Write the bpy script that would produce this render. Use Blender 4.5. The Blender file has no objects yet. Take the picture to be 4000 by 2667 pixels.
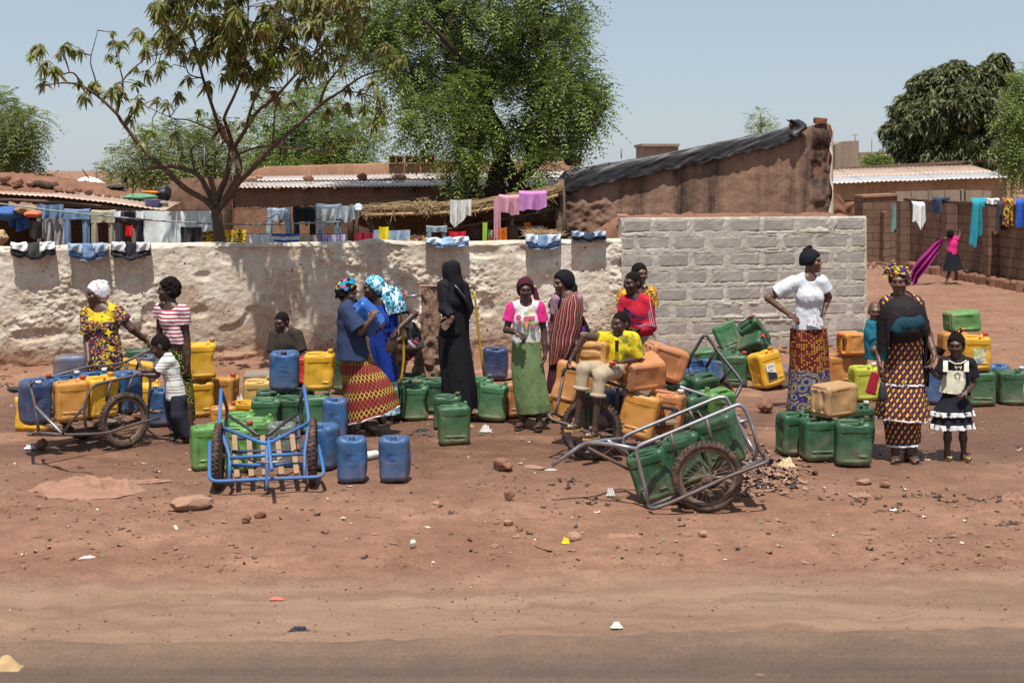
import bpy,math,random
import numpy as np
from mathutils import Vector,Matrix,Euler
random.seed(7)
np.random.seed(7)
sc = bpy.context.scene
COL = sc.collection
# ---------------------------------------------------------------- camera, sky, sun, exposure
F,HC,HY,CX = 5555.6,2.5,665.0,2000.0      # focal length in photo pixels, eye height, horizon row, centre column
cam_data = bpy.data.cameras.new('camera')
cam_data.lens = 50.0
cam_data.sensor_width = 36.0
cam_data.shift_y = -(1333.5 - HY) / 4000.0
cam_data.clip_end = 6000.0
cam_data.dof.use_dof = True
cam_data.dof.focus_distance = 14.5
cam_data.dof.aperture_fstop = 4.0
cam = bpy.data.objects.new('camera',cam_data)
cam.location = (0,0,HC)
cam.rotation_euler = (math.radians(90),0,0)
COL.objects.link(cam)
sc.camera = cam
SUN_DIR = Vector((-0.02,-0.38,1.0)).normalized()      # towards the sun, almost overhead
world = bpy.data.worlds.new('World')
sc.world = world
world.use_nodes = True
wn = world.node_tree.nodes
sky = wn.new('ShaderNodeTexSky')
sky.sky_type = 'NISHITA'
sky.sun_disc = False
sky.sun_elevation = math.asin(SUN_DIR.z)
sky.sun_rotation = math.atan2(SUN_DIR.x,SUN_DIR.y)
sky.altitude = 300
sky.air_density = 0.85
sky.dust_density = 0.55
sky.ozone_density = 2.2
wn['Background'].inputs['Strength'].default_value = 0.105
hazy = wn.new('ShaderNodeMix');hazy.data_type = 'RGBA'          # dry-season dust: the whole sky is veiled evenly
hazy.inputs[0].default_value = 0.72
hazy.inputs[7].default_value = (3.85,4.42,5.0,1)
world.node_tree.links.new(sky.outputs[0],hazy.inputs[6])
world.node_tree.links.new(hazy.outputs[2],wn['Background'].inputs['Color'])
sun_data = bpy.data.lights.new('sun','SUN')
sun_data.energy = 5.0
sun_data.angle = math.radians(0.55)
sun_data.color = (1.0,0.955,0.89)
sun = bpy.data.objects.new('sun',sun_data)
sun.rotation_euler = SUN_DIR.to_track_quat('Z','Y').to_euler()
sun.location = (0,0,30)
COL.objects.link(sun)
sc.view_settings.view_transform = 'Standard'
sc.view_settings.look = 'None'
sc.view_settings.exposure = 0.26
sc.view_settings.gamma = 1.0
sc.cycles.use_denoising = False
sc.cycles.max_bounces = 5
sc.cycles.diffuse_bounces = 3
sc.cycles.transparent_max_bounces = 8
# ---------------------------------------------------------------- photo pixel -> place
def pt(x,y,d):
 return Vector(((x - CX) * d / F,d,HC - (y - HY) * d / F))
def dep(y):
 return HC * F / (y - HY)
def gp(x,y):
 d = dep(y)
 return Vector(((x - CX) * d / F,d,0.0))
# ---------------------------------------------------------------- noise
_RT = np.random.RandomState(11).rand(64,64,64).astype(np.float32)
def vn3(x,y,z):
 x = np.asarray(x,np.float64);y = np.asarray(y,np.float64);z = np.asarray(z,np.float64)
 x,y,z = np.broadcast_arrays(x,y,z)
 xi,yi,zi = np.floor(x).astype(int),np.floor(y).astype(int),np.floor(z).astype(int)
 fx,fy,fz = x - xi,y - yi,z - zi
 fx,fy,fz = fx*fx*(3-2*fx),fy*fy*(3-2*fy),fz*fz*(3-2*fz)
 a,b,c = xi & 63,yi & 63,zi & 63
 a1,b1,c1 = (a+1) & 63,(b+1) & 63,(c+1) & 63
 def L(p,q,t): return p + (q - p) * t
 return L(L(L(_RT[a,b,c],_RT[a1,b,c],fx),L(_RT[a,b1,c],_RT[a1,b1,c],fx),fy),
    L(L(_RT[a,b,c1],_RT[a1,b,c1],fx),L(_RT[a,b1,c1],_RT[a1,b1,c1],fx),fy),fz)
def fbm(x,y,z=0.0,o=4,g=0.5):
 t = 0.0;a = 1.0;s = 0.0;f = 1.0
 for i in range(o):
  t = t + a * vn3(np.asarray(x)*f + 7.3*i,np.asarray(y)*f + 3.1*i,np.asarray(z)*f + 1.7*i)
  s += a;a *= g;f *= 2.03
 return t / s * 2 - 1          # about -1 .. 1
def sstep(a,b,x):
 t = np.clip((np.asarray(x) - a) / (b - a),0,1)
 return t*t*(3-2*t)
# ---------------------------------------------------------------- mesh helpers
def mk_mesh(name,verts,faces,uv=None,smooth=True):
 """faces: (m,k) int array, or list of tuples; uv: per vertex (n,2)"""
 me = bpy.data.meshes.new(name)
 v = np.asarray(verts,np.float32)
 if isinstance(faces,np.ndarray):
  m,k = faces.shape
  me.vertices.add(len(v));me.vertices.foreach_set('co',v.ravel())
  me.loops.add(m*k);me.loops.foreach_set('vertex_index',faces.astype(np.int32).ravel())
  me.polygons.add(m);me.polygons.foreach_set('loop_start',np.arange(0,m*k,k,dtype=np.int32))
  me.polygons.foreach_set('loop_total',np.full(m,k,np.int32))
  me.update(calc_edges=True)
 else:
  me.from_pydata([tuple(p) for p in v.tolist()],[],faces)
 if uv is not None:
  lay = me.uv_layers.new(name='UVMap')
  li = np.empty(len(me.loops),np.int32);me.loops.foreach_get('vertex_index',li)
  lay.data.foreach_set('uv',np.asarray(uv,np.float32)[li].ravel())
 if smooth:
  me.polygons.foreach_set('use_smooth',np.ones(len(me.polygons),bool))
 return me
class MB:
 def __init__(s): s.v = [];s.f = [];s.uv = []
 def add(s,vs,fs,uv=None):
  b = len(s.v)
  s.v += [tuple(p) for p in vs]
  s.f += [tuple(i + b for i in f) for f in fs]
  s.uv += list(uv) if uv is not None else [(p[0],p[2]) for p in vs]
  return s
 def box(s,c,size,rot=None,top=1.0):
  x,y,z = [q/2 for q in size]
  P = [Vector((sx*x*(top if sz > 0 else 1),sy*y*(top if sz > 0 else 1),sz*z)) for sz in (-1,1) for sx,sy in ((-1,-1),(1,-1),(1,1),(-1,1))]
  R = rot if isinstance(rot,Matrix) else (Euler(rot).to_matrix() if rot else Matrix.Identity(3))
  c = Vector(c)
  return s.add([c + R @ p for p in P],[(3,2,1,0),(4,5,6,7),(0,1,5,4),(1,2,6,5),(2,3,7,6),(3,0,4,7)])
 def tube(s,pts,r,n=8,cap=True,closed=False,flat=1.0):
  pts = [Vector(p) for p in pts]
  m = len(pts)
  rs = r if isinstance(r,(list,tuple)) else [r]*m
  up = None;rings = []
  L = 0
  for i,p in enumerate(pts):
   a = pts[i-1] if i > 0 else (pts[-1] if closed else p)
   b = pts[i+1] if i < m-1 else (pts[0] if closed else p)
   t = (b - a).normalized() if (b-a).length > 1e-9 else Vector((0,0,1))
   if up is None:
    up = t.orthogonal().normalized()
   up = (up - t*up.dot(t))
   up = up.normalized() if up.length > 1e-6 else t.orthogonal().normalized()
   w = t.cross(up)
   rings.append([p + (up*math.cos(2*math.pi*k/n) + w*math.sin(2*math.pi*k/n)*flat)*rs[i] for k in range(n)])
  vs = [q for rg in rings for q in rg]
  fs = []
  for i in range(m if closed else m-1):
   j = (i+1) % m
   for k in range(n):
    k1 = (k+1) % n
    fs.append((i*n+k,i*n+k1,j*n+k1,j*n+k))
  if cap and not closed:
   fs.append(tuple(range(n-1,-1,-1)));fs.append(tuple((m-1)*n + k for k in range(n)))
  return s.add(vs,fs)
 def grid(s,fn,nu,nv,closed_u=False):
  vs = [];uv = []
  for j in range(nv+1):
   for i in range(nu + (0 if closed_u else 1)):
    r = fn(i/nu,j/nv)
    vs.append(r[0] if isinstance(r,tuple) and len(r) == 2 else r)
    uv.append(r[1] if isinstance(r,tuple) and len(r) == 2 else (i/nu,j/nv))
  w = nu if closed_u else nu+1
  fs = [(j*w+i,j*w+(i+1) % w,(j+1)*w+(i+1) % w,(j+1)*w+i) for j in range(nv) for i in range(nu)]
  return s.add(vs,fs,uv)
 def mesh(s,name,off=(0,0,0),smooth=True):
  v = np.asarray(s.v,np.float64) - np.asarray(off)
  return mk_mesh(name,v,s.f,s.uv,smooth)
ORG = {}
def link(name,me,mat,parent=None,origin=None,smooth=None):
 o = bpy.data.objects.new(name,me)
 COL.objects.link(o)
 if mat is not None and me is not None and not me.materials:
  me.materials.append(mat)
 if parent is not None:
  o.parent = parent
  ORG[o.name] = ORG[parent.name]
 else:
  o.location = origin if origin is not None else (0,0,0)
  ORG[o.name] = Vector(o.location)
 return o
def part(name,mb,mat,parent,smooth=True):
 """mb holds world coordinates; the mesh becomes local to the thing"""
 return link(name,mb.mesh(name,ORG[parent.name],smooth),mat,parent)
def npart(name,verts,faces,mat,parent,uv=None,smooth=True):
 return link(name,mk_mesh(name,np.asarray(verts) - np.asarray(ORG[parent.name]),faces,uv,smooth),mat,parent)
def tag(o,label=None,cat=None,group=None,kind=None):
 if label: o['label'] = label
 if cat: o['category'] = cat
 if group: o['group'] = group
 if kind: o['kind'] = kind
 return o
def thing(name,base,label,cat,group=None):
 o = bpy.data.objects.new(name,None)
 COL.objects.link(o)
 o.location = base
 o.empty_display_size = 0.1
 ORG[o.name] = Vector(base)
 return tag(o,label,cat,group)
def single(name,mb,mat,base,label,cat,group=None,smooth=True):
 o = link(name,mb.mesh(name,base,smooth),mat,None,base)
 return tag(o,label,cat,group)
def struct(name,mb,mat,smooth=True):
 o = link(name,mb.mesh(name,(0,0,0),smooth),mat)
 return tag(o,kind='structure')
# ---------------------------------------------------------------- distance-field modelling (bodies, clothes, jerrycans)
class Fld:
 def __init__(s,h=0.007): s.h = h;s.P = [];s.post = []
 def _add(s,fn,lo,hi,k,sub): s.P.append((fn,np.asarray(lo,float),np.asarray(hi,float),k,sub));return s
 def cone(s,a,b,ra,rb,k=0.02,sub=False,flat=None,clip=None):
  a = np.asarray(a,float);b = np.asarray(b,float)
  R = max(ra,rb)
  ab = b - a
  def fn(X,Y,Z):
   px,py,pz = X - a[0],Y - a[1],Z - a[2]
   abx = ab
   if flat is not None:
    ax,q = flat
    t = px*ax[0] + py*ax[1] + pz*ax[2]
    e = (1.0/q - 1.0)
    px,py,pz = px + ax[0]*t*e,py + ax[1]*t*e,pz + ax[2]*t*e
    t2 = ab @ np.asarray(ax)
    abx = ab + np.asarray(ax)*t2*e
   t = np.clip((px*abx[0] + py*abx[1] + pz*abx[2]) / max(abx @ abx,1e-9),0,1)
   d = np.sqrt((px - t*abx[0])**2 + (py - t*abx[1])**2 + (pz - t*abx[2])**2) - (ra + t*(rb - ra))
   if flat is not None: d = d * (0.5 + 0.5*min(1.0,flat[1]))
   if clip is not None:
    for cp,cn in clip:
     d = np.maximum(d,(X-cp[0])*cn[0] + (Y-cp[1])*cn[1] + (Z-cp[2])*cn[2])
   return d
  return s._add(fn,np.minimum(a,b) - R,np.maximum(a,b) + R,k,sub)
 def ell(s,c,r,ax=None,k=0.02,sub=False):
  c = np.asarray(c,float);r = np.asarray(r,float)
  A = np.eye(3) if ax is None else np.asarray(ax,float)     # rows: the three axes
  R = np.abs(A.T @ np.diag(r)).sum(1)
  def fn(X,Y,Z):
   px,py,pz = X - c[0],Y - c[1],Z - c[2]
   u = [(px*A[i,0] + py*A[i,1] + pz*A[i,2]) for i in range(3)]
   k0 = np.sqrt((u[0]/r[0])**2 + (u[1]/r[1])**2 + (u[2]/r[2])**2)
   k1 = np.sqrt((u[0]/r[0]**2)**2 + (u[1]/r[1]**2)**2 + (u[2]/r[2]**2)**2)
   return np.where(k0 < 1e-6,-r.min(),k0*(k0-1)/np.maximum(k1,1e-6))
  return s._add(fn,c - R,c + R,k,sub)
 def rbox(s,c,half,rad,ax=None,k=0.01,sub=False):
  c = np.asarray(c,float);hf = np.asarray(half,float)
  A = np.eye(3) if ax is None else np.asarray(ax,float)
  R = np.abs(A.T @ np.diag(hf)).sum(1)
  def fn(X,Y,Z):
   px,py,pz = X - c[0],Y - c[1],Z - c[2]
   q = [np.abs(px*A[i,0] + py*A[i,1] + pz*A[i,2]) - (hf[i] - rad) for i in range(3)]
   o = np.sqrt(np.maximum(q[0],0)**2 + np.maximum(q[1],0)**2 + np.maximum(q[2],0)**2)
   return o + np.minimum(np.maximum(q[0],np.maximum(q[1],q[2])),0) - rad
  return s._add(fn,c - R,c + R,k,sub)
 def mesh(s):
  h = s.h
  lo = np.min([p[1] for p in s.P if not p[4]],axis=0) - 4*h
  hi = np.max([p[2] for p in s.P if not p[4]],axis=0) + 4*h
  n = np.ceil((hi - lo)/h).astype(int) + 1
  D = np.full(n,0.2,np.float32)
  ax = [lo[i] + np.arange(n[i])*h for i in range(3)]
  for fn,l,u,k,sub in s.P:
   pad = k + 4*h
   i0 = np.clip(np.floor((l - pad - lo)/h).astype(int),0,n-1);i1 = np.clip(np.ceil((u + pad - lo)/h).astype(int)+1,1,n)
   if np.any(i1 <= i0): continue
   sl = tuple(slice(i0[i],i1[i]) for i in range(3))
   X = ax[0][sl[0]][:,None,None];Y = ax[1][sl[1]][None,:,None];Z = ax[2][sl[2]][None,None,:]
   d = fn(X,Y,Z);A = D[sl]
   if sub:
    d = -d;hh = np.maximum(k - np.abs(A - d),0)/max(k,1e-6)
    D[sl] = np.maximum(A,d) + hh*hh*k*0.25
   else:
    hh = np.maximum(k - np.abs(A - d),0)/max(k,1e-6)
    D[sl] = np.minimum(A,d) - hh*hh*k*0.25
  X = ax[0][:,None,None];Y = ax[1][None,:,None];Z = ax[2][None,None,:]
  for p in s.post: D = p(D,X,Y,Z)
  return snet(np.asarray(D,np.float32),lo,h)
def snet(D,org,h):
 S = D < 0
 c = np.zeros(tuple(q-1 for q in D.shape),np.int8)
 for dx in (0,1):
  for dy in (0,1):
   for dz in (0,1):
    c += S[dx:D.shape[0]-1+dx,dy:D.shape[1]-1+dy,dz:D.shape[2]-1+dz]
 act = (c > 0) & (c < 8)
 ai = np.argwhere(act)
 idx = np.full(c.shape,-1,np.int64);idx[act] = np.arange(len(ai))
 pos = np.zeros((len(ai),3));cnt = np.zeros(len(ai))
 cor = [(x,y,z) for x in (0,1) for y in (0,1) for z in (0,1)]
 for p in cor:
  for a in range(3):
   if p[a]: continue
   q = list(p);q[a] = 1
   d0 = D[ai[:,0]+p[0],ai[:,1]+p[1],ai[:,2]+p[2]];d1 = D[ai[:,0]+q[0],ai[:,1]+q[1],ai[:,2]+q[2]]
   m = (d0 < 0) != (d1 < 0)
   t = np.where(m,d0/np.where(m,d0-d1,1),0)
   w = np.tile(np.asarray(p,float),(len(ai),1));w[:,a] += t
   pos += w*m[:,None];cnt += m
 V = (ai + pos/np.maximum(cnt,1)[:,None])*h + org
 quads = []
 for a in range(3):
  b,d = [(1,2),(2,0),(0,1)][a]
  sl0 = [slice(None)]*3;sl1 = [slice(None)]*3
  sl0[a] = slice(0,-1);sl1[a] = slice(1,None)
  s0 = S[tuple(sl0)];s1 = S[tuple(sl1)]
  e = np.argwhere(s0 != s1)
  e = e[(e[:,b] > 0) & (e[:,d] > 0) & (e[:,b] < D.shape[b]-1) & (e[:,d] < D.shape[d]-1)]
  if not len(e): continue
  def g(ob,od):
   k = e.copy();k[:,b] += ob;k[:,d] += od
   return idx[k[:,0],k[:,1],k[:,2]]
  q = np.stack([g(-1,-1),g(0,-1),g(0,0),g(-1,0)],1)
  fl = ~s0[e[:,0],e[:,1],e[:,2]]
  q[fl] = q[fl][:,::-1]
  quads.append(q)
 Q = np.concatenate(quads)
 Q = Q[(Q >= 0).all(1)]
 return V,Q
# ---------------------------------------------------------------- materials
MATS = {}
class NT:
 """small node-graph writer"""
 def __init__(s,name):
  s.m = bpy.data.materials.new(name);s.m.use_nodes = True
  s.t = s.m.node_tree;s.b = s.t.nodes['Principled BSDF'];s.out = s.t.nodes['Material Output']
  MATS[name] = s.m
 def n(s,ty,**kw):
  o = s.t.nodes.new('ShaderNode' + ty)
  for k,v in kw.items(): setattr(o,k,v)
  return o
 def to(s,a,sock):
  if isinstance(a,bpy.types.NodeSocket): s.t.links.new(a,sock)
  elif isinstance(a,(tuple,list)) and len(a) == 3 and sock.type == 'RGBA': sock.default_value = (*a,1)
  else: sock.default_value = a
 def co(s,kind='Object',scale=None,rnd=False):
  o = s.n('TexCoord').outputs[kind]
  if rnd:
   r = s.n('ObjectInfo').outputs['Random']
   c = s.n('CombineXYZ');k = s.math('MULTIPLY',r,37.0)
   for i in range(3): s.to(k,c.inputs[i])
   v = s.n('VectorMath',operation='ADD');s.to(o,v.inputs[0]);s.to(c.outputs[0],v.inputs[1]);o = v.outputs[0]
  if scale is not None:
   mp = s.n('Mapping');s.to(o,mp.inputs[0]);mp.inputs['Scale'].default_value = scale if not isinstance(scale,(int,float)) else (scale,)*3
   o = mp.outputs[0]
  return o
 def noise(s,vec,scale,detail=4,rough=0.55,dist=0.0,out=0):
  o = s.n('TexNoise');s.to(vec,o.inputs['Vector']);o.inputs['Scale'].default_value = scale
  o.inputs['Detail'].default_value = detail;o.inputs['Roughness'].default_value = rough;o.inputs['Distortion'].default_value = dist
  return o.outputs[out]
 def voro(s,vec,scale,feature='F1',out=0,rnd=1.0):
  o = s.n('TexVoronoi',feature=feature);s.to(vec,o.inputs['Vector']);o.inputs['Scale'].default_value = scale
  o.inputs['Randomness'].default_value = rnd
  return o.outputs[out]
 def math(s,op,a,b=None,clamp=False):
  o = s.n('Math',operation=op,use_clamp=clamp);s.to(a,o.inputs[0])
  if b is not None: s.to(b,o.inputs[1])
  return o.outputs[0]
 def ramp(s,fac,stops,interp='LINEAR'):
  o = s.n('ValToRGB');s.to(fac,o.inputs[0]);o.color_ramp.interpolation = interp
  el = o.color_ramp.elements
  while len(el) < len(stops): el.new(0.5)
  for e,(p,c) in zip(el,stops):
   e.position = p
   e.color = (*c,1) if isinstance(c,(tuple,list)) else (c,c,c,1)
  return o.outputs[0]
 def mix(s,fac,a,b,mode='MIX'):
  o = s.n('Mix',data_type='RGBA',blend_type=mode)
  s.to(fac,o.inputs[0]);s.to(a,o.inputs[6]);s.to(b,o.inputs[7])
  return o.outputs[2]
 def sep(s,vec):
  o = s.n('SeparateXYZ');s.to(vec,o.inputs[0]);return o.outputs
 def comb(s,x,y,z):
  o = s.n('CombineXYZ')
  for i,q in enumerate((x,y,z)): s.to(q,o.inputs[i])
  return o.outputs[0]
 def bump(s,h,strength=0.4,dist=0.01,prev=None):
  o = s.n('Bump');o.inputs['Strength'].default_value = strength;o.inputs['Distance'].default_value = dist
  s.to(h,o.inputs['Height'])
  if prev is not None: s.to(prev,o.inputs['Normal'])
  return o.outputs[0]
 def fin(s,col,rough=0.8,normal=None,spec=0.3,metal=0.0,trans=None):
  s.to(col,s.b.inputs['Base Color']);s.to(rough,s.b.inputs['Roughness'])
  s.b.inputs['Specular IOR Level'].default_value = spec
  s.to(metal,s.b.inputs['Metallic'])
  if normal is not None: s.to(normal,s.b.inputs['Normal'])
  if trans:
   tr = s.n('BsdfTranslucent');s.to(col,tr.inputs[0])
   mx = s.n('MixShader');mx.inputs[0].default_value = trans
   s.t.links.new(s.b.outputs[0],mx.inputs[1]);s.t.links.new(tr.outputs[0],mx.inputs[2])
   s.t.links.new(mx.outputs[0],s.out.inputs[0])
  return s.m
def dk(c,f): return tuple(min(1.0,q*f) for q in c)
DUST = (0.27,0.135,0.083)
def mplain(name,col,rough=0.8,var=0.25,vs=6.0,bump=0.3,bs=70.0,bd=0.004,spec=0.3,metal=0.0,rnd=True,dust=0.0,trans=None):
 if name in MATS: return MATS[name]
 t = NT(name);c = t.co('Object',rnd=rnd)
 nz = t.noise(c,vs,5,0.6)
 col2 = t.mix(nz,dk(col,1-var),dk(col,1+var))
 if dust:
  m = t.ramp(t.noise(c,vs*1.7,6,0.7),[(0.45,0.0),(0.75,1.0)])
  col2 = t.mix(t.math('MULTIPLY',m,dust),col2,DUST)
 nb = t.bump(t.noise(c,bs,4,0.6),bump,bd) if bump else None
 return t.fin(col2,rough,nb,spec,metal,trans)
def mcloth(name,col,var=0.3,rough=0.9,trans=None):
 """plain woven cloth with soft creases"""
 if name in MATS: return MATS[name]
 t = NT(name);c = t.co('Object',rnd=True)
 nz = t.noise(c,9,4,0.6)
 col2 = t.mix(nz,dk(col,1-var),dk(col,1+var))
 cr = t.noise(t.co('Object',(1,1,0.35),rnd=True),16,3,0.5,0.6)
 nb = t.bump(cr,0.7,0.02)
 nb = t.bump(t.noise(c,350,2),0.15,0.002,nb)
 return t.fin(col2,rough,nb,0.2,0.0,trans)
# ================================================================ SETTING
# ---------------------------------------------------------------- ground
def road_edge(X): return 7.62 + 0.045*X            # depth of the asphalt edge
def ground_mat():
 t = NT('red_earth');c = t.co('Object')
 big = t.noise(c,0.9,5,0.6);mid = t.noise(c,5.0,6,0.65);fine = t.noise(c,42,5,0.7)
 col = t.mix(t.ramp(big,[(0.35,0.0),(0.65,1.0)]),(0.272,0.138,0.084),(0.385,0.212,0.136))
 col = t.mix(t.ramp(mid,[(0.3,0.6),(0.62,0.0)]),col,(0.150,0.074,0.047))
 col = t.mix(t.ramp(fine,[(0.35,0.45),(0.6,0.0)]),col,(0.13,0.065,0.043))
 x,y,z = t.sep(c)[:3]
 st = t.noise(t.co('Object',(0.35,3.2,1.0)),1.6,6,0.6)
 wob = t.noise(c,0.55,3,0.5)
 yy = t.math('ADD',t.math('SUBTRACT',y,t.math('MULTIPLY',x,0.045)),t.math('MULTIPLY',wob,0.5))
 sh = t.ramp(t.math('DIVIDE',t.math('SUBTRACT',yy,7.0),4.0),[(0.0,1.0),(0.40,1.0),(0.56,0.0),(1.0,0.0)])
 shc = t.mix(t.ramp(st,[(0.36,0.0),(0.62,1.0)]),(0.215,0.130,0.086),(0.320,0.205,0.140))
 shc = t.mix(t.ramp(fine,[(0.28,0.55),(0.42,0.0)]),shc,(0.12,0.07,0.05))
 col = t.mix(t.math('MULTIPLY',sh,0.85),col,shc)
 wn_ = t.noise(t.co('Object',(0.5,1.0,1.0)),1.1,6,0.62,0.5)
 reg = t.ramp(t.math('DIVIDE',t.math('SUBTRACT',y,10.6),6.0),[(0.0,0.0),(0.18,0.45),(0.38,1.0),(0.75,0.8),(1.0,0.0)])
 wet = t.math('MULTIPLY',t.ramp(wn_,[(0.36,0.0),(0.47,1.0)]),reg)
 col = t.mix(t.math('MULTIPLY',wet,0.70),col,(0.095,0.045,0.030))
 vc = t.voro(t.co('Object',(1.0,0.55,1.0)),26,out=0)
 fl = t.math('MULTIPLY',t.ramp(vc,[(0.05,1.0),(0.10,0.0)]),t.ramp(mid,[(0.5,0.0),(0.58,1.0)]))
 col = t.mix(t.math('MULTIPLY',fl,0.6),col,(0.42,0.30,0.21))
 rough = t.ramp(wet,[(0.0,0.92),(0.8,0.55)])
 h = t.math('ADD',t.math('MULTIPLY',mid,0.6),t.math('MULTIPLY',fine,0.4))
 nb = t.bump(h,0.8,0.05)
 nb = t.bump(t.noise(c,160,3,0.6),0.5,0.006,nb)
 return t.fin(col,rough,nb,0.25)
def ground_height(X,Y):
 X = np.asarray(X,float);Y = np.asarray(Y,float)
 h = 0.013*fbm(X*1.3,Y*1.6,0.3,3) + 0.014*fbm(X*6,Y*7,2.2,3) - 0.012*np.maximum(fbm(X*3.3 + 9,Y*4.1,7.2,2) - .15,0)*3 + .003
 near = sstep(10.6,9.2,Y)
 h = h*(1 + 0.8*near) + 0.012*near*fbm(X*0.5,Y*5.0,5.5,3)
 wy = 17.47 + 0.2156*(X + 5.975)
 bank = np.exp(-np.maximum(wy - Y,0)/0.16)*np.where(Y < wy + 0.4,1,0)*np.where(X < 5.0,1,0)
 h = h + bank*(0.10 + 0.07*fbm(X*2.2,Y*2.2,9.1,3))
 fade = sstep(60,40,Y)*sstep(14,12,np.abs(X) - 0.2*Y)
 return h*fade - 0.004
uu = np.concatenate([[-60,-12,-3],np.linspace(-1.25,1.25,300),[3,12,60]])
dd = np.concatenate([[-40,-8,2.0],1.0/np.linspace(1/6.0,1/46.0,330),[60,90,160,400,1200,4000]])
U,Dp = np.meshgrid(uu,dd)
GX = U*(0.40*np.maximum(Dp,6) + 1.2);GY = Dp
GZ = ground_height(GX,GY)
nvx = len(uu)
ii,jj = np.meshgrid(np.arange(nvx-1),np.arange(len(dd)-1))
b0 = (jj*nvx + ii).ravel()
gq = np.stack([b0,b0+1,b0+nvx+1,b0+nvx],1)
g_o = link('ground',mk_mesh('ground',np.stack([GX.ravel(),GY.ravel(),GZ.ravel()],1),gq),ground_mat())
tag(g_o,kind='structure')
def asphalt_mat():
 t = NT('dusty_asphalt');c = t.co('Object')
 st = t.noise(t.co('Object',(0.12,2.4,1.0)),1.8,5,0.6);g = t.noise(c,60,4,0.7);b = t.noise(c,3.0,5,0.6)
 col = t.mix(t.ramp(st,[(0.35,0.0),(0.68,1.0)]),(0.068,0.047,0.036),(0.128,0.083,0.058))
 y = t.sep(c)[1];x = t.sep(c)[0]
 e = t.math('SUBTRACT',t.math('ADD',7.62,t.math('MULTIPLY',x,0.045)),y)
 dustm = t.math('MULTIPLY',t.ramp(e,[(0.0,1.0),(0.16,0.85),(0.5,0.30),(1.0,0.12)]),t.ramp(b,[(0.3,0.4),(0.65,1.0)]))
 col = t.mix(t.math('MULTIPLY',dustm,0.9),col,(0.235,0.145,0.096))
 col = t.mix(t.ramp(g,[(0.35,0.4),(0.55,0.0)]),col,(0.035,0.028,0.026))
 col = t.mix(t.ramp(g,[(0.62,0.0),(0.75,0.35)]),col,(0.20,0.14,0.11))
 return t.fin(col,0.85,t.bump(g,0.5,0.006),0.3)
mb = MB()
xs = np.linspace(-9,9,361)
edge = road_edge(xs) + 0.09*fbm(xs*1.6,xs*0,4.0,4) + 0.045*fbm(xs*9,xs*0,8.0,4)
rows = [np.full_like(xs,-30.0),np.full_like(xs,3.0),np.full_like(xs,5.5),np.full_like(xs,6.6),edge - 0.10,edge - 0.03,edge,edge + 0.02]
hz = [0.024,0.024,0.024,0.024,0.024,0.02,0.004,-0.05]
vs = []
for r_,z_ in zip(rows,hz):
 vs += [(x,y,z_) for x,y in zip(xs,r_)]
n_ = len(xs)
fs = [(j*n_+i,j*n_+i+1,(j+1)*n_+i+1,(j+1)*n_+i) for j in range(len(rows)-1) for i in range(n_-1)]
mb.add(vs,fs)
struct('road',mb,asphalt_mat())
# ---------------------------------------------------------------- the rough plastered wall along the yard
WD = Vector((0.97754,0.21076,0));WN = Vector((0.21076,-0.97754,0))
def wallpt(x,z=0.0,off=0.0):
 """a point on the yard wall's face under photo column x"""
 t = (x - CX)/F
 Y = 18.758/(1 - 0.2156*t)
 return Vector((Y*t,Y,z)) + WN*off
W0 = wallpt(100)
def wallu(x): return (wallpt(x) - W0).dot(WD)
def plaster_mat():
 t = NT('crumbling_plaster');c = t.co('Object')
 z = t.sep(c)[2]
 a = t.noise(c,1.6,6,0.62,0.3);b = t.noise(c,7,6,0.68);f = t.noise(c,45,5,0.7)
 col = t.mix(t.ramp(a,[(0.35,0.0),(0.62,1.0)]),(0.50,0.430,0.340),(0.69,0.635,0.535))
 col = t.mix(t.ramp(b,[(0.30,0.75),(0.52,0.0)]),col,(0.40,0.275,0.175))
 lowm = t.math('SUBTRACT',1.15,z)
 w = t.math('ADD',t.math('MULTIPLY',lowm,0.32),t.math('MULTIPLY',t.math('SUBTRACT',t.noise(c,1.1,5,0.65),0.5),1.3))
 col = t.mix(t.ramp(w,[(0.16,0.0),(0.24,0.62)]),col,(0.36,0.245,0.16))
 r = t.math('ADD',t.math('SUBTRACT',0.30,z),t.math('MULTIPLY',t.math('SUBTRACT',b,0.5),0.5))
 col = t.mix(t.ramp(r,[(0.0,0.0),(0.12,0.85)]),col,(0.36,0.19,0.12))
 ho = t.math('MULTIPLY',t.ramp(t.voro(t.co('Object',(1,1,0.7)),8.5),[(0.07,1.0),(0.13,0.0)]),t.ramp(a,[(0.45,0.0),(0.5,1.0)]))
 col = t.mix(t.math('MULTIPLY',ho,0.85),col,(0.10,0.035,0.022))
 pit = t.math('MULTIPLY',t.ramp(t.voro(c,26),[(0.10,1.0),(0.2,0.0)]),t.ramp(w,[(0.12,0.25),(0.22,1.0)]))
 col = t.mix(t.math('MULTIPLY',pit,0.75),col,(0.12,0.055,0.035))
 dr = t.noise(t.co('Object',(3.2,3.2,0.22)),1.0,5,0.6,0.3)
 col = t.mix(t.ramp(dr,[(0.53,0.0),(0.68,0.55)]),col,(0.27,0.20,0.145))
 col = t.mix(t.ramp(t.noise(c,0.8,4,0.6),[(0.5,0.0),(0.62,0.4)]),col,(0.44,0.37,0.29))
 h = t.math('ADD',t.math('MULTIPLY',b,0.5),t.math('MULTIPLY',f,0.35))
 h = t.math('SUBTRACT',h,t.math('MULTIPLY',t.math('ADD',ho,pit),0.5))
 nb = t.bump(h,0.8,0.03)
 return t.fin(col,0.95,nb,0.15)
wroot = thing('plastered_wall',W0,'low yard wall covered in rough crumbling cream plaster, behind the people','wall')
u0,u1 = wallu(-900),wallu(2428)
nu,nf = 900,150
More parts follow.
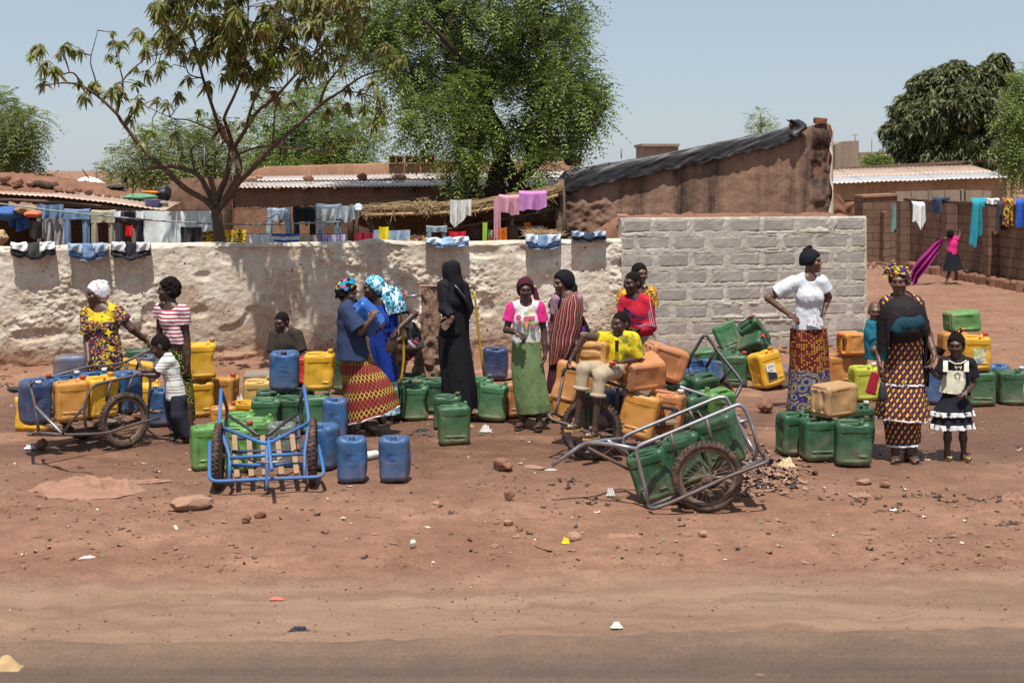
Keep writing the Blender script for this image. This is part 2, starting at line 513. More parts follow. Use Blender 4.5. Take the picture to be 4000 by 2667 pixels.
us = np.linspace(u0,u1,nu+1)
TOPZ = 1.575 + 0.022*fbm(us*0.9,us*0,1.0,3) + 0.012*fbm(us*4,us*0,2.0,2)
TOPZ += 0.02*sstep(0.25,0.0,np.abs(us - wallu(1470)))
prof = [(0.0 + 0.0*k,k/nf) for k in range(nf+1)]
V = [];
for k in range(nf+1):
 v = k/nf;z = -0.12 + (TOPZ - 0.06 + 0.12)*v
 n1 = fbm(us*0.9,z*1.1,0.0,3)
 crust = fbm(us*6.5,z*8.5,3.0,5,0.6)
 rid = 1 - np.abs(fbm(us*3.0,z*5.0,6.0,4))*2.2
 rm = sstep(-0.05,0.30,fbm(us*0.75 + 3,z*1.1,8.0,4))*0.80 + 0.30
 fine = fbm(us*17,z*21,4.0,4,0.65)
 d = 0.020*n1 + rm*(0.024*crust + 0.014*np.maximum(rid,-0.5) + 0.026*fine)
 lump = np.maximum(fbm(us*10,z*11,14.0,3),0)*rm
 d = d + 0.028*lump
 hole = sstep(0.52,0.62,vn3(us*3.3,z*4.2,21.0)*vn3(us*1.1,z*1.3,31.0)**0.5)
 d = d - 0.035*hole
 foot = sstep(0.42,0.05,z + 0.18*fbm(us*1.7,us*0,12.0,3))
 d = d - foot*(0.035 + 0.03*fbm(us*6,z*14,17.0,3))
 seam = np.exp(-((us - wallu(1478))/0.035)**2)
 d = d - 0.04*seam + 0.05*np.exp(-((us - wallu(1440))/0.12)**4)
 V.append(np.stack([W0.x + us*WD.x + d*WN.x,W0.y + us*WD.y + d*WN.y,z + 0*us],1))
for k in range(1,15):                       # rounded top and back
 a = k/8*math.pi/2
 off = -(0.075*(1-math.cos(min(a,math.pi/2)))) if a < math.pi/2 else -0.075 - (k-8)*0.035
 zz = TOPZ - 0.06 + 0.06*math.sin(min(a,math.pi/2)) if k <= 10 else TOPZ - (k-10)*0.2
 d = off + (0.02*fbm(us*3,us*0 + k*0.2,3.3,3) + 0.02*fbm(us*9,us*0 + k*0.5,6.3,2))
 V.append(np.stack([W0.x + us*WD.x + d*WN.x,W0.y + us*WD.y + d*WN.y,zz + 0.008*fbm(us*8,us*0 + k*.4,4.4,2)],1))
V = np.concatenate(V);n_ = nu+1
ii,jj = np.meshgrid(np.arange(nu),np.arange(len(V)//n_ - 1))
b0 = (jj*n_ + ii).ravel()
npart('wall_body',V,np.stack([b0,b0+1,b0+n_+1,b0+n_],1),plaster_mat(),wroot)
# ---------------------------------------------------------------- the concrete block wall
def block_mat():
 t = NT('concrete_block');c = t.co('Object',rnd=True)
 r = t.n('ObjectInfo').outputs['Random']
 a = t.noise(c,5,5,0.6);f = t.noise(c,90,4,0.7)
 col = t.mix(t.ramp(a,[(0.3,0.0),(0.7,1.0)]),(0.265,0.240,0.212),(0.440,0.405,0.362))
 col = t.mix(t.math('MULTIPLY',r,0.5),col,(0.30,0.265,0.24))
 col = t.mix(t.ramp(f,[(0.3,0.5),(0.48,0.0)]),col,(0.18,0.155,0.14))
 h = t.math('ADD',t.math('MULTIPLY',a,0.3),f)
 return t.fin(col,0.95,t.bump(h,0.6,0.012),0.15)
def mortar_mat():
 t = NT('mortar');c = t.co('Object')
 a = t.noise(c,6,6,0.65);f = t.noise(c,70,4,0.7)
 col = t.mix(t.ramp(a,[(0.3,0.0),(0.7,1.0)]),(0.36,0.325,0.27),(0.53,0.495,0.43))
 col = t.mix(t.ramp(f,[(0.3,0.5),(0.45,0.0)]),col,(0.3,0.26,0.22))
 z = t.sep(c)[2]
 col = t.mix(t.ramp(t.math('ADD',z,t.math('MULTIPLY',a,0.25)),[(0.18,0.7),(0.45,0.0)]),col,(0.40,0.27,0.19))
 return t.fin(col,0.95,t.bump(f,0.6,0.012),0.15)
bu0,bu1 = wallu(2427),wallu(3384)
CP,BP = 0.2325,0.515                       # course and block pitch
broot = thing('block_wall',wallpt(2427),'grey concrete block wall with pale mortar joints at the alley corner','wall')
rng = random.Random(3)
blocks = []
btop = 1.862
jl = []                                      # joint map for the mortar
for r_ in range(9):
 zt = btop - 0.012 - r_*CP
 zb = zt - (CP - 0.028)
 st = bu1 - 0.012 - (0.0 if r_ % 2 == 0 else BP/2)
 ends = [bu1 - 0.010] if r_ % 2 else []
 spans = []
 if r_ % 2: spans.append((bu1 - BP/2 + 0.028,bu1 - 0.010))
 x1 = st
 while x1 > bu0 + 0.05:
  x0 = x1 - (BP - 0.042) + rng.uniform(-0.015,0.015)
  if x0 < bu0 + 0.02: x0 = bu0 + 0.015
  if x1 - x0 > 0.08: spans.append((x0,x1 - 0.0))
  x1 = x0 - 0.042
 for a_,b_ in spans:
  blocks.append((a_,b_,zb + rng.uniform(-.006,.006),zt + rng.uniform(-.006,.006)))
def block_mesh(w,h,seed):
 rs = np.random.RandomState(seed)
 nx,nz = 9,5
 V = [];Fq = []
 for j in range(nz+1):
  for i in range(nx+1):
   x = -w/2 + w*i/nx;z = h*j/nz
   e = min(i,nx-i,j,nz-j)
   y = -0.004*rs.rand() if e else 0.013
   if e == 0:
    x += rs.uniform(-.006,.006);z += rs.uniform(-.006,.006)
   V.append((x,y,z))
 for j in range(nz):
  for i in range(nx):
   a = j*(nx+1)+i;Fq.append((a,a+1,a+nx+2,a+nx+1))
 b = len(V)
 V += [(-w/2,0.12,0),(w/2,0.12,0),(w/2,0.12,h),(-w/2,0.12,h)]
 bot = list(range(0,nx+1));top = list(range(nz*(nx+1),nz*(nx+1)+nx+1))
 lef = [j*(nx+1) for j in range(nz+1)];rig = [j*(nx+1)+nx for j in range(nz+1)]
 Fq += [tuple(bot[::-1]) + (b,b+1),tuple(top) + (b+2,b+3),tuple(lef) + (b+3,b),tuple(rig[::-1]) + (b+1,b+2),(b+1,b,b+3,b+2)]
 return V,Fq
bmat = block_mat()
wall_rz = math.atan2(WD.y,WD.x)
for i,(a_,b_,zb,zt) in enumerate(blocks):
 if zt < 0.02: continue
 v,f = block_mesh(b_ - a_,zt - zb,i)
 me = mk_mesh('block',v,f,None,False)
 o = link('block',me,bmat,broot)
 p = W0 + WD*((a_ + b_)/2) + WN*rng.uniform(0.0,0.006);p.z = zb
 o.location = p - ORG[broot.name]
 o.rotation_euler = (0,0,wall_rz)
# mortar: a height field that swells at the joints and smears over the block edges
nu,nv = 380,190
us = np.linspace(bu0,bu1 + 0.004,nu+1);zs = np.linspace(-0.1,btop,nv+1)
UU,ZZ = np.meshgrid(us,zs)
dj = np.full(UU.shape,9.0)
ins = np.full(UU.shape,-9.0)
for a_,b_,zb,zt in blocks:
 q = np.minimum(np.minimum(UU - a_,b_ - UU),np.minimum(ZZ - zb,zt - ZZ))     # >0 inside the block
 ins = np.maximum(ins,q)
edge_n = 0.034*fbm(UU*13,ZZ*13,2.0,5,0.65) + 0.026*fbm(UU*2.5,ZZ*2.5,7.0,2)
mh = 0.0035 + 0.006*fbm(UU*20,ZZ*20,5.0,4) - 0.45*np.maximum(ins + edge_n*1.3 - 0.012,0)
mh = np.maximum(mh,-0.06)
bigsmear = sstep(0.25,0.5,fbm(UU*1.6,ZZ*1.9,15.0,4))*0.02*(ins > 0)
mh = mh + np.where(ins > 0,bigsmear*0.9,0)
mh = mh - 0.05*sstep(0.03,0.0,btop - ZZ)*(0.5 + 0.5*fbm(UU*12,ZZ*3,4.0,2))
VM = np.stack([W0.x + UU*WD.x + mh*WN.x,W0.y + UU*WD.y + mh*WN.y,ZZ],-1).reshape(-1,3)
n_ = nu+1
ii,jj = np.meshgrid(np.arange(nu),np.arange(nv));b0 = (jj*n_ + ii).ravel()
npart('mortar',VM,np.stack([b0,b0+1,b0+n_+1,b0+n_],1),mortar_mat(),broot)
mb = MB()
c_ = W0 + WD*((bu0+bu1)/2) - WN*0.115;c_.z = btop/2 - 0.02
mb.box(c_,(bu1-bu0 - 0.012,0.15,btop),(0,0,wall_rz))
part('core',mb,mortar_mat(),broot,False)
# ---------------------------------------------------------------- mud, tin and thatch behind the wall
def mud_mat(name,col,stain=0.0,var=0.35,rough_bump=0.6):
 t = NT(name);c = t.co('Object')
 a = t.noise(c,1.8,6,0.62);b = t.noise(c,11,5,0.65);f = t.noise(c,60,4,0.7)
 cc = t.mix(a,dk(col,1-var),dk(col,1+var))
 cc = t.mix(t.ramp(b,[(0.3,0.55),(0.5,0.0)]),cc,dk(col,0.55))
 if stain:
  s = t.noise(t.co('Object',(2.3,2.3,0.16)),1.0,5,0.6,0.25)
  s2 = t.noise(t.co('Object',(5,5,2.0)),1.0,4,0.6)
  m = t.math('MULTIPLY',t.ramp(s,[(0.47,0.0),(0.60,1.0)]),t.ramp(s2,[(0.3,0.35),(0.6,1.0)]))
  cc = t.mix(t.math('MULTIPLY',m,stain),cc,(0.045,0.032,0.026))
  v = t.ramp(t.voro(c,9),[(0.06,1.0),(0.12,0.0)])
  cc = t.mix(t.math('MULTIPLY',v,0.6),cc,dk(col,0.3))
 h = t.math('ADD',t.math('MULTIPLY',b,0.6),t.math('MULTIPLY',f,0.3))
 return t.fin(cc,0.95,t.bump(h,rough_bump,0.03),0.12)
MUD = mud_mat('brown_mud',(0.275,0.165,0.115),1.0)
MUD_PALE = mud_mat('tan_mud',(0.295,0.165,0.105),0.25)
MUD_RED = mud_mat('red_mud',(0.215,0.108,0.070))
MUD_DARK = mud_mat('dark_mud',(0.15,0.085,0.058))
TIMBER = mplain('grey_timber',(0.13,0.085,0.06),0.9,0.4,10,0.6,60)
CONC = mud_mat('grey_concrete',(0.27,0.215,0.165),0.2,0.2)
BRICKRED = mud_mat('fired_brick',(0.26,0.10,0.065),0,0.3)
def slab(poly,d0,d1,mb=None):
 """a wall from an outline of photo points at depth d0, taken straight back to d1"""
 mb = mb or MB()
 f = [pt(x,y,d0) for x,y in poly]
 b = [Vector((p.x,d1,p.z)) for p in f]
 n = len(f)
 mb.add(f + b,[tuple(range(n)),tuple(range(2*n-1,n-1,-1))] + [(i,n+i,n+(i+1) % n,(i+1) % n) for i in range(n)])
 return mb
# --- earthen house with the black plastic sheet
EH = 21.2
eroot = thing('earthen_house',pt(2730,665,EH + 1.5) * 1.0,'brown earthen house wall with rain streaks under a black plastic roof edge','house')
TP = [(2205,705),(2290,690),(2400,672),(2560,645),(2700,617),(2900,575),(3110,520),(3122,506),(3180,488),(3236,481),(3258,492)]
tx = np.array([p[0] for p in TP]);tyy = np.array([p[1] for p in TP])
nx,nz = 260,110
V = []
xs = np.linspace(2205,3258,nx+1)
topz = HC - (np.interp(xs,tx,tyy) - HY)*EH/F
for j in range(nz+1):
 z = 0.0 + topz*j/nz
 X = (xs - CX)*EH/F
 rough = np.maximum(sstep(2600,2250,xs + 60*fbm(X*2,z*2,1.0,2)),sstep(3120,3200,xs + 50*fbm(X*2,z*2,3.0,2)))
 d = 0.02*fbm(X*1.2,z*1.2,5.0,3) + 0.012*fbm(X*9,z*9,2.0,4,.6) + rough*(0.075*fbm(X*3.5,z*4.5,7.0,4) + 0.03*fbm(X*13,z*15,9.0,3))
 notch = sstep(3150,3185,xs)*sstep(0.0,0.25,topz - z - 0.16)*sstep(1.05,0.75,topz - z)
 d = d - 0.07*notch*(1 + 0.6*fbm(X*5,z*12,2.5,3))
 endr = 0.10*sstep(3235,3258,xs)**2 + 0.08*(j/nz)**40
 V.append(np.stack([X + 0.02*fbm(X*0 + 3,z*7,1.0,3)*sstep(3200,3258,xs),EH - d + endr,z + 0*X],1))
V = np.concatenate(V);n_ = nx+1
ii,jj = np.meshgrid(np.arange(nx),np.arange(nz));b0 = (jj*n_ + ii).ravel()
npart('front_wall',V,np.stack([b0,b0+1,b0+n_+1,b0+n_],1),MUD,eroot)
poly = [(2208,1200)] + [(x + (4 if x < 2300 else 0),y + 6) for x,y in TP[:-1]] + [(3254,500),(3254,1200)]
part('wall_core',slab(poly[::-1],EH + 0.07,EH + 3.4),MUD_RED,eroot,False)
# white plaster left on the corner
mb = MB()
def corner(u,v):
 z = 0.9 + 2.25*v
 w = 0.06 + 0.05*float(fbm(v*9.0,u*0.0,2.0,3)) + 0.015*math.sin(v*31)
 return pt(3258,665,EH) * 1.0 + Vector((0.012 - u*w,-0.035*math.sin(u*math.pi) + 0.12*(1-u) - 0.005,z - HC + 0.0)) + Vector((0.014*float(fbm(v*12,u,5.0,3)),0,0))
mb.grid(corner,5,60)
part('white_corner_plaster',mb,mplain('white_plaster',(0.66,0.60,0.52),0.95,0.3,9,0.8,40,0.02),eroot)
# black plastic sheet along the roof edge
def sheet_mat():
 t = NT('black_plastic');c = t.co('Object')
 w = t.noise(t.co('Object',(1.0,1,1.0)),7,4,0.6,1.2)
 col = t.mix(t.noise(c,4,5,0.65),(0.014,0.014,0.017),(0.045,0.042,0.044))
 return t.fin(col,0.48,t.bump(w,0.3,0.02),0.35)
nails = [2190,2270,2350,2440,2585,2690,2785,2870,2960,3045,3112]
tpx = np.array([2178,2205,2290,2400,2560,2700,2900,3050,3125]);tpy = np.array([700,668,652,634,606,578,537,505,478])
nu,nv = 300,34
V = []
xs = np.linspace(2178,3124,nu+1)
near = np.min(np.abs(xs[:,None] - np.array(nails)[None,:]),axis=1)
gapw = np.interp(xs,nails,np.zeros(len(nails)))
for j in range(nv+1):
 v = j/nv
 crest = HC - (np.interp(xs,tpx,tpy) - HY)*EH/F
 hang = 0.235 + 0.05*np.interp(xs,[2178,2500,3124],[1.2,0.2,-0.4]) + 0.035*np.minimum(near/45.0,1.0) - 0.02*fbm(xs*0.02,xs*0,2.0,2)
 X = (xs - CX)*EH/F
 if v < 0.45:
  q = v/0.45;y = EH + 1.0*(1-q) - 0.02;z = crest - 0.10*(1-q) + 0.02*fbm(X*3,q*3,4.0,3)
  a = 0.0
 else:
  q = (v-0.45)/0.55;y = EH - 0.06 - 0.035*np.sin(min(q*2.2,1.0)*math.pi/2) + 0*X;z = crest - hang*q + 0.012*(1-q)
  a = q
 fan = 0.0*X
 for nx_ in nails:
  dx = (xs - nx_)/55.0
  ang = dx/(0.35 + (1-a)*1.0)
  fan = fan + np.exp(-dx**2*0.9)*np.cos(ang*3.0 + nx_)*0.011
 y = y - fan*(0.55*a) + 0.018*fbm(X*4 + a*3,a*3 + 0*X,6.0,3)
 V.append(np.stack([X,y,z],1))
V = np.concatenate(V);n_ = nu+1
ii,jj = np.meshgrid(np.arange(nu),np.arange(nv));b0 = (jj*n_ + ii).ravel()
SHEET = sheet_mat()
so = link('plastic_sheet',mk_mesh('plastic_sheet',V - np.asarray(pt(2650,600,EH)),np.stack([b0,b0+1,b0+n_+1,b0+n_],1)),SHEET,None,pt(2650,600,EH))
tag(so,'long black plastic sheet nailed along the sloping top of the earthen wall','plastic sheet')
mb = MB()
def bunch(u,v):
 a = u*2*math.pi;r = 0.055 + 0.02*math.sin(3*a + v*7) + 0.03*v
 p = pt(3095 + 30*v + 20*math.sin(v*5),470 + 62*v,EH - 0.08)
 return p + Vector((r*math.cos(a)*1.3,r*math.sin(a),0.02*math.sin(5*a)))
mb.grid(bunch,18,10,True)
single('plastic_bunch',mb,SHEET,pt(3100,530,EH),'bunched end of the black plastic beside the two bricks','plastic sheet')
def stone_mesh(size,seed,sub=3,rough=0.22,facet=0.0):
 import bmesh
 bm = bmesh.new();bmesh.ops.create_icosphere(bm,subdivisions=sub,radius=0.5)
 co = np.array([v.co[:] for v in bm.verts])
 rs = np.random.RandomState(seed);o = rs.rand(3)*40
 r = 1 + rough*.35*fbm(co[:,0]*7,co[:,1]*7,co[:,2]*7 + seed,3) + rough*2*fbm(co[:,0]*2.2 + o[0],co[:,1]*2.2 + o[1],co[:,2]*2.2 + o[2],4)
 P = co*r[:,None]
 for k in range(7):
  n = rs.randn(3);n /= np.linalg.norm(n);lim = 0.36 + 0.1*rs.rand()
  dd_ = P @ n;m = dd_ > lim
  P[m] -= np.outer(dd_[m] - lim,n)*0.9
 P = P*np.asarray(size)
 P[:,2] -= P[:,2].min()
 for v,p in zip(bm.verts,P): v.co = p
 me = bpy.data.meshes.new('stone');bm.to_mesh(me);bm.free()
 return me
STONE = mplain('laterite_stone',(0.24,0.12,0.078),0.95,0.4,12,0.9,45,0.02)
STONE_TAN = mplain('tan_stone',(0.33,0.19,0.13),0.95,0.35,12,0.8,45,0.015)
STONE_PALE = mplain('pale_stone',(0.62,0.55,0.46),0.9,0.2,12,0.6,45,0.01)
_sn = [100]
def stone(p,size,label,mat=STONE,rz=0.0,group=None,name='stone',cat='stone',facet=0.22):
 _sn[0] += 1
 o = link(name,stone_mesh(size,_sn[0],3,facet),mat,None,p)
 o.rotation_euler = (0,0,rz)
 return tag(o,label,cat,group)
def brick(p,size,label,rz,mat=BRICKRED,parent=None):
 mb = MB();mb.box((0,0,size[2]/2),size)
 v = np.array(mb.v);v = v + np.random.RandomState(int(abs(p[0])*1000)).uniform(-.012,.012,v.shape)
 me = mk_mesh('brick',v,mb.f,None,False)
 o = link('brick',me,mat,None,p);o.rotation_euler = (0.04,0.03,rz)
 m = o.modifiers.new('bevel','BEVEL');m.width = 0.012;m.segments = 2
 return tag(o,label,'brick')
brick(pt(3105,497,EH + 0.05),(0.15,0.12,0.095),'red brick lying against the bunched black plastic on the house corner',0.3)
brick(pt(3205,484,EH + 0.05),(0.185,0.12,0.09),'red brick on the bare top of the earthen house corner',-0.1)
stone(pt(2238,650,EH + 0.5),(0.30,0.25,0.16),'dark red stone weighing down the low end of the black plastic',STONE)
# --- earth coping behind the block wall
mb = MB()
def coping(u,v):
 x = 2300 + (3400 - 2300)*u
 base = wallpt(x,0,-0.34)
 a = v*math.pi
 s = float(sstep(2300,2480,x))
 top = 1.60 + 0.30*s + 0.04*float(fbm(u*26,0.0,3.0,3)) - 0.05*float(sstep(3300,3400,x))
 rr = 0.17 + 0.03*float(fbm(u*20,v*3,5.0,3))
 z = top - rr*(1-math.sin(a)) * 1.4 - (0.9 if v in (0.0,1.0) else 0)
 return base + WN*(math.cos(a)*rr) + Vector((0,0,z + 0.02*float(fbm(u*60,v*6,8.0,3))))
mb.grid(coping,180,14)
single('mud_coping',mb,MUD_RED,wallpt(2800,0,-0.34),'lumpy red mud bank topping the wall behind the grey blocks','wall')
stone(wallpt(2440,1.868,-0.12),(0.16,0.10,0.04),'flat stone lying on the left end of the block wall',STONE_TAN)
# --- long tan house with a corrugated roof
LH = 23.6
lroot = thing('tin_roof_house',pt(1500,665,LH) - Vector((0,0,HC)),'long tan mud house under a dusty corrugated roof behind the clothes lines','house')
lx0,lx1 = pt(878,0,LH).x,pt(2260,0,LH).x
mb = MB()
nx,nz = 160,60
def lw(u,v):
 X = lx0 + (lx1-lx0)*u;z = 2.24*v
 return Vector((X,LH + 0.025*float(fbm(X*0.8,z*0.8,2.0,3)) + 0.006*float(fbm(X*8,z*8,4.0,2)) + 0.10*(1 if False else 0),z))
mb.grid(lw,nx,nz)
part('front_wall',mb,MUD_PALE,lroot)
mb = MB();mb.box(((lx0+lx1)/2,LH + 1.35,1.10),(lx1-lx0-0.02,2.6,2.20));part('wall_core',mb,MUD_PALE,lroot,False)
mb = MB();mb.box((lx0 + 0.07,LH - 0.03,1.10),(0.14,0.06,2.2));part('corner_post',mb,MUD_PALE,lroot,False)
def tin_mat(name,c1,c2,rust):
 t = NT(name);c = t.co('Object')
 a = t.noise(c,2.2,6,0.65);b = t.noise(c,14,5,0.7)
 col = t.mix(t.ramp(a,[(0.35,0.0),(0.65,1.0)]),c1,c2)
 col = t.mix(t.math('MULTIPLY',t.ramp(b,[(0.52,0.0),(0.7,1.0)]),rust),col,(0.20,0.085,0.05))
 return t.fin(col,0.55,t.bump(b,0.15,0.004),0.4,0.25)
TIN = tin_mat('dusty_tin',(0.43,0.36,0.32),(0.56,0.51,0.48),0.5)
TIN_RUST = tin_mat('rusty_tin',(0.40,0.275,0.205),(0.52,0.40,0.32),0.6)
TIN_BLUE = tin_mat('grey_tin',(0.40,0.38,0.38),(0.50,0.49,0.49),0.3)
def tin_sheet(root,x0,x1,A,B,mat,pitch=0.076,amp=0.009,z0=0.0):
 """corrugated sheet between front edge A(x) and back edge B(x) -> (y,z)"""
 n = max(6,int((x1-x0)/pitch*6))
 vs = [];fs = []
 for j in range(4):
  for i in range(n+1):
   x = x0 + (x1-x0)*i/n;ya,za = A(x);yb,zb = B(x);q = j/3
   vs.append((x,ya+(yb-ya)*q,za+(zb-za)*q + amp*math.cos(2*math.pi*x/pitch) + z0))
 m = n+1
 fs = [(j*m+i,j*m+i+1,(j+1)*m+i+1,(j+1)*m+i) for j in range(3) for i in range(n)]
 b = len(vs)
 vs += [(p[0],p[1],p[2]-0.006) for p in vs[:b]]
 fs += [tuple(b+q for q in f[::-1]) for f in fs]
 fs += [(i+1,i,b+i,b+i+1) for i in range(n)] + [(3*m+i,3*m+i+1,b+3*m+i+1,b+3*m+i) for i in range(n)]
 o = MB();o.add(vs,fs)
 return part('roof_sheet',o,mat,root)
def ez(y,d): return HC - (y - HY)*d/F
lA = lambda x: (LH - 0.12,2.235 + 0.006*(x+1.0))
def lB(x):
 q = (x - lx0)/(lx1 - lx0)
 return (LH + 2.0,2.37 + 0.11*q)
def lM(x):
 a,b = lA(x),lB(x);return ((a[0]+b[0])/2,(a[1]+b[1])/2)
w = 0.82
k = 0
x = lx0 + 0.12
while x < lx1:
 x2 = min(x + w + 0.03,lx1 + 0.1)
 dz = rng.uniform(0,0.008)
 tin_sheet(lroot,x,x2,lA,lM,TIN,z0=dz + 0.004*(k % 2))
 tin_sheet(lroot,x,x2,lambda q: (lM(q)[0]-0.06,lM(q)[1]+0.008),lB,TIN,z0=dz + 0.012 + 0.004*(k % 2))
 x += w;k += 1
mb = MB()
def parap(u,v):
 X = lx0 - 0.1 + (lx1-lx0+0.1)*u;q = u
 zt = 2.545 + 0.12*min(q/0.55,1.0) - (0.12*(1-q*14) if q < 1/14 else 0) + 0.012*float(fbm(u*30,0.0,2.0,3))
 zb = 2.25
 prof_ = [(-0.0,zb),(0.0,zt-0.03),(0.03,zt),(0.22,zt),(0.25,zb)]
 y,z = prof_[int(round(v*4))]
 return Vector((X,LH + 2.0 + y + 0.012*float(fbm(u*22,v*3,6.0,3)),z))
mb.grid(parap,120,4)
part('parapet',mb,MUD_PALE,lroot)
# vent blocks in the parapet
for vx in (1548,1610,1672):
 mb = MB()
 p0 = pt(vx,648,LH + 1.97);p0.z = 2.69
 W_,H_ = 0.27,0.13
 mb.box(p0 + Vector((0,0,H_/2)),(W_,0.1,0.022));mb.box(p0 + Vector((0,0,-H_/2)),(W_,0.1,0.022))
 for q in (-1,0,1): mb.box(p0 + Vector((q*(W_/2-0.012),0,0)),(0.024,0.098,H_-0.022))
 part('vent_block',mb,MUD_PALE,lroot,False)
 mb = MB();mb.box(p0 + Vector((0,0.06,0)),(W_-0.02,0.02,H_-0.02));part('vent_back',mb,MUD_DARK,lroot,False)
for bx_ in (1090,1192,1312,1460,1608,1800):
 p0 = pt(bx_,738,LH - 0.1);mb = MB();mb.tube([p0 + Vector((0,0.1,0)),p0 - Vector((0,0.12,0))],0.032,8);part('roof_beam',mb,TIMBER,lroot)
# stones and scraps that hold the roof down
for (x_,y_,w_,h_,dq,lb) in [(1206,722,.18,.13,0.55,'squared red stone holding down the tin roof, left of the pair'),(1415,715,.19,.125,0.7,'squared red stone holding down the tin roof, right of the pair'),
        (975,722,.25,.09,0.5,'flat brown slab on the left end of the tin roof'),(1560,712,.30,.10,0.8,'flat tan slab on the tin roof near the big tree'),
        (1012,710,.13,.07,1.0,'small dark stone above the flat slab on the tin roof'),(1735,705,.16,.09,1.0,'brown stone on the tin roof half under the tree leaves')]:
 a,b = lA(0),lB(0)
 d_ = LH - 0.12 + dq;z_ = a[1] + (b[1]-a[1])*dq/2.32
 p = pt(x_,700,d_);p.z = z_ + 0.012
 stone(p,(w_,w_*0.7,h_),lb,STONE if h_ > .1 else STONE_TAN)
mb = MB();p = pt(1612,696,LH + 0.9);p.z = 2.325
mb.tube([p + Vector((-0.16,0,0)),p + Vector((0,0.02,0.012)),p + Vector((0.16,-0.02,0))],0.017,6)
single('driftwood',mb,TIMBER,p,'grey stick lying on the tin roof','stick')
# --- rough mud mound left of the house
mb = MB()
def mound(u,v):
 a = v*math.pi*0.98 + 0.02
 x = 600 + 290*u
 e = math.sin(min(1,u*7)*math.pi/2)*math.sin(min(1,(1-u)*12)*math.pi/2)
 p = pt(x,0,21.6)
 top = ez(np.interp(x,[600,650,700,760,830,890],[760,715,700,694,700,690]),21.6)
 r = 0.45*e
 z = top*(0.5 + 0.5*math.sin(a)) if v > 0.0 else -0.1
 z = top - (1-math.sin(a))*top
 return Vector((p.x,21.9 - math.cos(a)*r + 0.05*float(fbm(u*9,v*14,2.0,4)) + 0.05*float(fbm(u*20,v*34,4.0,3)),z))
mb.grid(mound,50,60)
single('mud_wall',mb,MUD_DARK,pt(745,665,21.9) - Vector((0,0,HC)),'rough dark mud wall stub behind the mango trunk','wall')
# --- left shack: lumpy earth roof, tin sheets, dark inside
SH = 20.6
sroot = thing('mud_shack',pt(200,665,SH) - Vector((0,0,HC)),'low shack at the far left with earth and rusty tin on its roof','shack')
mb = MB()
def earth_roof(u,v):
 x = -150 + 740*u
 yt = np.interp(x,[-150,0,110,300,450,590],[672,678,688,712,732,752])
 d_ = SH + 0.1 + 1.6*v
 zt = ez(yt,SH + 1.4)
 zf = ez(yt + 62,SH)
 z = zf + (zt - zf)*math.sin(v*math.pi*0.62)/math.sin(0.62*math.pi) if v > 0 else zf - 0.18
 return Vector((pt(x,0,d_).x,d_ - 0.06*float(fbm(u*20,v*4,1.0,3)),z + 0.06*float(fbm(u*14,v*5,5.0,4)) + 0.03*float(fbm(u*44,v*14,6.0,3))))
mb.grid(earth_roof,110,22)
part('earth_roof',mb,MUD_RED,sroot)
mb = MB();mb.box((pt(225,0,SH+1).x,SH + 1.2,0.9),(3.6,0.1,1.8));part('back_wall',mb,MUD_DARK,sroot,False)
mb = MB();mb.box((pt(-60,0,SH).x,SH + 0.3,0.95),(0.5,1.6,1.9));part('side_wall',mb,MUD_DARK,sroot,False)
for (xa,xb,ya,yb,yu,yv,d_) in [(-120,215,750,768,735,747,20.3),(180,420,764,790,745,765,20.25),(390,645,785,822,764,790,20.2)]:
 Xa,Xb = pt(xa,0,d_).x,pt(xb,0,d_).x
 A_ = lambda X,Xa=Xa,Xb=Xb,ya=ya,yb=yb,d_=d_: (d_,ez(ya + (yb-ya)*(X-Xa)/(Xb-Xa),d_))
 B_ = lambda X,Xa=Xa,Xb=Xb,ya=yu,yb=yv,d_=d_: (d_+0.95,ez(ya + (yb-ya)*(X-Xa)/(Xb-Xa),d_+0.95))
 tin_sheet(sroot,Xa,Xb,A_,B_,TIN_RUST,amp=0.006)
for x_ in (-40,150,330,520):
 p = pt(x_,0,SH - 0.25);mb = MB();mb.tube([(p.x,p.y,-0.05),(p.x+0.03,p.y,0.9),(p.x,p.y,ez(np.interp(x_,[0,640],[772,830]),SH))],[0.04,0.035,0.03],8);part('post',mb,TIMBER,sroot)
mb = MB();mb.tube([pt(-120,775,SH-0.3),pt(250,790,SH-0.3),pt(640,828,SH-0.35)],0.022,8);part('beam',mb,TIMBER,sroot)
ORD = ['first','second','third','fourth','fifth','sixth','seventh','eighth','ninth','tenth','eleventh']
for i,(x_,y_,w_) in enumerate([(20,700,.26),(70,712,.28),(115,715,.2),(230,735,.2),(275,742,.2),(310,738,.16),(345,750,.2),(385,755,.15),(420,758,.15),(455,764,.15),(495,768,.17)]):
 stone(pt(x_,y_+16,SH + 0.25),(w_*.72,w_*.6,w_*.5),ORD[i] + ' stone from the left in the row weighing down the shack roof',STONE,i,'stones on the shack roof')
mb = MB();p = pt(174,722,SH + 0.4)
mb.tube([p + Vector((-0.19+0.38*k/10,0,0.015*math.sin(k*.6))) for k in range(11)],0.055,12)
single('tyre_piece',mb,mplain('old_rubber',(0.04,0.03,0.026),.9,.3,9,.5,80,dust=0.7),p,'strip of old tyre on the earth roof of the shack','tyre')
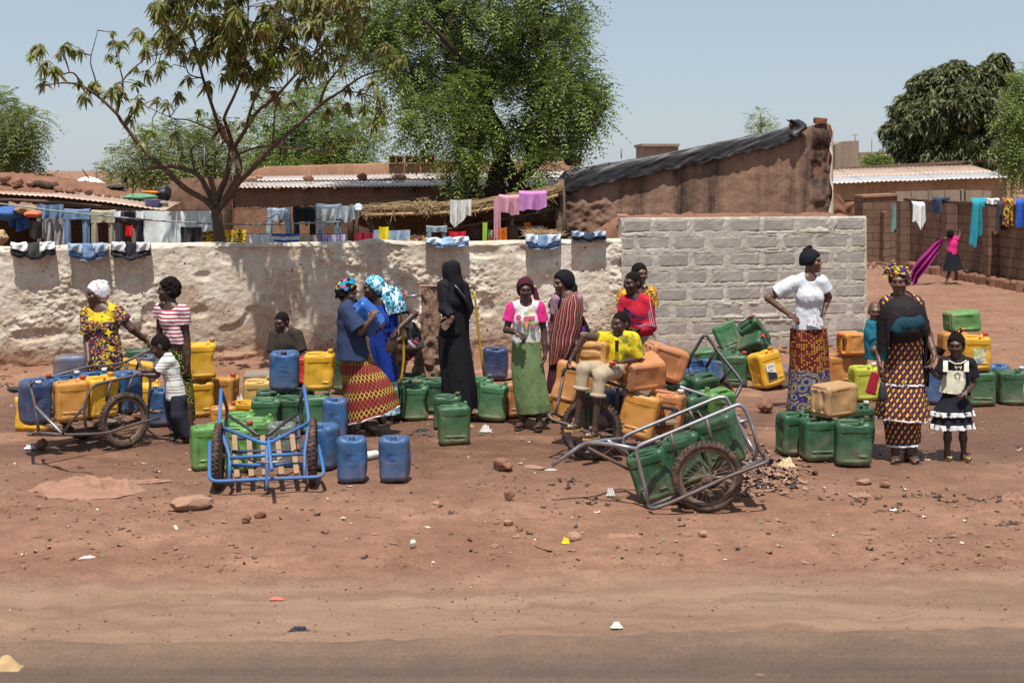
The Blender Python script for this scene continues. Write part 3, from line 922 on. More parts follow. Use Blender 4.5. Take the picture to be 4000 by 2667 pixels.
# cloths and plastic at the roof's right end
def lump_cloth(name,x0,y0,x1,y1,d,mat,label,cat='cloth',seed=0,th=0.16):
 mb = MB()
 c0 = pt((x0+x1)/2,(y0+y1)/2,d);hx = (x1-x0)/2*d/F;hz_ = (y1-y0)/2*d/F
 def fn(u,v):
  a = u*2*math.pi;b = v*math.pi
  r = 1 + 0.35*float(fbm(2.2*math.cos(a)*math.sin(b)+seed,2.2*math.sin(a)*math.sin(b),2.2*math.cos(b),4))
  return c0 + Vector((hx*math.cos(a)*math.sin(b)*r,th*math.sin(a)*math.sin(b)*r,hz_*math.cos(b)*r))
 mb.grid(fn,26,18,True)
 return single(name,mb,mat,c0,label,cat)
GREEN_TARP = mcloth('green_tarp',(0.13,0.30,0.19));ORANGE_C = mcloth('orange_cloth',(0.75,0.20,0.03));BLACK_P = SHEET
lump_cloth('tarpaulin',480,758,620,782,20.9,GREEN_TARP,'faded green tarpaulin crumpled on the shack roof','tarpaulin',3)
lump_cloth('plastic_sheet',420,722,500,742,21.6,BLACK_P,'black plastic heaped on the back of the shack roof','plastic sheet',5)
lump_cloth('plastic_sheet',610,722,668,790,21.3,BLACK_P,'black plastic hanging between the shack roof and the mud stub','plastic sheet',8)
lump_cloth('rag',555,745,618,758,21.0,ORANGE_C,'orange rag on the green tarpaulin','rag',11,.08)
# basin
def lathe(prof_,n=28,flip=False):
 mb = MB()
 def fn(u,v):
  i = int(round(v*(len(prof_)-1)));r,z = prof_[i];a = u*2*math.pi
  return Vector((r*math.cos(a),r*math.sin(a),z))
 return mb.grid(fn,n,len(prof_)-1,True)
def stripe_basin():
 t = NT('striped_basin');c = t.co('Object');x,y,z = t.sep(c)[:3]
 a = t.math('ARCTAN2',y,x);s = t.math('SINE',t.math('MULTIPLY',a,9.0))
 return t.fin(t.mix(t.ramp(s,[(0.49,0.0),(0.51,1.0)]),(0.05,0.25,0.75),(0.45,0.05,0.06)),0.35,None,0.5)
bas = lathe([(0.0,0.0),(0.075,0.0),(0.085,0.005),(0.125,0.10),(0.135,0.102),(0.120,0.098),(0.078,0.012),(0,0.01)])
single_ = link('basin',bas.mesh('basin'),stripe_basin(),None,pt(595,808,20.4))
tag(single_,'small blue and red striped plastic basin on the shack roof','basin')
pb = pt(636,806,20.6)
pan = lathe([(0,0),(.06,0.0),(.085,0.05),(.088,0.055),(.08,.05),(0,.01)])
tag(link('bowl',pan.mesh('bowl'),mplain('dull_aluminium',(0.35,0.33,0.31),.5,.2,8,.2,60,metal=.6),None,pb),'dull metal bowl beside the striped basin','bowl')
# dish and aerials
mb = MB();pc = pt(372,722,23.0)
for k_ in range(1):
 def dish(u,v):
  a = u*2*math.pi;r = 0.30*v
  q = Vector((r*math.cos(a),0.5*r*r/0.3,r*math.sin(a)*0.9))
  return pc + Euler((math.radians(-50),math.radians(35),0)).to_matrix() @ q
 mb.grid(dish,28,8,True)
droot = thing('satellite_dish',pt(372,745,23.0),'white satellite dish on a mast behind the shack roof','satellite dish')
part('dish',mb,mplain('white_paint',(0.72,0.71,0.68),.6,.1),droot)
mb = MB();mb.tube([pc,pt(385,760,23.2),pt(388,900,23.2)],0.02,6);mb.tube([pc + Vector((-.1,0,.1)),pc + Vector((-.18,-.1,.25))],0.01,5)
part('mast',mb,TIMBER,droot)
STEEL = mplain('dull_steel',(0.16,0.155,0.15),0.5,0.3,9,0.2,60,metal=0.5)
def aerial(x,y0,y1,d,label,arms):
 r = thing('aerial',pt(x,y1,d),label,'aerial')
 mb = MB();mb.tube([pt(x,y1,d),pt(x-2,y0,d)],0.014,6);part('mast',mb,STEEL,r)
 mb = MB()
 for (a,yy,l) in arms: mb.tube([pt(x - l,yy,d),pt(x + l*0.4,yy + a,d)],0.009,5)
 part('arm',mb,STEEL,r)
aerial(378,632,770,28,'thin aerial mast against the sky at the left',[(2,640,18),(1,634,10)])
aerial(222,690,720,24,'short aerial on the shack roof',[(1,690,20)])
aerial(800,570,720,30,'slim pole aerial beside the mango trunk',[(0,620,8)])
aerial(838,545,720,31,'thin aerial pole with a small white box behind the mango',[(0,548,6)])
aerial(1280,380,650,32,'tall thin pole in front of the green trees',[(0,380,3)])
# --- thatched shelter
STRAW = mplain('dry_straw',(0.44,0.31,0.17),0.95,0.4,30,0.6,120)
def weave_mat():
 t = NT('woven_mat');c = t.co('Object')
 a = t.noise(t.co('Object',(8,8,45)),1.0,3,0.6);b = t.noise(c,30,4,0.7)
 col = t.mix(a,(0.045,0.03,0.018),(0.17,0.115,0.065))
 return t.fin(t.mix(t.ramp(b,[(0.35,0.7),(0.55,0)]),col,(0.02,0.013,0.009)),0.95,t.bump(a,0.9,0.02),0.1)
TD = 20.4
troot = thing('thatch_shelter',pt(1800,665,TD) - Vector((0,0,HC)),'straw shelter on crooked poles behind the plastered wall','shelter')
ed = [(1421,812),(1560,806),(1700,803),(1820,800),(1931,783),(2040,765),(2139,750),(2192,727)]
ex = [p[0] for p in ed];ey = [p[1] for p in ed]
def edge_p(x,dy=0.0,dd_=0.0): return pt(x,np.interp(x,ex,ey) + dy,TD + dd_)
rs = random.Random(5)
mb = MB()
for k_ in range(900):                            # bundled stalks along the edge
 x = rs.uniform(1405,2185);l = rs.uniform(40,130)
 y_ = rs.gauss(0,9);dd_ = rs.uniform(-0.10,0.12)
 p = edge_p(x,y_ + 8,dd_);q = edge_p(min(2200,x + l),y_ + 8 + rs.uniform(-9,9),dd_ + rs.uniform(-.03,.03))
 mb.tube([p,(p+q)/2 + Vector((0,0,rs.uniform(-.01,.012))),q],0.0055,3,False)
for k_ in range(220):                            # loose straws
 x = rs.uniform(1420,2180);p = edge_p(x,rs.uniform(-6,20),-0.1);mb.tube([p,p + Vector((rs.uniform(-.12,.12),rs.uniform(-.03,.02),rs.uniform(-.14,.03)))],0.003,3,False)
for k_ in range(160):
 x = rs.gauss(1655,14);p = edge_p(x,rs.uniform(-30,16),-0.12);mb.tube([p,p + Vector((rs.uniform(-.06,.06),-.02,rs.uniform(-.1,.05)))],0.005,3,False)
st_o = part('straw_edge',mb,STRAW,troot);st_o['kind'] = 'stuff'
mb = MB();mb.tube([edge_p(x,30,-0.08) for x in (1425,1560,1700,1850,1960,2080,2180)],0.026,8)
part('bamboo_pole',mb,mplain('bamboo',(0.40,0.26,0.13),.6,.3,14,.3,60),troot)
mb = MB()
def mat_(u,v):
 x = 1330 + (2200-1330)*u
 xe = max(1421,x)
 sag = np.interp(x,[1330,1421,1530,1640,1900,2050,2200],[40,62,105,100,95,60,30])
 dyy = 12 + sag*math.sin(min(1,v*1.6)*math.pi/2) - max(0,v-0.62)*90
 return edge_p(xe,dyy,0.10 + 1.7*v) + Vector(((x - xe)*TD/F,0.03*float(fbm(u*30,v*9,1.0,3)),0.02*float(fbm(u*40,v*16,3.0,3))))
mb.grid(mat_,90,26)
part('woven_mat',mb,weave_mat(),troot)
for pts_,r in [([(1372,960),(1370,860),(1378,800)],.045),([(1395,960),(1393,870),(1402,795)],.03),([(1413,830),(1440,880),(1500,910),(1560,930)],.022),([(1440,965),(1455,880),(1430,835)],.035),
    ([(1490,835),(1540,900),(1580,925)],.026),([(1560,928),(1700,905),(1830,880),(2180,815)],.022),([(2205,960),(2200,850),(2190,700)],.05),([(2190,960),(2186,880),(2182,815)],.06),([(1738,960),(1740,850),(1735,790)],.03),([(2010,960),(1998,880)],.08)]:
 mb = MB();mb.tube([pt(x,y,TD + 0.05 + 0.02*i) for i,(x,y) in enumerate(pts_)],r,8);part('pole',mb,TIMBER,troot)
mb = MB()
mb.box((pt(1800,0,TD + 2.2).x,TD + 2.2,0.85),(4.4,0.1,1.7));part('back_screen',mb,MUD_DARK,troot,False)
mb = MB();rt = []
for k_ in range(9): rt.append(pt(1545 - 22*k_/8,806 + 70*(k_/8)**1.3,TD - 0.12))
mb.tube(rt,0.006,5);part('rope',mb,STRAW,troot)
# oil drum end seen under the mat
mb = MB();p = pt(1861,905,TD + 0.4);mb.tube([p + Vector((0,-0.02,0)),p + Vector((0,0.35,0))],0.098,26);mb.tube([p + Vector((math.cos(a*.2618)*.095,-.025,math.sin(a*.2618)*.095)) for a in range(24)],0.01,6,closed=True)
single('metal_drum',mb,mplain('weathered_drum',(0.14,0.11,0.09),.8,.5,8,.4,40),p,'small round drum lid in the shade of the straw shelter','drum')
mb = MB()
for k_ in range(500):
 p = pt(rs.uniform(2060,2190),920 - abs(rs.gauss(0,9)),TD - 0.6 + rs.uniform(-.2,.2));mb.tube([p,p + Vector((rs.uniform(-.14,.14),rs.uniform(-.06,.06),rs.uniform(-.03,.04)))],0.003,3,False)
so = single('straw_heap',mb,STRAW,pt(2120,920,TD-.6),'loose straw heaped behind the folded jeans','straw');so['kind'] = 'stuff'
# --- alley on the right
def alley_mat():
 t = NT('alley_block_wall');c = t.co('Object')
 a = t.noise(c,1.5,6,0.65);f = t.noise(c,50,4,0.7)
 z = t.sep(c)[2];yv = t.sep(c)[1];xv = t.sep(c)[0]
 br = t.n('TexBrick');br.inputs['Scale'].default_value = 1.0
 br.inputs['Brick Width'].default_value = 0.42;br.inputs['Row Height'].default_value = 0.21;br.inputs['Mortar Size'].default_value = 0.012
 br.offset = 0.5
 t.to(t.comb(t.math('ADD',yv,xv),z,0.0),br.inputs['Vector'])
 br.inputs['Color1'].default_value = (0.20,0.125,0.085,1);br.inputs['Color2'].default_value = (0.165,0.10,0.07,1);br.inputs['Mortar'].default_value = (0.085,0.055,0.04,1)
 col = t.mix(t.ramp(a,[(0.35,0.5),(0.6,0.0)]),br.outputs[0],(0.12,0.07,0.05))
 nb = t.bump(t.math('SUBTRACT',t.math('MULTIPLY',f,0.4),t.math('MULTIPLY',br.outputs[1],0.8)),0.7,0.02)
 return t.fin(col,0.95,nb,0.12)
ALLEY = alley_mat()
A_ = Vector((10.205,36.3,0));B_ = Vector((10.695,29.7,0))
adir = (B_ - A_).normalized();an = Vector((adir.y,-adir.x,0))
if an.x > 0: an = -an
aroot = thing('alley_wall',A_ + adir*4,'long dark brown block wall with pilasters along the alley, clothes on its top','wall')
arz = math.atan2(adir.y,adir.x)
def abox(s0,s1,o0,o1,z0,z1,mb=None):
 mb = mb or MB()
 c = A_ + adir*((s0+s1)/2) + an*((o0+o1)/2);c.z = (z0+z1)/2
 return mb.box(c,(abs(s1-s0),abs(o1-o0),z1-z0),(0,0,arz))
part('wall_body',abox(-0.6,14,0,-0.18,-0.1,1.74),ALLEY,aroot,False)
mb = MB()
for k_ in range(34):
 s = -0.6 + k_*0.43
 abox(s,s + 0.42,0.012,-0.19,1.742,1.742 + 0.02 + 0.02*rs.random(),mb)
part('coping',mb,ALLEY,aroot,False)
def apx(x):       # distance along the alley wall under photo column x
 t = (x - CX)/F
 return (t*A_.y - A_.x)/(adir.x - t*adir.y)
for x_,w_ in [(3545,0.24),(3730,0.26),(3890,0.24)]:
 s = apx(x_)
 part('pilaster',abox(s - 0.16,s + 0.16,w_,-0.01,-0.1,1.70),ALLEY,aroot,False)
mb = MB()
for k_ in range(42):                             # broken footing along the wall's base
 s = 0.3 + k_*0.2;
 if s > 8: break
 p = A_ + adir*s + an*(0.12 + 0.12*rs.random())
 me = None
 mb.box(p + Vector((0,0,0.06)),(0.24,0.24,0.2 + 0.1*rs.random()),(rs.uniform(-.2,.2),rs.uniform(-.2,.2),rs.random()*3))
fo = part('footing',mb,MUD_RED,aroot,False);fo['kind'] = 'stuff'
m_ = fo.modifiers.new('bevel','BEVEL');m_.width = 0.04;m_.segments = 2
# walls closing the far end
r_ = thing('end_wall',pt(3440,1000,39),'dark mud wall closing the far end of the alley','wall')
part('wall_body',slab([(3372,1030),(3372,770),(3505,762),(3505,1030)][::-1],39.0,40.0),ALLEY,r_,False)
part('wall_end',slab([(3449,1030),(3452,830),(3470,826),(3474,1030)][::-1],38.6,38.99),ALLEY,r_,False)
part('coping',slab([(3370,772),(3370,764),(3508,757),(3508,766)][::-1],38.95,40.05),MUD_PALE,r_,False)
r_ = thing('mud_wall',pt(3330,1000,41),'crumbling brown mud wall seen past the corner of the block wall','wall')
mb = MB()
def crumble(u,v):
 x = 3200 + 190*u;d_ = 41.5
 top = ez(np.interp(x,[3200,3270,3300,3350,3390],[750,760,790,792,775]),d_) + 0.05*float(fbm(u*9,0,1,3))
 return Vector((pt(x,0,d_).x,d_ + 0.08*float(fbm(u*8,v*8,3.0,3)) + (0.5 if v == 1.0 else 0),top*min(1,v*1.05)))
mb.grid(crumble,40,30);part('wall_body',mb,MUD_RED,r_)
r_ = thing('parapet_wall',pt(3690,790,43),'low pale block parapet in front of the tin roofed house on the right','wall')
for k_,(xa,xb,yt) in enumerate([(3500,3560,750),(3562,3625,748),(3627,3690,746),(3692,3750,744),(3756,3766,742),(3772,3838,745),(3840,3872,747)]):
 part('block',slab([(xa,800),(xa,yt),(xb,yt - 1),(xb,800)][::-1],43.0 + 0.01*k_,43.3),CONC,r_,False)
# house with the tin roof on the right
rroot = thing('tin_house',pt(3600,665,46) - Vector((0,0,HC)),'low beige house with a grey tin roof beyond the alley on the right','house')
part('wall',slab([(3255,1000),(3255,712),(3600,705),(3955,690),(3955,1000)][::-1],46,50),mud_mat('beige_wall',(0.40,0.27,0.165),0.3),rroot,False)
part('side_wall',slab([(3956,1000),(3956,672),(3962,668),(3962,1000)][::-1],45.8,51),mud_mat('grey_end_wall',(0.27,0.19,0.14),0.3),rroot,False)
mb = MB();mb.box((pt(3330,0,46).x,45.99,1.45),(0.55,0.05,0.14));part('window_slot',mb,MUD_DARK,rroot,False)
for k_,(xa,xb) in enumerate([(3250,3390),(3380,3530),(3520,3670),(3660,3800),(3790,3948)]):
 def lin(y0,y1,d_): return lambda X: (d_,ez(y0 + (y1-y0)*(X/d_*F + CX - 3250)/700,d_))
 Xa,Xb = pt(xa,0,45.6).x,pt(xb,0,45.6).x
 tin_sheet(rroot,Xa,Xb,lin(716,692,45.6),lin(690,668,47.2),TIN_BLUE,0.15,0.016,z0=0.01*(k_ % 2))
 tin_sheet(rroot,Xa,Xb,lin(692,670,47.1),lin(664,640,49.5),TIN_RUST,0.15,0.016,z0=0.01*(k_ % 2) + 0.012)
part('parapet',slab([(3240,672),(3240,656),(3560,640),(3865,622),(3900,636),(3962,664),(3962,674),(3900,652),(3862,634),(3560,650)][::-1],49.6,50),mud_mat('brown_parapet',(0.19,0.12,0.085)),rroot,False)
# far grey concrete buildings
froot = thing('concrete_building',pt(3380,665,75) - Vector((0,0,HC)),'unfinished grey concrete building on the skyline at the right','building')
part('tower',slab([(3262,760),(3262,566),(3290,553),(3355,549),(3355,760)][::-1],75,79),CONC,froot,False)
part('wing',slab([(3357,760),(3357,596),(3515,588),(3515,760)][::-1],76,80),CONC,froot,False)
for x_ in (3405,3448):
 mb = MB();mb.tube([pt(x_,590,77),pt(x_,540 if x_ < 3440 else 537,77)],0.02,5);part('rebar',mb,STEEL,froot)
mb = MB();mb.tube([pt(3340,550,76),pt(3341,525,76)],0.02,5);mb.tube([pt(3330,527,76),pt(3350,526,76)],0.02,5);part('aerial',mb,STEEL,froot)
r_ = thing('flat_building',pt(2570,665,70) - Vector((0,0,HC)),'flat concrete roof showing above the black plastic','building')
part('wall',slab([(2512,760),(2512,566),(2650,566),(2650,760)][::-1],70,74),CONC,r_,False)
part('roof_rim',slab([(2506,572),(2506,562),(2655,562),(2655,572)][::-1],69.8,74.2),CONC,r_,False)
for x_,lb in ((2427,'thin steel rod on the skyline left of the flat concrete roof'),):
 mb = MB();mb.tube([pt(x_,620,70),pt(x_,578,70)],0.03,5);single('steel_rod',mb,STEEL,pt(x_,620,70),lb,'rod')
# ================================================================ TREES
def leaf_mat(name,stops,rough=0.55,trans=0.3,spec=0.35):
 t = NT(name)
 r = t.n('NewGeometry').outputs['Random Per Island']
 col = t.ramp(r,stops)
 return t.fin(col,rough,None,spec,0.0,trans)
BARK = mplain('tree_bark',(0.115,0.072,0.052),0.95,0.4,14,0.9,40,0.02)
BARK_DARK = mplain('neem_bark',(0.06,0.042,0.034),0.95,0.4,14,0.9,40,0.02)
MANGO_LEAF = leaf_mat('mango_leaf',[(0.0,(0.095,0.125,0.028)),(0.45,(0.185,0.210,0.052)),(0.80,(0.290,0.290,0.095)),(0.95,(0.33,0.26,0.11)),(1.0,(0.33,0.17,0.10))],0.42,0.45)
MANGO_YOUNG = leaf_mat('fresh_mango_leaf',[(0.0,(0.13,0.20,0.025)),(0.6,(0.24,0.31,0.04)),(1.0,(0.33,0.36,0.08))],0.5,0.35)
NEEM_LEAF = leaf_mat('neem_leaf',[(0.0,(0.080,0.125,0.026)),(0.5,(0.180,0.255,0.055)),(0.85,(0.280,0.350,0.090)),(1.0,(0.38,0.42,0.17))],0.5,0.3)
PALE_LEAF = leaf_mat('pale_leaf',[(0.0,(0.11,0.155,0.050)),(0.5,(0.195,0.245,0.080)),(1.0,(0.30,0.33,0.13))],0.6,0.35)
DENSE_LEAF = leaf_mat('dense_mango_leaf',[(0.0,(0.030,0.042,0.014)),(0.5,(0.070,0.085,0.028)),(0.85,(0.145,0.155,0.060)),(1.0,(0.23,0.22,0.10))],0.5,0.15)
def rnd_dirs(n,rs,up=0.0):
 v = rs.randn(n,3);v[:,2] += up
 return v/np.linalg.norm(v,axis=1)[:,None]
def blades(P,Dr,L,W,droop,rs,fold=0.25):
 """narrow drooping leaves: 3 quads each. P base, Dr direction, L length, W width -> verts, quads"""
 n = len(P)
 side = np.cross(Dr,np.array([0,0,1.0]));nn = np.linalg.norm(side,axis=1);side[nn < 1e-3] = (1,0,0)
 side /= np.linalg.norm(side,axis=1)[:,None]
 roll = rs.uniform(-0.7,0.7,n)
 up = np.cross(side,Dr)
 side = side*np.cos(roll)[:,None] + up*np.sin(roll)[:,None]
 ts = np.array([0.0,0.33,0.68,1.0]);ws = np.array([0.18,1.0,0.85,0.06])
 V = np.empty((n,8,3))
 for k in range(4):
  c = P + Dr*(L*ts[k])[:,None]
  c[:,2] -= droop*L*ts[k]**2
  V[:,2*k] = c - side*(W*ws[k]/2)[:,None];V[:,2*k+1] = c + side*(W*ws[k]/2)[:,None]
 b = np.arange(n)*8
 Q = np.concatenate([np.stack([b+2*k,b+2*k+1,b+2*k+3,b+2*k+2],1) for k in range(3)])
 return V.reshape(-1,3),Q
def join(parts):
 vs,qs,o = [],[],0
 for v,q in parts:
  vs.append(v);qs.append(q + o);o += len(v)
 return np.concatenate(vs),np.concatenate(qs)
def rosette(seed,n=13,L=0.19,W=0.04,lo=-1.0,hi=0.35):
 rs = np.random.RandomState(seed)
 a = rs.uniform(0,2*np.pi,n);el = rs.uniform(lo,hi,n)
 Dr = np.stack([np.cos(a)*np.cos(el),np.sin(a)*np.cos(el),np.sin(el)],1)
 Pb = np.stack([rs.uniform(-.012,.012,n),rs.uniform(-.012,.012,n),rs.uniform(-.05,.04,n)],1)
 return blades(Pb,Dr,L*rs.uniform(0.65,1.2,n),W*rs.uniform(0.8,1.2,n),rs.uniform(0.25,0.95),rs)
# ---------------------------------------------------------------- mango tree behind the wall
MT = 18.75
def mp(x,y,dd_=0.0): return pt(x/1.47,y/1.47,MT + dd_)
mroot = thing('mango_tree',pt(860,665,MT) - Vector((0,0,HC)),'spreading mango tree with drooping leaf tufts growing just behind the plastered wall','tree')
BR = [ # photo trace (x, y), radius start -> end, depth drift
 ([(1290,1560),(1265,1396),(1250,1280),(1238,1200)],.088,.080,0,0),
 ([(1235,1210),(1180,1150),(1060,1080),(960,985),(870,905),(800,830),(700,700),(670,655),(570,560),(480,500),(420,480),(320,480),(230,505)],.055,.008,0,-1.0),
 ([(670,655),(695,560),(705,470),(690,400),(670,330)],.022,.006,-.4,-.2),
 ([(480,500),(420,420),(330,430),(240,390),(190,300)],.016,.005,-.8,-1.3),
 ([(570,560),(545,450),(520,350),(548,230),(560,175)],.015,.003,-.5,-.8),
 ([(700,470),(760,400),(850,330),(930,310),(1000,250)],.014,.005,-.4,.3),
 ([(1232,1190),(1190,1090),(1130,1000),(1000,955),(905,962),(830,970)],.048,.026,0,-.4),
 ([(1120,990),(1100,900),(1102,850),(1140,825),(1195,798)],.02,.008,-.1,-.5),
 ([(1240,1180),(1228,1100),(1205,1015)],.05,.042,-.05,-.2),
 ([(1242,1190),(1265,1100),(1305,1000),(1330,850)],.055,.044,0,.5),
 ([(1330,850),(1290,790),(1262,740),(1215,600),(1165,450),(1140,340),(1105,220),(1020,130),(950,70)],.042,.008,.5,-1.0),
 ([(1262,760),(1180,730),(1080,690),(1000,682),(900,640),(820,600)],.018,.005,.5,-.1),
 ([(1140,340),(1230,310),(1320,220),(1380,90)],.02,.006,-.3,-1.4),
 ([(1245,1200),(1310,1120),(1355,1040),(1372,940),(1342,850)],.06,.05,0,.3),
 ([(1342,850),(1400,760),(1480,640),(1560,580),(1680,450),(1790,330),(1850,180),(1900,40)],.038,.008,.3,-2.4),
 ([(1342,850),(1300,720),(1290,670),(1350,540),(1400,400),(1418,250),(1425,60),(1430,-120)],.034,.008,.3,-1.7),
 ([(1405,755),(1450,600),(1500,500),(1560,390),(1600,200),(1640,20),(1650,-150)],.026,.006,.2,-0.4),
 ([(1250,1205),(1330,1110),(1370,1050),(1450,970),(1560,850),(1700,730),(1830,610),(1950,530),(2080,440),(2210,400)],.058,.01,0,-1.3),
 ([(1565,845),(1572,740),(1580,640),(1610,560)],.02,.007,-.4,-.8),
 ([(1372,885),(1450,855),(1530,840),(1700,855),(1780,860),(1830,880)],.02,.006,.2,-.7),
 ([(1830,610),(1880,480),(1960,380),(2010,270),(2050,130)],.022,.006,-.8,-1.8),
 ([(1950,530),(2040,530),(2140,560),(2200,620)],.014,.005,-.9,-1.5),
 ([(1420,250),(1500,160),(1580,60),(1700,-60)],.016,.005,-.5,-2.4),
 ([(1165,450),(1080,420),(1040,280),(900,320)],.014,.005,-.2,-1.0),
]
bpts = []
rs = random.Random(21)
for i,(pp,r0,r1,d0,d1) in enumerate(BR):
 n = len(pp);P3 = []
 for k,(x,y) in enumerate(pp):
  q = k/(n-1);P3.append(mp(x,y,d0 + (d1-d0)*q))
 S = []
 for k in range(n-1):
  p0 = P3[max(0,k-1)];p1 = P3[k];p2 = P3[k+1];p3 = P3[min(n-1,k+2)]
  for m in range(4):
   t = m/4;S.append(0.5*((2*p1) + (p2-p0)*t + (2*p0-5*p1+4*p2-p3)*t*t + (3*p1-p0-3*p2+p3)*t**3))
 S.append(P3[-1])
 rr = [(r0 + (r1-r0)*(k/(len(S)-1))**0.8)*.84 for k in range(len(S))]
 if i == 0: rr = [q*(1 + 0.05*math.sin(k*2.1)) for k,q in enumerate(rr)]
 mb = MB();mb.tube(S,rr,10)
 part('trunk' if i == 0 else 'limb',mb,BARK,mroot)
 if i > 0: bpts += [(S[k],rr[k]) for k in range(len(S))]
# leaf tufts: where the photo shows them, plus the dense upper crown
spots = [(190,330),(270,380),(370,300),(250,470),(460,320),(520,500),(560,520),(640,520),(500,560),(660,260),(720,280),(790,210),(850,270),(860,320),(770,400),(780,480),(900,440),(940,400),(950,380),
 (880,580),(950,600),(800,580),(740,670),(1030,560),(890,790),(1020,780),(830,850),(730,1030),(800,1060),(770,1000),(1150,650),(1180,500),(1090,450),(1060,330),(1280,470),(1250,310),(1440,670),(1370,740),(1440,540),
 (1500,460),(1310,890),(1700,600),(1860,690),(1940,600),(2000,600),(2040,790),(2150,500),(2170,620),(2200,690),(2250,400),(2300,330),(1920,840),(1640,840),(2120,300),(2080,640),(2090,560),(1980,440),(2020,500),(1880,640),
 (620,330),(700,360),(820,430),(660,480),(440,480),(600,560),(700,560),(760,640),(220,290),(330,320),(410,300),(240,400),(300,400),(650,220),(830,200),(900,230),(980,250),(1010,200),(2220,270),(2300,480),(2140,720),(2180,560)]
rr2 = np.random.RandomState(4)
for k in range(300):
 while True:
  x = rr2.uniform(880,2150);y = rr2.uniform(-330,480)
  cxx = 1480;
  if ((x - cxx)/620)**2 + ((y - 60)/430)**2 < 1 and not (x < 1080 and y > 320): break
 spots.append((x,y))
ros = [rosette(50 + k,20 + k % 6,0.125 + 0.010*(k % 4),0.039,-1.0 + .1*(k % 3),.35 + .15*(k % 4)) for k in range(9)]
rmesh = [mk_mesh('leaf_tuft',v,q,None,False) for v,q in ros]
ryoung = [mk_mesh('leaf_tuft',v*0.9,q,None,False) for v,q in ros[:4]]
for m in rmesh: m.materials.append(MANGO_LEAF)
for m in ryoung: m.materials.append(MANGO_YOUNG)
cmb = MB();cmb.tube([mp(1430,60,.3),mp(1432,40,.3)],.01,4)
crown = part('crown',cmb,BARK,mroot)
tw = MB()
BP_ = np.array([b[0][:] for b in bpts])
tufts = []
for k,(x,y) in enumerate(spots):
 for rep in range(2 if k >= 82 and k % 3 == 0 else 1):
  xx = x + rs.uniform(-20,20);yy = y + rs.uniform(-20,20)
  scr = np.array([[(b[0]*F/b[1] + CX)*1.47,((HC - b[2])*F/b[1] + HY)*1.47] for b in BP_])
  j = int(np.argmin((scr[:,0]-xx)**2 + (scr[:,1]-yy)**2)) if True else 0
  dd_ = BP_[j][1] - MT + rs.gauss(0,0.28 if k < 82 else 0.45)
  p = mp(xx,yy - 14,dd_)
  tufts.append(p)
  j = int(np.argmin(((BP_ - np.array(p[:]))**2).sum(1)))
  b = Vector(BP_[j]);mid = (b + p)/2 + Vector((rs.uniform(-.05,.05),rs.uniform(-.05,.05),rs.uniform(-.02,.08)))
  tw.tube([b,mid,p,p - Vector((0,0,.03))],[.008,.0055,.004,.003],5,False)
part('twigs',tw,BARK,mroot)['kind'] = 'stuff'
extra = []
for k,p in enumerate(tufts):
 yng = (k % 6 == 0 and p.z < 4.2)
 if k < 300:
  me = (ryoung[k % 4] if yng else rmesh[k % 9])
  o = link('leaf_tuft',me,None,crown)
  o.location = p - ORG[mroot.name]
  o.rotation_euler = (rs.uniform(-.3,.3),rs.uniform(-.3,.3),rs.uniform(0,6.28));s_ = rs.uniform(0.65,1.1);o.scale = (s_,s_,s_)
 else:
  v,q = ros[k % 9];a = rs.uniform(0,6.28);ca,sa = math.cos(a),math.sin(a)
  extra.append((np.stack([v[:,0]*ca - v[:,1]*sa,v[:,0]*sa + v[:,1]*ca,v[:,2]],1) + np.array(p[:]),q))
if extra:
 v,q = join(extra);o = npart('leaves',v,q,MANGO_LEAF,crown,None,False);o['kind'] = 'stuff'
# a withered brown tuft
for (x,y) in ((1270,720),(1580,530)):
 me = rmesh[3].copy();me.materials.clear();me.materials.append(mplain('withered_leaf',(0.28,0.13,0.085),.9,.3,20,0));o = link('withered_tuft',me,None,crown);o.location = mp(x,y,-.1) - ORG[mroot.name];o.scale = (1.25,1.25,1.25)
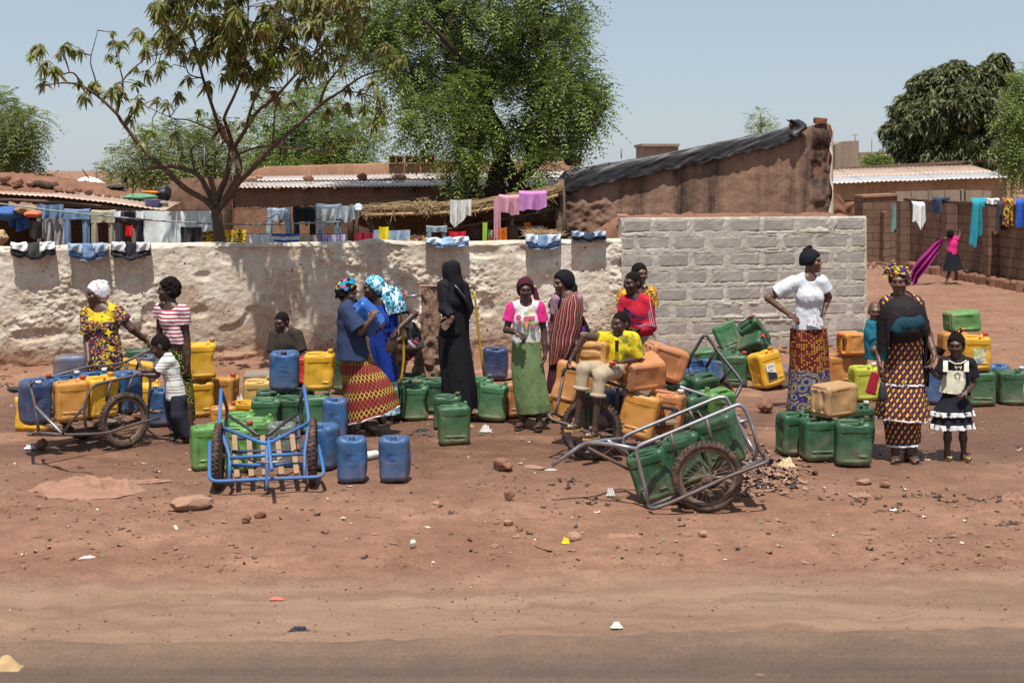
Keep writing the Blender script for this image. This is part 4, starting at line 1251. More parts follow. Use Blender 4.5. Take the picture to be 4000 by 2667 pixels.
# ---------------------------------------------------------------- generic leafy trees
def sprays(blobs,n,rs,L=0.34,leafL=0.065,leafW=0.02,pairs=7,droop=0.5,shell=0.45,hang=0.25,gaps=None):
 """pinnate sprays scattered through ellipsoid blobs (c, r)"""
 w = np.array([b[1][0]*b[1][1] for b in blobs]);w = w/w.sum()
 which = rs.choice(len(blobs),n,p=w)
 C = np.array([blobs[k][0] for k in which]);R = np.array([blobs[k][1] for k in which])
 u = rnd_dirs(n,rs,0.15);rad = shell + (1.02 - shell)*rs.rand(n)**0.55
 lump = 1 + 0.28*fbm(C[:,0] + u[:,0]*2.4,C[:,1] + u[:,1]*2.4,C[:,2] + u[:,2]*2.4,3)
 P = C + u*R*(rad*lump)[:,None]
 if gaps is not None:
  kp = fbm(P[:,0]*gaps[0],P[:,1]*gaps[0],P[:,2]*gaps[0],3) > gaps[1]
  P = P[kp];u = u[kp];n = len(P)
 Dr = u + rs.randn(n,3)*0.55;Dr[:,2] -= hang;Dr /= np.linalg.norm(Dr,axis=1)[:,None]
 side = np.cross(Dr,np.array([0,0,1.0]));side /= np.maximum(np.linalg.norm(side,axis=1),1e-3)[:,None]
 Ls = L*rs.uniform(0.6,1.25,n)
 out = []
 for k in range(pairs):
  q = (k + 0.6)/pairs
  base = P + Dr*(Ls*q)[:,None];base[:,2] -= droop*Ls*q*q
  for s in (-1,1):
   d = side*s + Dr*0.55 + rs.randn(n,3)*0.18;d[:,2] -= 0.25
   d /= np.linalg.norm(d,axis=1)[:,None]
   ll = leafL*(1 - 0.35*abs(q - 0.45))*rs.uniform(0.75,1.25,n)
   nrm = np.cross(d,Dr);nrm /= np.maximum(np.linalg.norm(nrm,axis=1),1e-3)[:,None]
   wv = np.cross(nrm,d)*(leafW/2)
   tip = base + d*ll[:,None];mid = base + d*(ll*0.42)[:,None]
   tip[:,2] -= 0.12*ll
   V = np.stack([base,mid + wv,tip,mid - wv],1)
   b = np.arange(n)*4
   out.append((V.reshape(-1,3),np.stack([b,b+1,b+2,b+3],1)))
 return join(out)
def tuftcloud(blobs,n,rs,scale=1.0,shell=0.75,nros=6):
 w = np.array([b[1][0]*b[1][1] for b in blobs]);w = w/w.sum()
 which = rs.choice(len(blobs),n,p=w);out = []
 R0 = [rosette(300 + k,11,0.24*scale,0.055*scale) for k in range(nros)]
 for k in range(n):
  c,r = blobs[which[k]]
  u = rs.randn(3);u[2] += 0.25;u /= np.linalg.norm(u)
  lump = 1 + 0.42*float(fbm(c[0]+u[0]*4.5,c[1]+u[1]*4.5,c[2]+u[2]*4.5,3))
  p = np.array(c) + u*np.array(r)*(shell + (1-shell)*rs.rand()**.5)*lump
  v,q = R0[k % nros];a = rs.uniform(0,6.28);ca,sa = math.cos(a),math.sin(a)
  out.append((np.stack([v[:,0]*ca - v[:,1]*sa,v[:,0]*sa + v[:,1]*ca,v[:,2]],1)*rs.uniform(.8,1.2) + p,q))
 return join(out)
def limbs(root,traces,mat):
 for i,(pp,r0,r1) in enumerate(traces):
  mb = MB();n = len(pp);S = []
  for k in range(n-1):
   p0 = pp[max(0,k-1)];p1 = pp[k];p2 = pp[k+1];p3 = pp[min(n-1,k+2)]
   for m in range(4):
    t = m/4;S.append(0.5*((2*p1) + (p2-p0)*t + (2*p0-5*p1+4*p2-p3)*t*t + (3*p1-p0-3*p2+p3)*t**3))
  S.append(pp[-1])
  mb.tube(S,[r0 + (r1-r0)*k/(len(S)-1) for k in range(len(S))],10)
  part('trunk' if i == 0 else 'limb',mb,mat,root)
# neem tree: tall, dark, feathery
NT_D = 22.0
def np_(x,y,dd_=0.0): return pt(1300 + x/1.96,y/1.96,NT_D + dd_)
nroot = thing('neem_tree',pt(1930,665,NT_D) - Vector((0,0,HC)),'tall feathery neem tree with dark forked trunks in the middle of the yard','tree')
limbs(nroot,[([np_(1245,2300),np_(1240,1480),np_(1290,1250),np_(1250,1000),np_(1175,850),np_(1130,600),np_(1060,430),np_(940,230),np_(860,60),np_(820,-200)],.17,.07),
 ([np_(1420,1500),np_(1395,1400),np_(1335,1270),np_(1290,1200)],.10,.12),
 ([np_(1390,1420,.1),np_(1500,1300,.2),np_(1600,1150,.3),np_(1610,1000,.2),np_(1640,560,0),np_(1580,400),np_(1500,100),np_(1480,-200)],.12,.06),
 ([np_(1620,1080,.2),np_(1720,1085,0),np_(1800,1095,-.2),np_(1860,1030,-.4),np_(1900,900,-.5)],.085,.02),
 ([np_(1055,1560),np_(1060,1350),np_(1090,1180),np_(1180,950)],.12,.07),
 ([np_(1140,620),np_(1000,480,-.5),np_(850,300,-.8),np_(700,150,-1.0)],.06,.02),
 ([np_(1180,850),np_(1000,800,-.6),np_(820,860,-1.0),np_(700,900,-1.2)],.05,.015),
 ([np_(940,230),np_(1010,210,.2),np_(1060,100,.4),np_(1100,-100,.5)],.05,.03),
 ([np_(1640,560),np_(1800,420,.2),np_(1900,250,.3)],.05,.015)],BARK_DARK)
def nb_(x,y,r,dd_=0.0,ry=1.0):
 c = np_(x,y,dd_);k = (NT_D + dd_)/F/1.96
 return (np.array(c[:]),np.array([r*k*1.0,r*k*1.25,r*k*ry]))
nblobs = [nb_(980,120,330,.0),nb_(1620,120,300,.3),nb_(1700,420,250,-.2),nb_(1740,720,270,-.3),nb_(1130,480,300,.6),nb_(860,640,320,-.3),nb_(690,300,330,.3),nb_(1050,850,300,-.3),nb_(850,980,230,-.7),
   nb_(950,1190,190,-.8),nb_(1530,840,230,.5),nb_(1490,1180,120,-.4),nb_(1560,1290,110,-.6),nb_(1000,1340,110,-.8),nb_(900,1420,75,-.9),nb_(1900,800,150,-.3),nb_(1960,880,120,-.6),nb_(1100,1130,170,-.5),
   nb_(1300,-120,420,0),nb_(700,-60,360,.3),nb_(1700,-120,300,.3),nb_(420,220,200,.6),nb_(1350,620,200,.8),nb_(1250,380,230,.5),nb_(600,560,200,-.2),nb_(1800,1000,130,-.3),nb_(1420,1000,150,.3),nb_(700,860,170,-.6),nb_(620,1050,120,-.3),nb_(300,90,250,.8),nb_(170,340,210,.9),nb_(390,480,210,.6),nb_(2030,760,70,-.4),nb_(2060,900,60,-.5)]
rsn = np.random.RandomState(17)
v,q = sprays(nblobs,14500,rsn,0.40,0.085,0.023,7,0.38,0.30,0.12,gaps=(2.7,-0.07))
o = npart('crown',v,q,NEEM_LEAF,nroot,None,False);o['kind'] = 'stuff'
tw = MB()
rt = random.Random(9)
for k in range(170):
 c,r = nblobs[rt.randrange(len(nblobs))]
 a = Vector(c);d = Vector((rt.gauss(0,1),rt.gauss(0,1),rt.gauss(0,.8))).normalized()
 e = a + Vector((d.x*r[0],d.y*r[1],d.z*r[2]))*0.95
 tw.tube([a,(a+e)/2 + Vector((0,0,.08)),e],[.016,.009,.004],5,False)
part('twigs',tw,BARK_DARK,nroot)['kind'] = 'stuff'
def bg_tree(name,label,d,traces,blobs,n,mat,bark=BARK,kind='spray',group=None,**kw):
 r = thing(name,pt(traces[0][0][0][0],665,d) - Vector((0,0,HC)),label,'tree',group)
 limbs(r,[([pt(x,y,d + dd_) for (x,y,dd_) in pp],r0,r1) for pp,r0,r1 in traces],bark)
 B = [(np.array(pt(x,y,d + dd_)[:]),np.array([rx*d/F,rx*d/F*1.1,ry*d/F])) for (x,y,rx,ry,dd_) in blobs]
 rs_ = np.random.RandomState(int(d*10) % 997 + n)
 v,q = sprays(B,n,rs_,**kw) if kind == 'spray' else tuftcloud(B,n,rs_,**kw)
 o = npart('crown',v,q,mat,r,None,False);o['kind'] = 'stuff'
 return r
bg_tree('acacia_tree','pale green tree at the left edge beyond the shack',33,[([(20,1000,0),(10,720,0),(30,560,0),(-10,420,0)],.16,.04),([(20,600,0),(90,520,-.4),(150,470,-.6)],.06,.01)],
  [(-40,450,110,90,0),(60,500,80,50,-.5),(130,470,55,35,-.4),(20,580,90,60,0),(90,590,55,35,.3),(60,650,70,45,0),(-30,640,90,70,.4),(20,400,40,40,0),(110,545,40,25,0),(180,700,40,14,0)],1500,PALE_LEAF,L=.42,leafL=.1,leafW=.032,pairs=6)
bg_tree('light_green_tree','light yellow green tree seen through the mango branches',31,[([(700,1000,0),(720,720,0),(700,560,0)],.14,.05),([(720,720,0),(820,620,0),(900,520,0)],.06,.02)],
  [(560,620,100,70,0),(480,640,70,55,.3),(640,560,110,70,0),(740,600,120,80,-.3),(860,560,110,80,0),(700,680,160,50,.3),(900,640,100,60,.3),(580,540,50,30,0),(450,700,50,30,0),(820,500,70,40,.2)],2100,PALE_LEAF,L=.42,leafL=.09,leafW=.028,pairs=6)
bg_tree('green_tree','mid green bushy tree between the mango and the neem',29,[([(1150,1000,0),(1160,700,0),(1140,540,0)],.14,.05)],
  [(1100,480,110,80,0),(1200,440,110,90,0),(1300,520,110,80,-.2),(1160,580,140,70,0),(1300,600,130,55,0),(1400,570,110,90,-.3),(1020,570,90,70,.3),(1250,380,70,50,.2),(1080,400,60,40,0),(1420,470,80,70,0),(1180,640,200,30,0)],3000,NEEM_LEAF,L=.4,leafL=.085,leafW=.028,pairs=6)
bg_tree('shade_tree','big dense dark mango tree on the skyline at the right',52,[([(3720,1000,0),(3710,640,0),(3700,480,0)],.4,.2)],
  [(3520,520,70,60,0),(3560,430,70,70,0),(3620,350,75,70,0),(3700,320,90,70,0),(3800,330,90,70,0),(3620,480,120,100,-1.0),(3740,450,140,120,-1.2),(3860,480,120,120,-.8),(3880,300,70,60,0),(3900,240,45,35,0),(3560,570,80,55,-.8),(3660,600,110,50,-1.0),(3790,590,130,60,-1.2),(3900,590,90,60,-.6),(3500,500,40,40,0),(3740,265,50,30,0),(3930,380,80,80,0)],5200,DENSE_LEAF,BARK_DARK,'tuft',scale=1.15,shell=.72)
bg_tree('willowy_tree','soft dark green tree cut by the right edge of the picture',36,[([(4040,1000,0),(4030,600,0),(4020,400,0)],.2,.06)],
  [(4000,420,80,110,0),(4020,320,60,60,0),(3990,540,80,90,0),(4060,480,100,160,0),(4000,640,70,50,0),(3960,480,35,60,0)],1700,NEEM_LEAF,BARK_DARK,L=.42,leafL=.1,leafW=.03,pairs=6,hang=.6)
bg_tree('small_tree','small thin tree fading against the sky above the black plastic',85,[([(2975,700,0),(2975,520,0),(2970,440,0)],.07,.03),([(2975,520,0),(2940,470,0)],.03,.01),([(2975,500,0),(3010,460,0)],.03,.01)],
  [(2970,450,38,20,0),(2950,475,34,14,0),(3000,480,40,16,0),(2975,505,50,12,0)],190,PALE_LEAF,L=.5,leafL=.16,leafW=.05,pairs=4)
bg_tree('green_bush','green bush showing behind the low end of the black plastic',30,[([(2150,760,0),(2160,640,0),(2165,590,0)],.05,.02)],
  [(2160,590,60,28,0),(2200,610,50,22,0),(2110,600,40,28,0)],420,NEEM_LEAF,L=.34,leafL=.085,leafW=.028,pairs=6)
bg_tree('green_bush','round green bush in front of the concrete building on the right',60,[([(3430,720,0),(3430,640,0),(3430,620,0)],.06,.03)],
  [(3430,630,45,20,0),(3400,640,30,14,0),(3460,640,26,12,0)],260,NEEM_LEAF,L=.4,leafL=.16,leafW=.05,pairs=5)
# ================================================================ LAUNDRY
def denim(name,col): return mcloth(name,col,0.35)
DEN_L = denim('light_denim',(0.30,0.37,0.44));DEN_M = denim('mid_denim',(0.14,0.22,0.34));DEN_D = denim('dark_denim',(0.035,0.05,0.09));DEN_K = denim('black_denim',(0.022,0.022,0.026))
KHAKI = mcloth('khaki_cloth',(0.36,0.32,0.24));WHITE_C = mcloth('white_cloth',(0.72,0.73,0.74),.08);GREY_C = mcloth('grey_cloth',(0.42,0.43,0.43));CHARC = mcloth('charcoal_cloth',(0.055,0.05,0.055))
PINK = mcloth('pink_jersey',(0.52,0.26,0.32),.15);MAUVE = mcloth('mauve_jersey',(0.48,0.20,0.45),.15);RED_C = mcloth('red_cloth',(0.60,0.02,0.03));MAROON = mcloth('maroon_cloth',(0.28,0.02,0.04));YEL_C = mcloth('yellow_cloth',(0.75,0.58,0.02))
TEAL = mcloth('teal_cloth',(0.03,0.28,0.34));SEAG = mcloth('sea_green_cloth',(0.16,0.27,0.26));NAVY = mcloth('navy_cloth',(0.03,0.045,0.09));LIME_C = mcloth('lime_cloth',(0.30,0.50,0.05));BLUE_C = mcloth('blue_cloth',(0.03,0.10,0.42));PALEB = mcloth('pale_blue_cloth',(0.32,0.40,0.50))
def print_mat(name,cols,scale=40,coord='Object',stretch=(1,1,1),edge=None,w=0.06,rnd=0.9):
 """wax print: cells of random colour, optional outline colour"""
 if name in MATS: return MATS[name]
 t = NT(name);c = t.co(coord,stretch)
 vo = t.n('TexVoronoi');t.to(c,vo.inputs['Vector']);vo.inputs['Scale'].default_value = scale;vo.inputs['Randomness'].default_value = rnd
 r = t.sep(vo.outputs['Color'])[0]
 n = len(cols)
 col = t.ramp(r,[(i/n,q) for i,q in enumerate(cols)],'CONSTANT')
 if edge is not None:
  e = t.voro(c,scale,'DISTANCE_TO_EDGE',rnd=rnd)
  col = t.mix(t.ramp(e,[(w,1.0),(w*1.6,0.0)]),col,edge)
 cr = t.noise(t.co('Object',(1,1,0.35)),14,3,0.5,0.6)
 return t.fin(col,0.9,t.bump(cr,0.6,0.02),0.2)
WAX_Y = print_mat('yellow_wax_print',[(0.60,0.40,0.02),(0.45,0.08,0.02),(0.62,0.45,0.05),(0.05,0.08,0.12),(0.6,.42,.03)],34)
def plaid_mat():
 t = NT('plaid_cloth');c = t.co('Object');x,y,z = t.sep(c)[:3]
 a = t.math('SINE',t.math('MULTIPLY',x,150));b = t.math('SINE',t.math('MULTIPLY',z,150));d = t.math('SINE',t.math('MULTIPLY',x,47))
 col = t.mix(t.ramp(a,[(0.3,0.0),(0.6,0.7)]),(0.16,0.17,0.33),(0.55,0.50,0.60))
 col = t.mix(t.ramp(b,[(0.4,0.0),(0.7,0.6)]),col,(0.35,0.10,0.20));col = t.mix(t.ramp(d,[(0.7,0),(.9,.6)]),col,(0.5,0.5,.62))
 return t.fin(col,.9,None,.2)
PLAID = plaid_mat()
def drape_mb(d,x0,y0,x1,y1,folds=4,amp=0.03,taper=0.0,skew=0.0,ybot=None,seed=0,mb=None,th=0.008,sagtop=0.0,over=0.0):
 """hanging cloth between photo corners at depth d: two-sided, folded"""
 mb = mb or MB()
 nu,nv = 26,16
 def side(sg):
  def fn(u,v):
   xm = (x0+x1)/2;hw = (x1-x0)/2*(1 - taper*v)
   x = xm + (u-0.5)*2*hw + skew*v
   yb = y1 if ybot is None else np.interp(u,np.linspace(0,1,len(ybot)),ybot)
   rg_ = float(vn3(u*5 + seed*3.1 + x0*.37,y0*.11,.5)) - .5
   y = y0 + (sagtop + 2.5)*math.sin(math.pi*u)**2 + (yb - y0)*v + rg_*v*(y1-y0)*.16
   x = x + (x1-x0)*.05*v*(float(vn3(v*4 + x0*.7,seed*1.7,2.5)) - .5)
   f = 1.5*amp*(0.25 + 0.75*v)*(math.sin(folds*2*math.pi*u + seed) + 0.5*math.sin(folds*3.3*math.pi*u + 2*seed + 2*v))
   p = pt(x,y,d)
   p.y += f + sg*th/2
   if over and v < 0.08: p.y += (0.08-v)/0.08*over
   return (p,((x-x0)*d/F,(y1-y)*d/F))
  return fn
 mb.grid(side(-1),nu,nv);mb.grid(side(1),nu,nv)
 return mb
def drape(name,label,cat,mat,d,x0,y0,x1,y1,**kw):
 return single(name,drape_mb(d,x0,y0,x1,y1,**kw),mat,pt((x0+x1)/2,y0,d),label,cat)
def trousers(label,mat,d,x0,y0,x1,y1,waist=0.3,name='trousers',spread=0.0,pocket=None):
 r = thing(name,pt((x0+x1)/2,y0,d),label,'trousers')
 yw = y0 + (y1-y0)*waist;w = x1-x0
 part('waist',drape_mb(d,x0,y0,x1,yw,2,.012,over=.08),mat,r)
 part('leg',drape_mb(d + .015,x0 + 1,y0 + 2,x0 + w*0.27,y1,1,.015,0.0,-spread + w*.02,seed=1),mat,r)
 part('leg',drape_mb(d + .015,x1 - w*0.27,y0 + 2,x1 - 1,y1,1,.015,0.0,spread + w*.02,seed=2),mat,r)
 if pocket is not None:
  part('pocket_bag',drape_mb(d - .02,x0 - 2,y0 + 2,x0 + w*.22,yw*.55 + y0*.45,1,.008),pocket,r)
  part('pocket_bag',drape_mb(d - .02,x1 - w*.26,y0 + 2,x1 + 2,yw*.8 + y0*.2,1,.008),pocket,r)
 return r
LD = 19.6
drape('shirt','faded blue work shirt on the clothes line at the far left','shirt',DEN_M,LD,143,798,248,852,folds=3,amp=.03)
trousers('blue jeans hanging upside down on the left line',DEN_M,LD,246,816,349,960,.28)
trousers('khaki trousers hanging on the left line',KHAKI,LD,354,820,449,960,.35)
trousers('black trousers with white pocket bags hanging on the left line',CHARC,LD,447,822,560,960,.3,pocket=WHITE_C)
drape('briefs','small red garment seen between the black trouser legs','garment',RED_C,LD + .3,488,880,518,922,folds=1,amp=.02)
drape('bed_sheet','large pale floral sheet on the line left of the mango trunk','sheet',print_mat('floral_sheet',[(0.70,0.74,0.72),(0.66,0.71,0.69),(0.70,0.73,0.71),(0.62,0.60,0.60),(0.7,.74,.72)],9),LD,562,823,838,962,folds=3,amp=.035,ybot=[962,962,958,955,915,905,900])
drape('cloth','dark grey cloth hanging under the pale sheet','cloth',CHARC,LD - .25,705,886,788,955,folds=2,amp=.02)
drape('wrapper','yellow wax print cloth hanging behind the mango trunk','cloth',WAX_Y,LD + .1,786,896,962,950,folds=4,amp=.03)
BUNDLE_B = mcloth('blue_tarp',(0.06,0.13,0.35));OCHRE = mcloth('ochre_sack',(0.30,0.21,0.11));GREYSK = mcloth('grey_sacking',(0.36,0.33,0.33))
lump_cloth('tarpaulin',-30,805,90,860,19.8,BUNDLE_B,'blue tarpaulin bundled under the shack eave','tarpaulin',21)
lump_cloth('sack',60,802,150,838,19.75,OCHRE,'ochre sack bundle hanging at the shack front','sack',23)
lump_cloth('rag',95,822,170,850,19.6,mcloth('coral_cloth',(0.65,0.16,0.10)),'coral rag among the bundles at the far left','rag',25,.08)
drape('sacking','pale grey sacking draped at the front of the shack','sacking',GREYSK,19.7,168,848,262,955,folds=3,amp=.06)
drape('sacking','crumpled grey sack hanging in the dark of the shack','sacking',mcloth('dusky_sacking',(0.20,0.18,0.18)),19.95,110,862,185,930,folds=2,amp=.06)
drape('tarpaulin','blue tarpaulin flap hanging below the bundles at the far left','tarpaulin',BUNDLE_B,19.85,20,850,110,905,folds=3,amp=.05,ybot=[860,880,905,900,890])
lump_cloth('straw_bundle',-40,900,30,960,19.5,STRAW,'straw bundle at the far left behind the wall','straw',33)
MD = 20.0
trousers('light blue jeans hanging over the wire left of the three pairs',DEN_L,MD,1044,811,1134,925,.42,spread=8)
trousers('black jeans in the middle of the three pairs on the wire',DEN_K,MD,1144,806,1232,925,.48)
trousers('grey blue jeans hanging beside the straw shelter',mcloth('grey_denim',(0.19,0.24,0.29)),MD + .1,1233,796,1332,925,.45)
drape('shorts','pale grey trousers thrown over the pipe end','trousers',GREY_C,MD - .25,1246,815,1316,895,folds=2,amp=.03,skew=-6,ybot=[900,892,878,870])
drape('shorts','pale grey blue shorts on the pipe end beside the cap','trousers',mcloth('slate_cloth',(0.33,0.37,0.40)),MD - .3,1322,802,1398,866,folds=2,amp=.03,ybot=[845,868,862,850])
mb = MB();p = pt(1400,812,MD - .35)
def capf(u,v):
 a = u*2*math.pi;b = v*math.pi*.5
 return p + Vector((.062*math.cos(a)*math.cos(b),.062*math.sin(a)*math.cos(b),.062*math.sin(b)))
mb.grid(capf,18,8,True);mb.box(p + Vector((.01,-.08,-.012)),(.09,.07,.008),(.5,0,0))
single('cap',mb,mcloth('pale_blue_cap',(0.45,0.50,0.62)),p,'pale blue cap perched on the shelter post','cap')
drape('tattered_shirt','tattered white shirt on the straw roof edge','shirt',mcloth('off_white_cloth',(0.62,0.60,0.56),.12),20.2,1757,780,1842,880,folds=3,amp=.03,ybot=[868,885,872,858,842,838])
r_ = thing('jersey',pt(1985,757,20.15),'dusty pink long sleeved top on the straw roof edge','shirt')
part('body',drape_mb(20.15,1948,760,2028,838,2,.02,ybot=[832,830,838,840],over=.1),PINK,r_);part('sleeve',drape_mb(20.12,1929,766,1956,938,1,.012,seed=2),PINK,r_)
drape('jersey','mauve top hanging on the straw roof beside the pink one','shirt',MAUVE,20.1,2028,745,2135,818,folds=2,amp=.018,ybot=[822,820,815,808],over=.1)
drape('towel','white cloth on the low line right of the mango trunk','cloth',WHITE_C,19.2,974,912,1066,950,folds=3,amp=.015)
r_ = drape('towel','white towel with royal blue borders on the low line','towel',WHITE_C,19.15,1062,914,1168,950,folds=2,amp=.012)
part('border',drape_mb(19.13,1060,913,1169,921,2,.012),BLUE_C,r_);part('border',drape_mb(19.13,1070,936,1168,944,2,.012),BLUE_C,r_)
drape('cloth','beige cloth on the low line beside the plaid one','cloth',mcloth('beige_cloth',(0.45,0.38,0.28)),19.2,1170,917,1236,950,folds=2,amp=.015)
drape('wrapper','blue and red plaid cloth on the low line','cloth',PLAID,19.2,1238,915,1352,950,folds=3,amp=.015)
drape('cloth','maroon cloth under the left part of the straw shelter','cloth',MAROON,20.0,1385,908,1466,950,folds=3,amp=.02)
drape('cloth','pale blue cloth hanging under the straw shelter','cloth',PALEB,19.9,1458,898,1602,950,folds=4,amp=.025)
drape('cloth','bright yellow cloth hanging under the straw shelter','cloth',YEL_C,19.8,1480,885,1518,942,folds=1,amp=.02)
drape('wrapper','orange and black print hanging low under the shelter','cloth',print_mat('sunset_print',[(0.6,.2,.03),(.02,.02,.03),(.6,.4,.05),(.1,.05,.2)],30,stretch=(1,1,3)),20.0,1600,918,1665,950,folds=2,amp=.02)
trousers('faded jeans hanging under the straw shelter',mcloth('washed_denim',(0.22,0.27,0.31)),20.0,1664,882,1746,960,.3)
drape('shirt','bright red shirt hanging under the straw shelter','shirt',RED_C,19.9,1753,903,1820,945,folds=2,amp=.02)
drape('cloth','lime green cloth strip under the shelter','cloth',LIME_C,20.0,1885,868,1903,950,folds=1,amp=.012)
drape('cloth','orange cloth hanging beside the pink sleeve','cloth',mcloth('rust_orange',(0.55,0.14,0.02)),20.1,1942,888,1980,950,folds=2,amp=.015)
drape('cloth','small dark print cloth between the lime and orange ones','cloth',print_mat('night_print',[(.3,.03,.03),(.05,.2,.1),(.03,.03,.1),(.4,.3,.1)],40),20.2,1906,895,1940,950,folds=2,amp=.015)
mb = MB();mb.box(pt(2070,890,21.2),(.42,.08,.06));mb.box(pt(2000,900,21.2),(.05,.06,.5));single('table_frame',mb,mplain('pale_wood',(0.45,.42,.38),.8),pt(2070,900,21.2),'pale wooden frame in the dark behind the shelter','frame')
drape('cloth','orange strip hanging in the dark right of the pink sleeve','cloth',ORANGE_C,20.6,2045,868,2072,905,folds=1,amp=.012,skew=8)
# wire, pipe and lines
PIPE = mplain('grey_green_pipe',(0.22,0.27,0.25),0.5,0.15,5,0)
mb = MB();mb.tube([pt(x,y,19.2 + (x < 900)*0.0) for x,y in ((-200,775),(0,796),(200,822),(400,843),(620,863),(830,874),(1000,878),(1150,874),(1330,866))],0.0105,8)
single('pipe',mb,PIPE,pt(500,855,19.2),'long thin grey green pipe strung along behind the wall','pipe')
WIRE = mplain('black_wire',(0.02,.02,.02),.6,.1,5,0)
for lb,ps in (('dark wire sagging from the shack to the mango trunk',[(-50,770),(300,806),(560,822),(840,820)]),('dark washing wire across the tan house wall',[(880,822),(1050,812),(1240,800),(1420,795),(1700,765)]),('low washing wire behind the wall top',[(930,912),(1150,914),(1360,914)])):
 mb = MB();mb.tube([pt(x,y,19.95 if 'low' not in lb else 19.2) for x,y in ps],0.004,5);single('wire',mb,WIRE,pt(*ps[0],19.95),lb,'wire')
# jeans folded over the wall top
def wall_jeans(label,x0,x1,ytop,ybot,mat,lining,sag=0.35):
 d0 = wallpt((x0+x1)/2).y
 r = thing('jeans',wallpt((x0+x1)/2,1.5),label,'jeans')
 def P(x,y,off):
  q = wallpt(x);dd_ = q.y - 0.07 - off - .025*float(fbm(x*.045,y*.05,3.3,3))
  return pt(x + 5*float(fbm(y*.07,x*.02,6.1,2)),y + 9*float(fbm(x*.04,y*.03,1.3,3)),dd_)
 mb = MB()
 def body(u,v):
  x = x0 + (x1-x0)*u
  yt = ytop + 4*math.sin(u*9);yb = ybot - (ybot-ytop)*0.22*abs(2*u-1)**1.5*1.0
  if v < 0.25: return P(x,yt + 3,-0.16 + v*0.7)
  w = (v-0.25)/0.75
  return P(x,yt + 2 + (yb-yt)*w,0.015 + 0.07*w + 0.012*math.sin(u*14 + w*3))
 mb.grid(body,34,14)
 def inner(u,v):
  x = x0 + 8 + (x1-x0-16)*u
  yb = ybot - (ybot-ytop)*0.22*abs(2*u-1)**1.5
  return P(x,yb - 3 - 22*v,0.075 - 0.09*v)
 mb.grid(inner,20,4)
 o = part('denim',mb,mat,r)
 mb = MB()
 def band(u,v):
  x = x0 + 6 + (x1-x0-12)*u;yb = ybot - (ybot-ytop)*0.22*abs(2*u-1)**1.5
  return P(x,yb - 11*(1-v) - 3,0.088 + 0.006*math.sin(v*math.pi))
 mb.grid(band,30,3);part('waistband',mb,lining[1],r)
 for a,b in ((x0 + 2,x0 + (x1-x0)*.36),(x1 - (x1-x0)*.36,x1 - 2)):
  mb = MB()
  def flap(u,v):
   x = a + (b-a)*u
   return P(x,ytop - 10*math.sin(v*math.pi*.9)*abs(math.sin(u*3.0+.3)) + (ybot-ytop)*0.62*v*(1 - .25*u if a > x0+10 else .75 + .25*u),0.07 + 0.035*math.sin(v*2.2) + 0.012*math.sin(u*11 + v*5))
  mb.grid(flap,14,10);part('pocket_bag',mb,lining[0],r)
wall_jeans('olive black trousers with white pockets folded over the wall, leftmost pair',42,215,946,1010,mcloth('olive_black',(.05,.048,.042)),(WHITE_C,DEN_K))
wall_jeans('blue jeans turned inside out over the wall, second pair from the left',265,422,950,1016,DEN_M,(PALEB,DEN_D))
wall_jeans('black jeans folded over the wall, third pair from the left',434,588,946,1013,DEN_K,(mcloth('grey_lining',(.50,.50,.52),.1),CHARC))
wall_jeans('pale blue jeans folded over the wall behind the veiled woman',1660,1832,926,966,mcloth('sky_denim',(.28,.42,.58)),(mcloth('ice_blue',(.55,.62,.70),.1),DEN_M))
wall_jeans('blue jeans with a pale upright pocket, over the wall left of the block wall',2055,2190,916,976,DEN_M,(mcloth('sky_lining',(.48,.56,.70),.1),DEN_D))
wall_jeans('dark jeans with patterned blue lining, beside the block wall',2232,2368,906,942,DEN_D,(print_mat('blue_check',[(.35,.48,.62),(.42,.54,.66),(.28,.4,.55)],70),DEN_K))
# washing on the alley wall
def alley_cloth(name,label,cat,mat,x0,y0,x1,y1,**kw):
 d = (A_ + adir*apx((x0+x1)/2)).y - 0.1
 d *= 0.995
 return drape(name,label,cat,mat,d,x0,y0,x1,y1,**kw)
alley_cloth('wrapper','sea green cloth over the alley wall, farthest from the camera','cloth',SEAG,3486,796,3531,905,folds=1,amp=.03,skew=-4)
alley_cloth('shirt','white shirt with hanging sleeves on the alley wall','shirt',WHITE_C,3566,787,3632,880,folds=2,amp=.04,ybot=[868,860,895,890,850,800],over=.15)
alley_cloth('jacket','dark navy jacket slung over the alley wall','jacket',NAVY,3643,770,3712,834,folds=2,amp=.06,ybot=[832,836,825,800,785],over=.2)
alley_cloth('wrapper','long turquoise cloth hanging far down the alley wall','cloth',TEAL,3800,772,3855,958,folds=2,amp=.04,skew=-14,ybot=[945,962,925,915],over=.15)
alley_cloth('cloth','white cloth lying along the alley wall top','cloth',WHITE_C,3855,774,3905,796,folds=2,amp=.03,over=.15)
alley_cloth('trousers','black trousers hanging on the alley wall','trousers',CHARC,3896,782,3935,898,folds=2,amp=.03,skew=-7,over=.15)
alley_cloth('wrapper','yellow print cloth hanging on the alley wall','cloth',print_mat('mustard_print',[(.55,.38,.05),(.4,.1,.03),(.5,.33,.04),(.03,.03,.04)],22),3922,772,3960,880,folds=2,amp=.04,skew=-4,over=.15)
alley_cloth('shirt','blue and red shirt at the near end of the alley wall','shirt',BLUE_C,3968,776,4010,884,folds=2,amp=.03,over=.15)
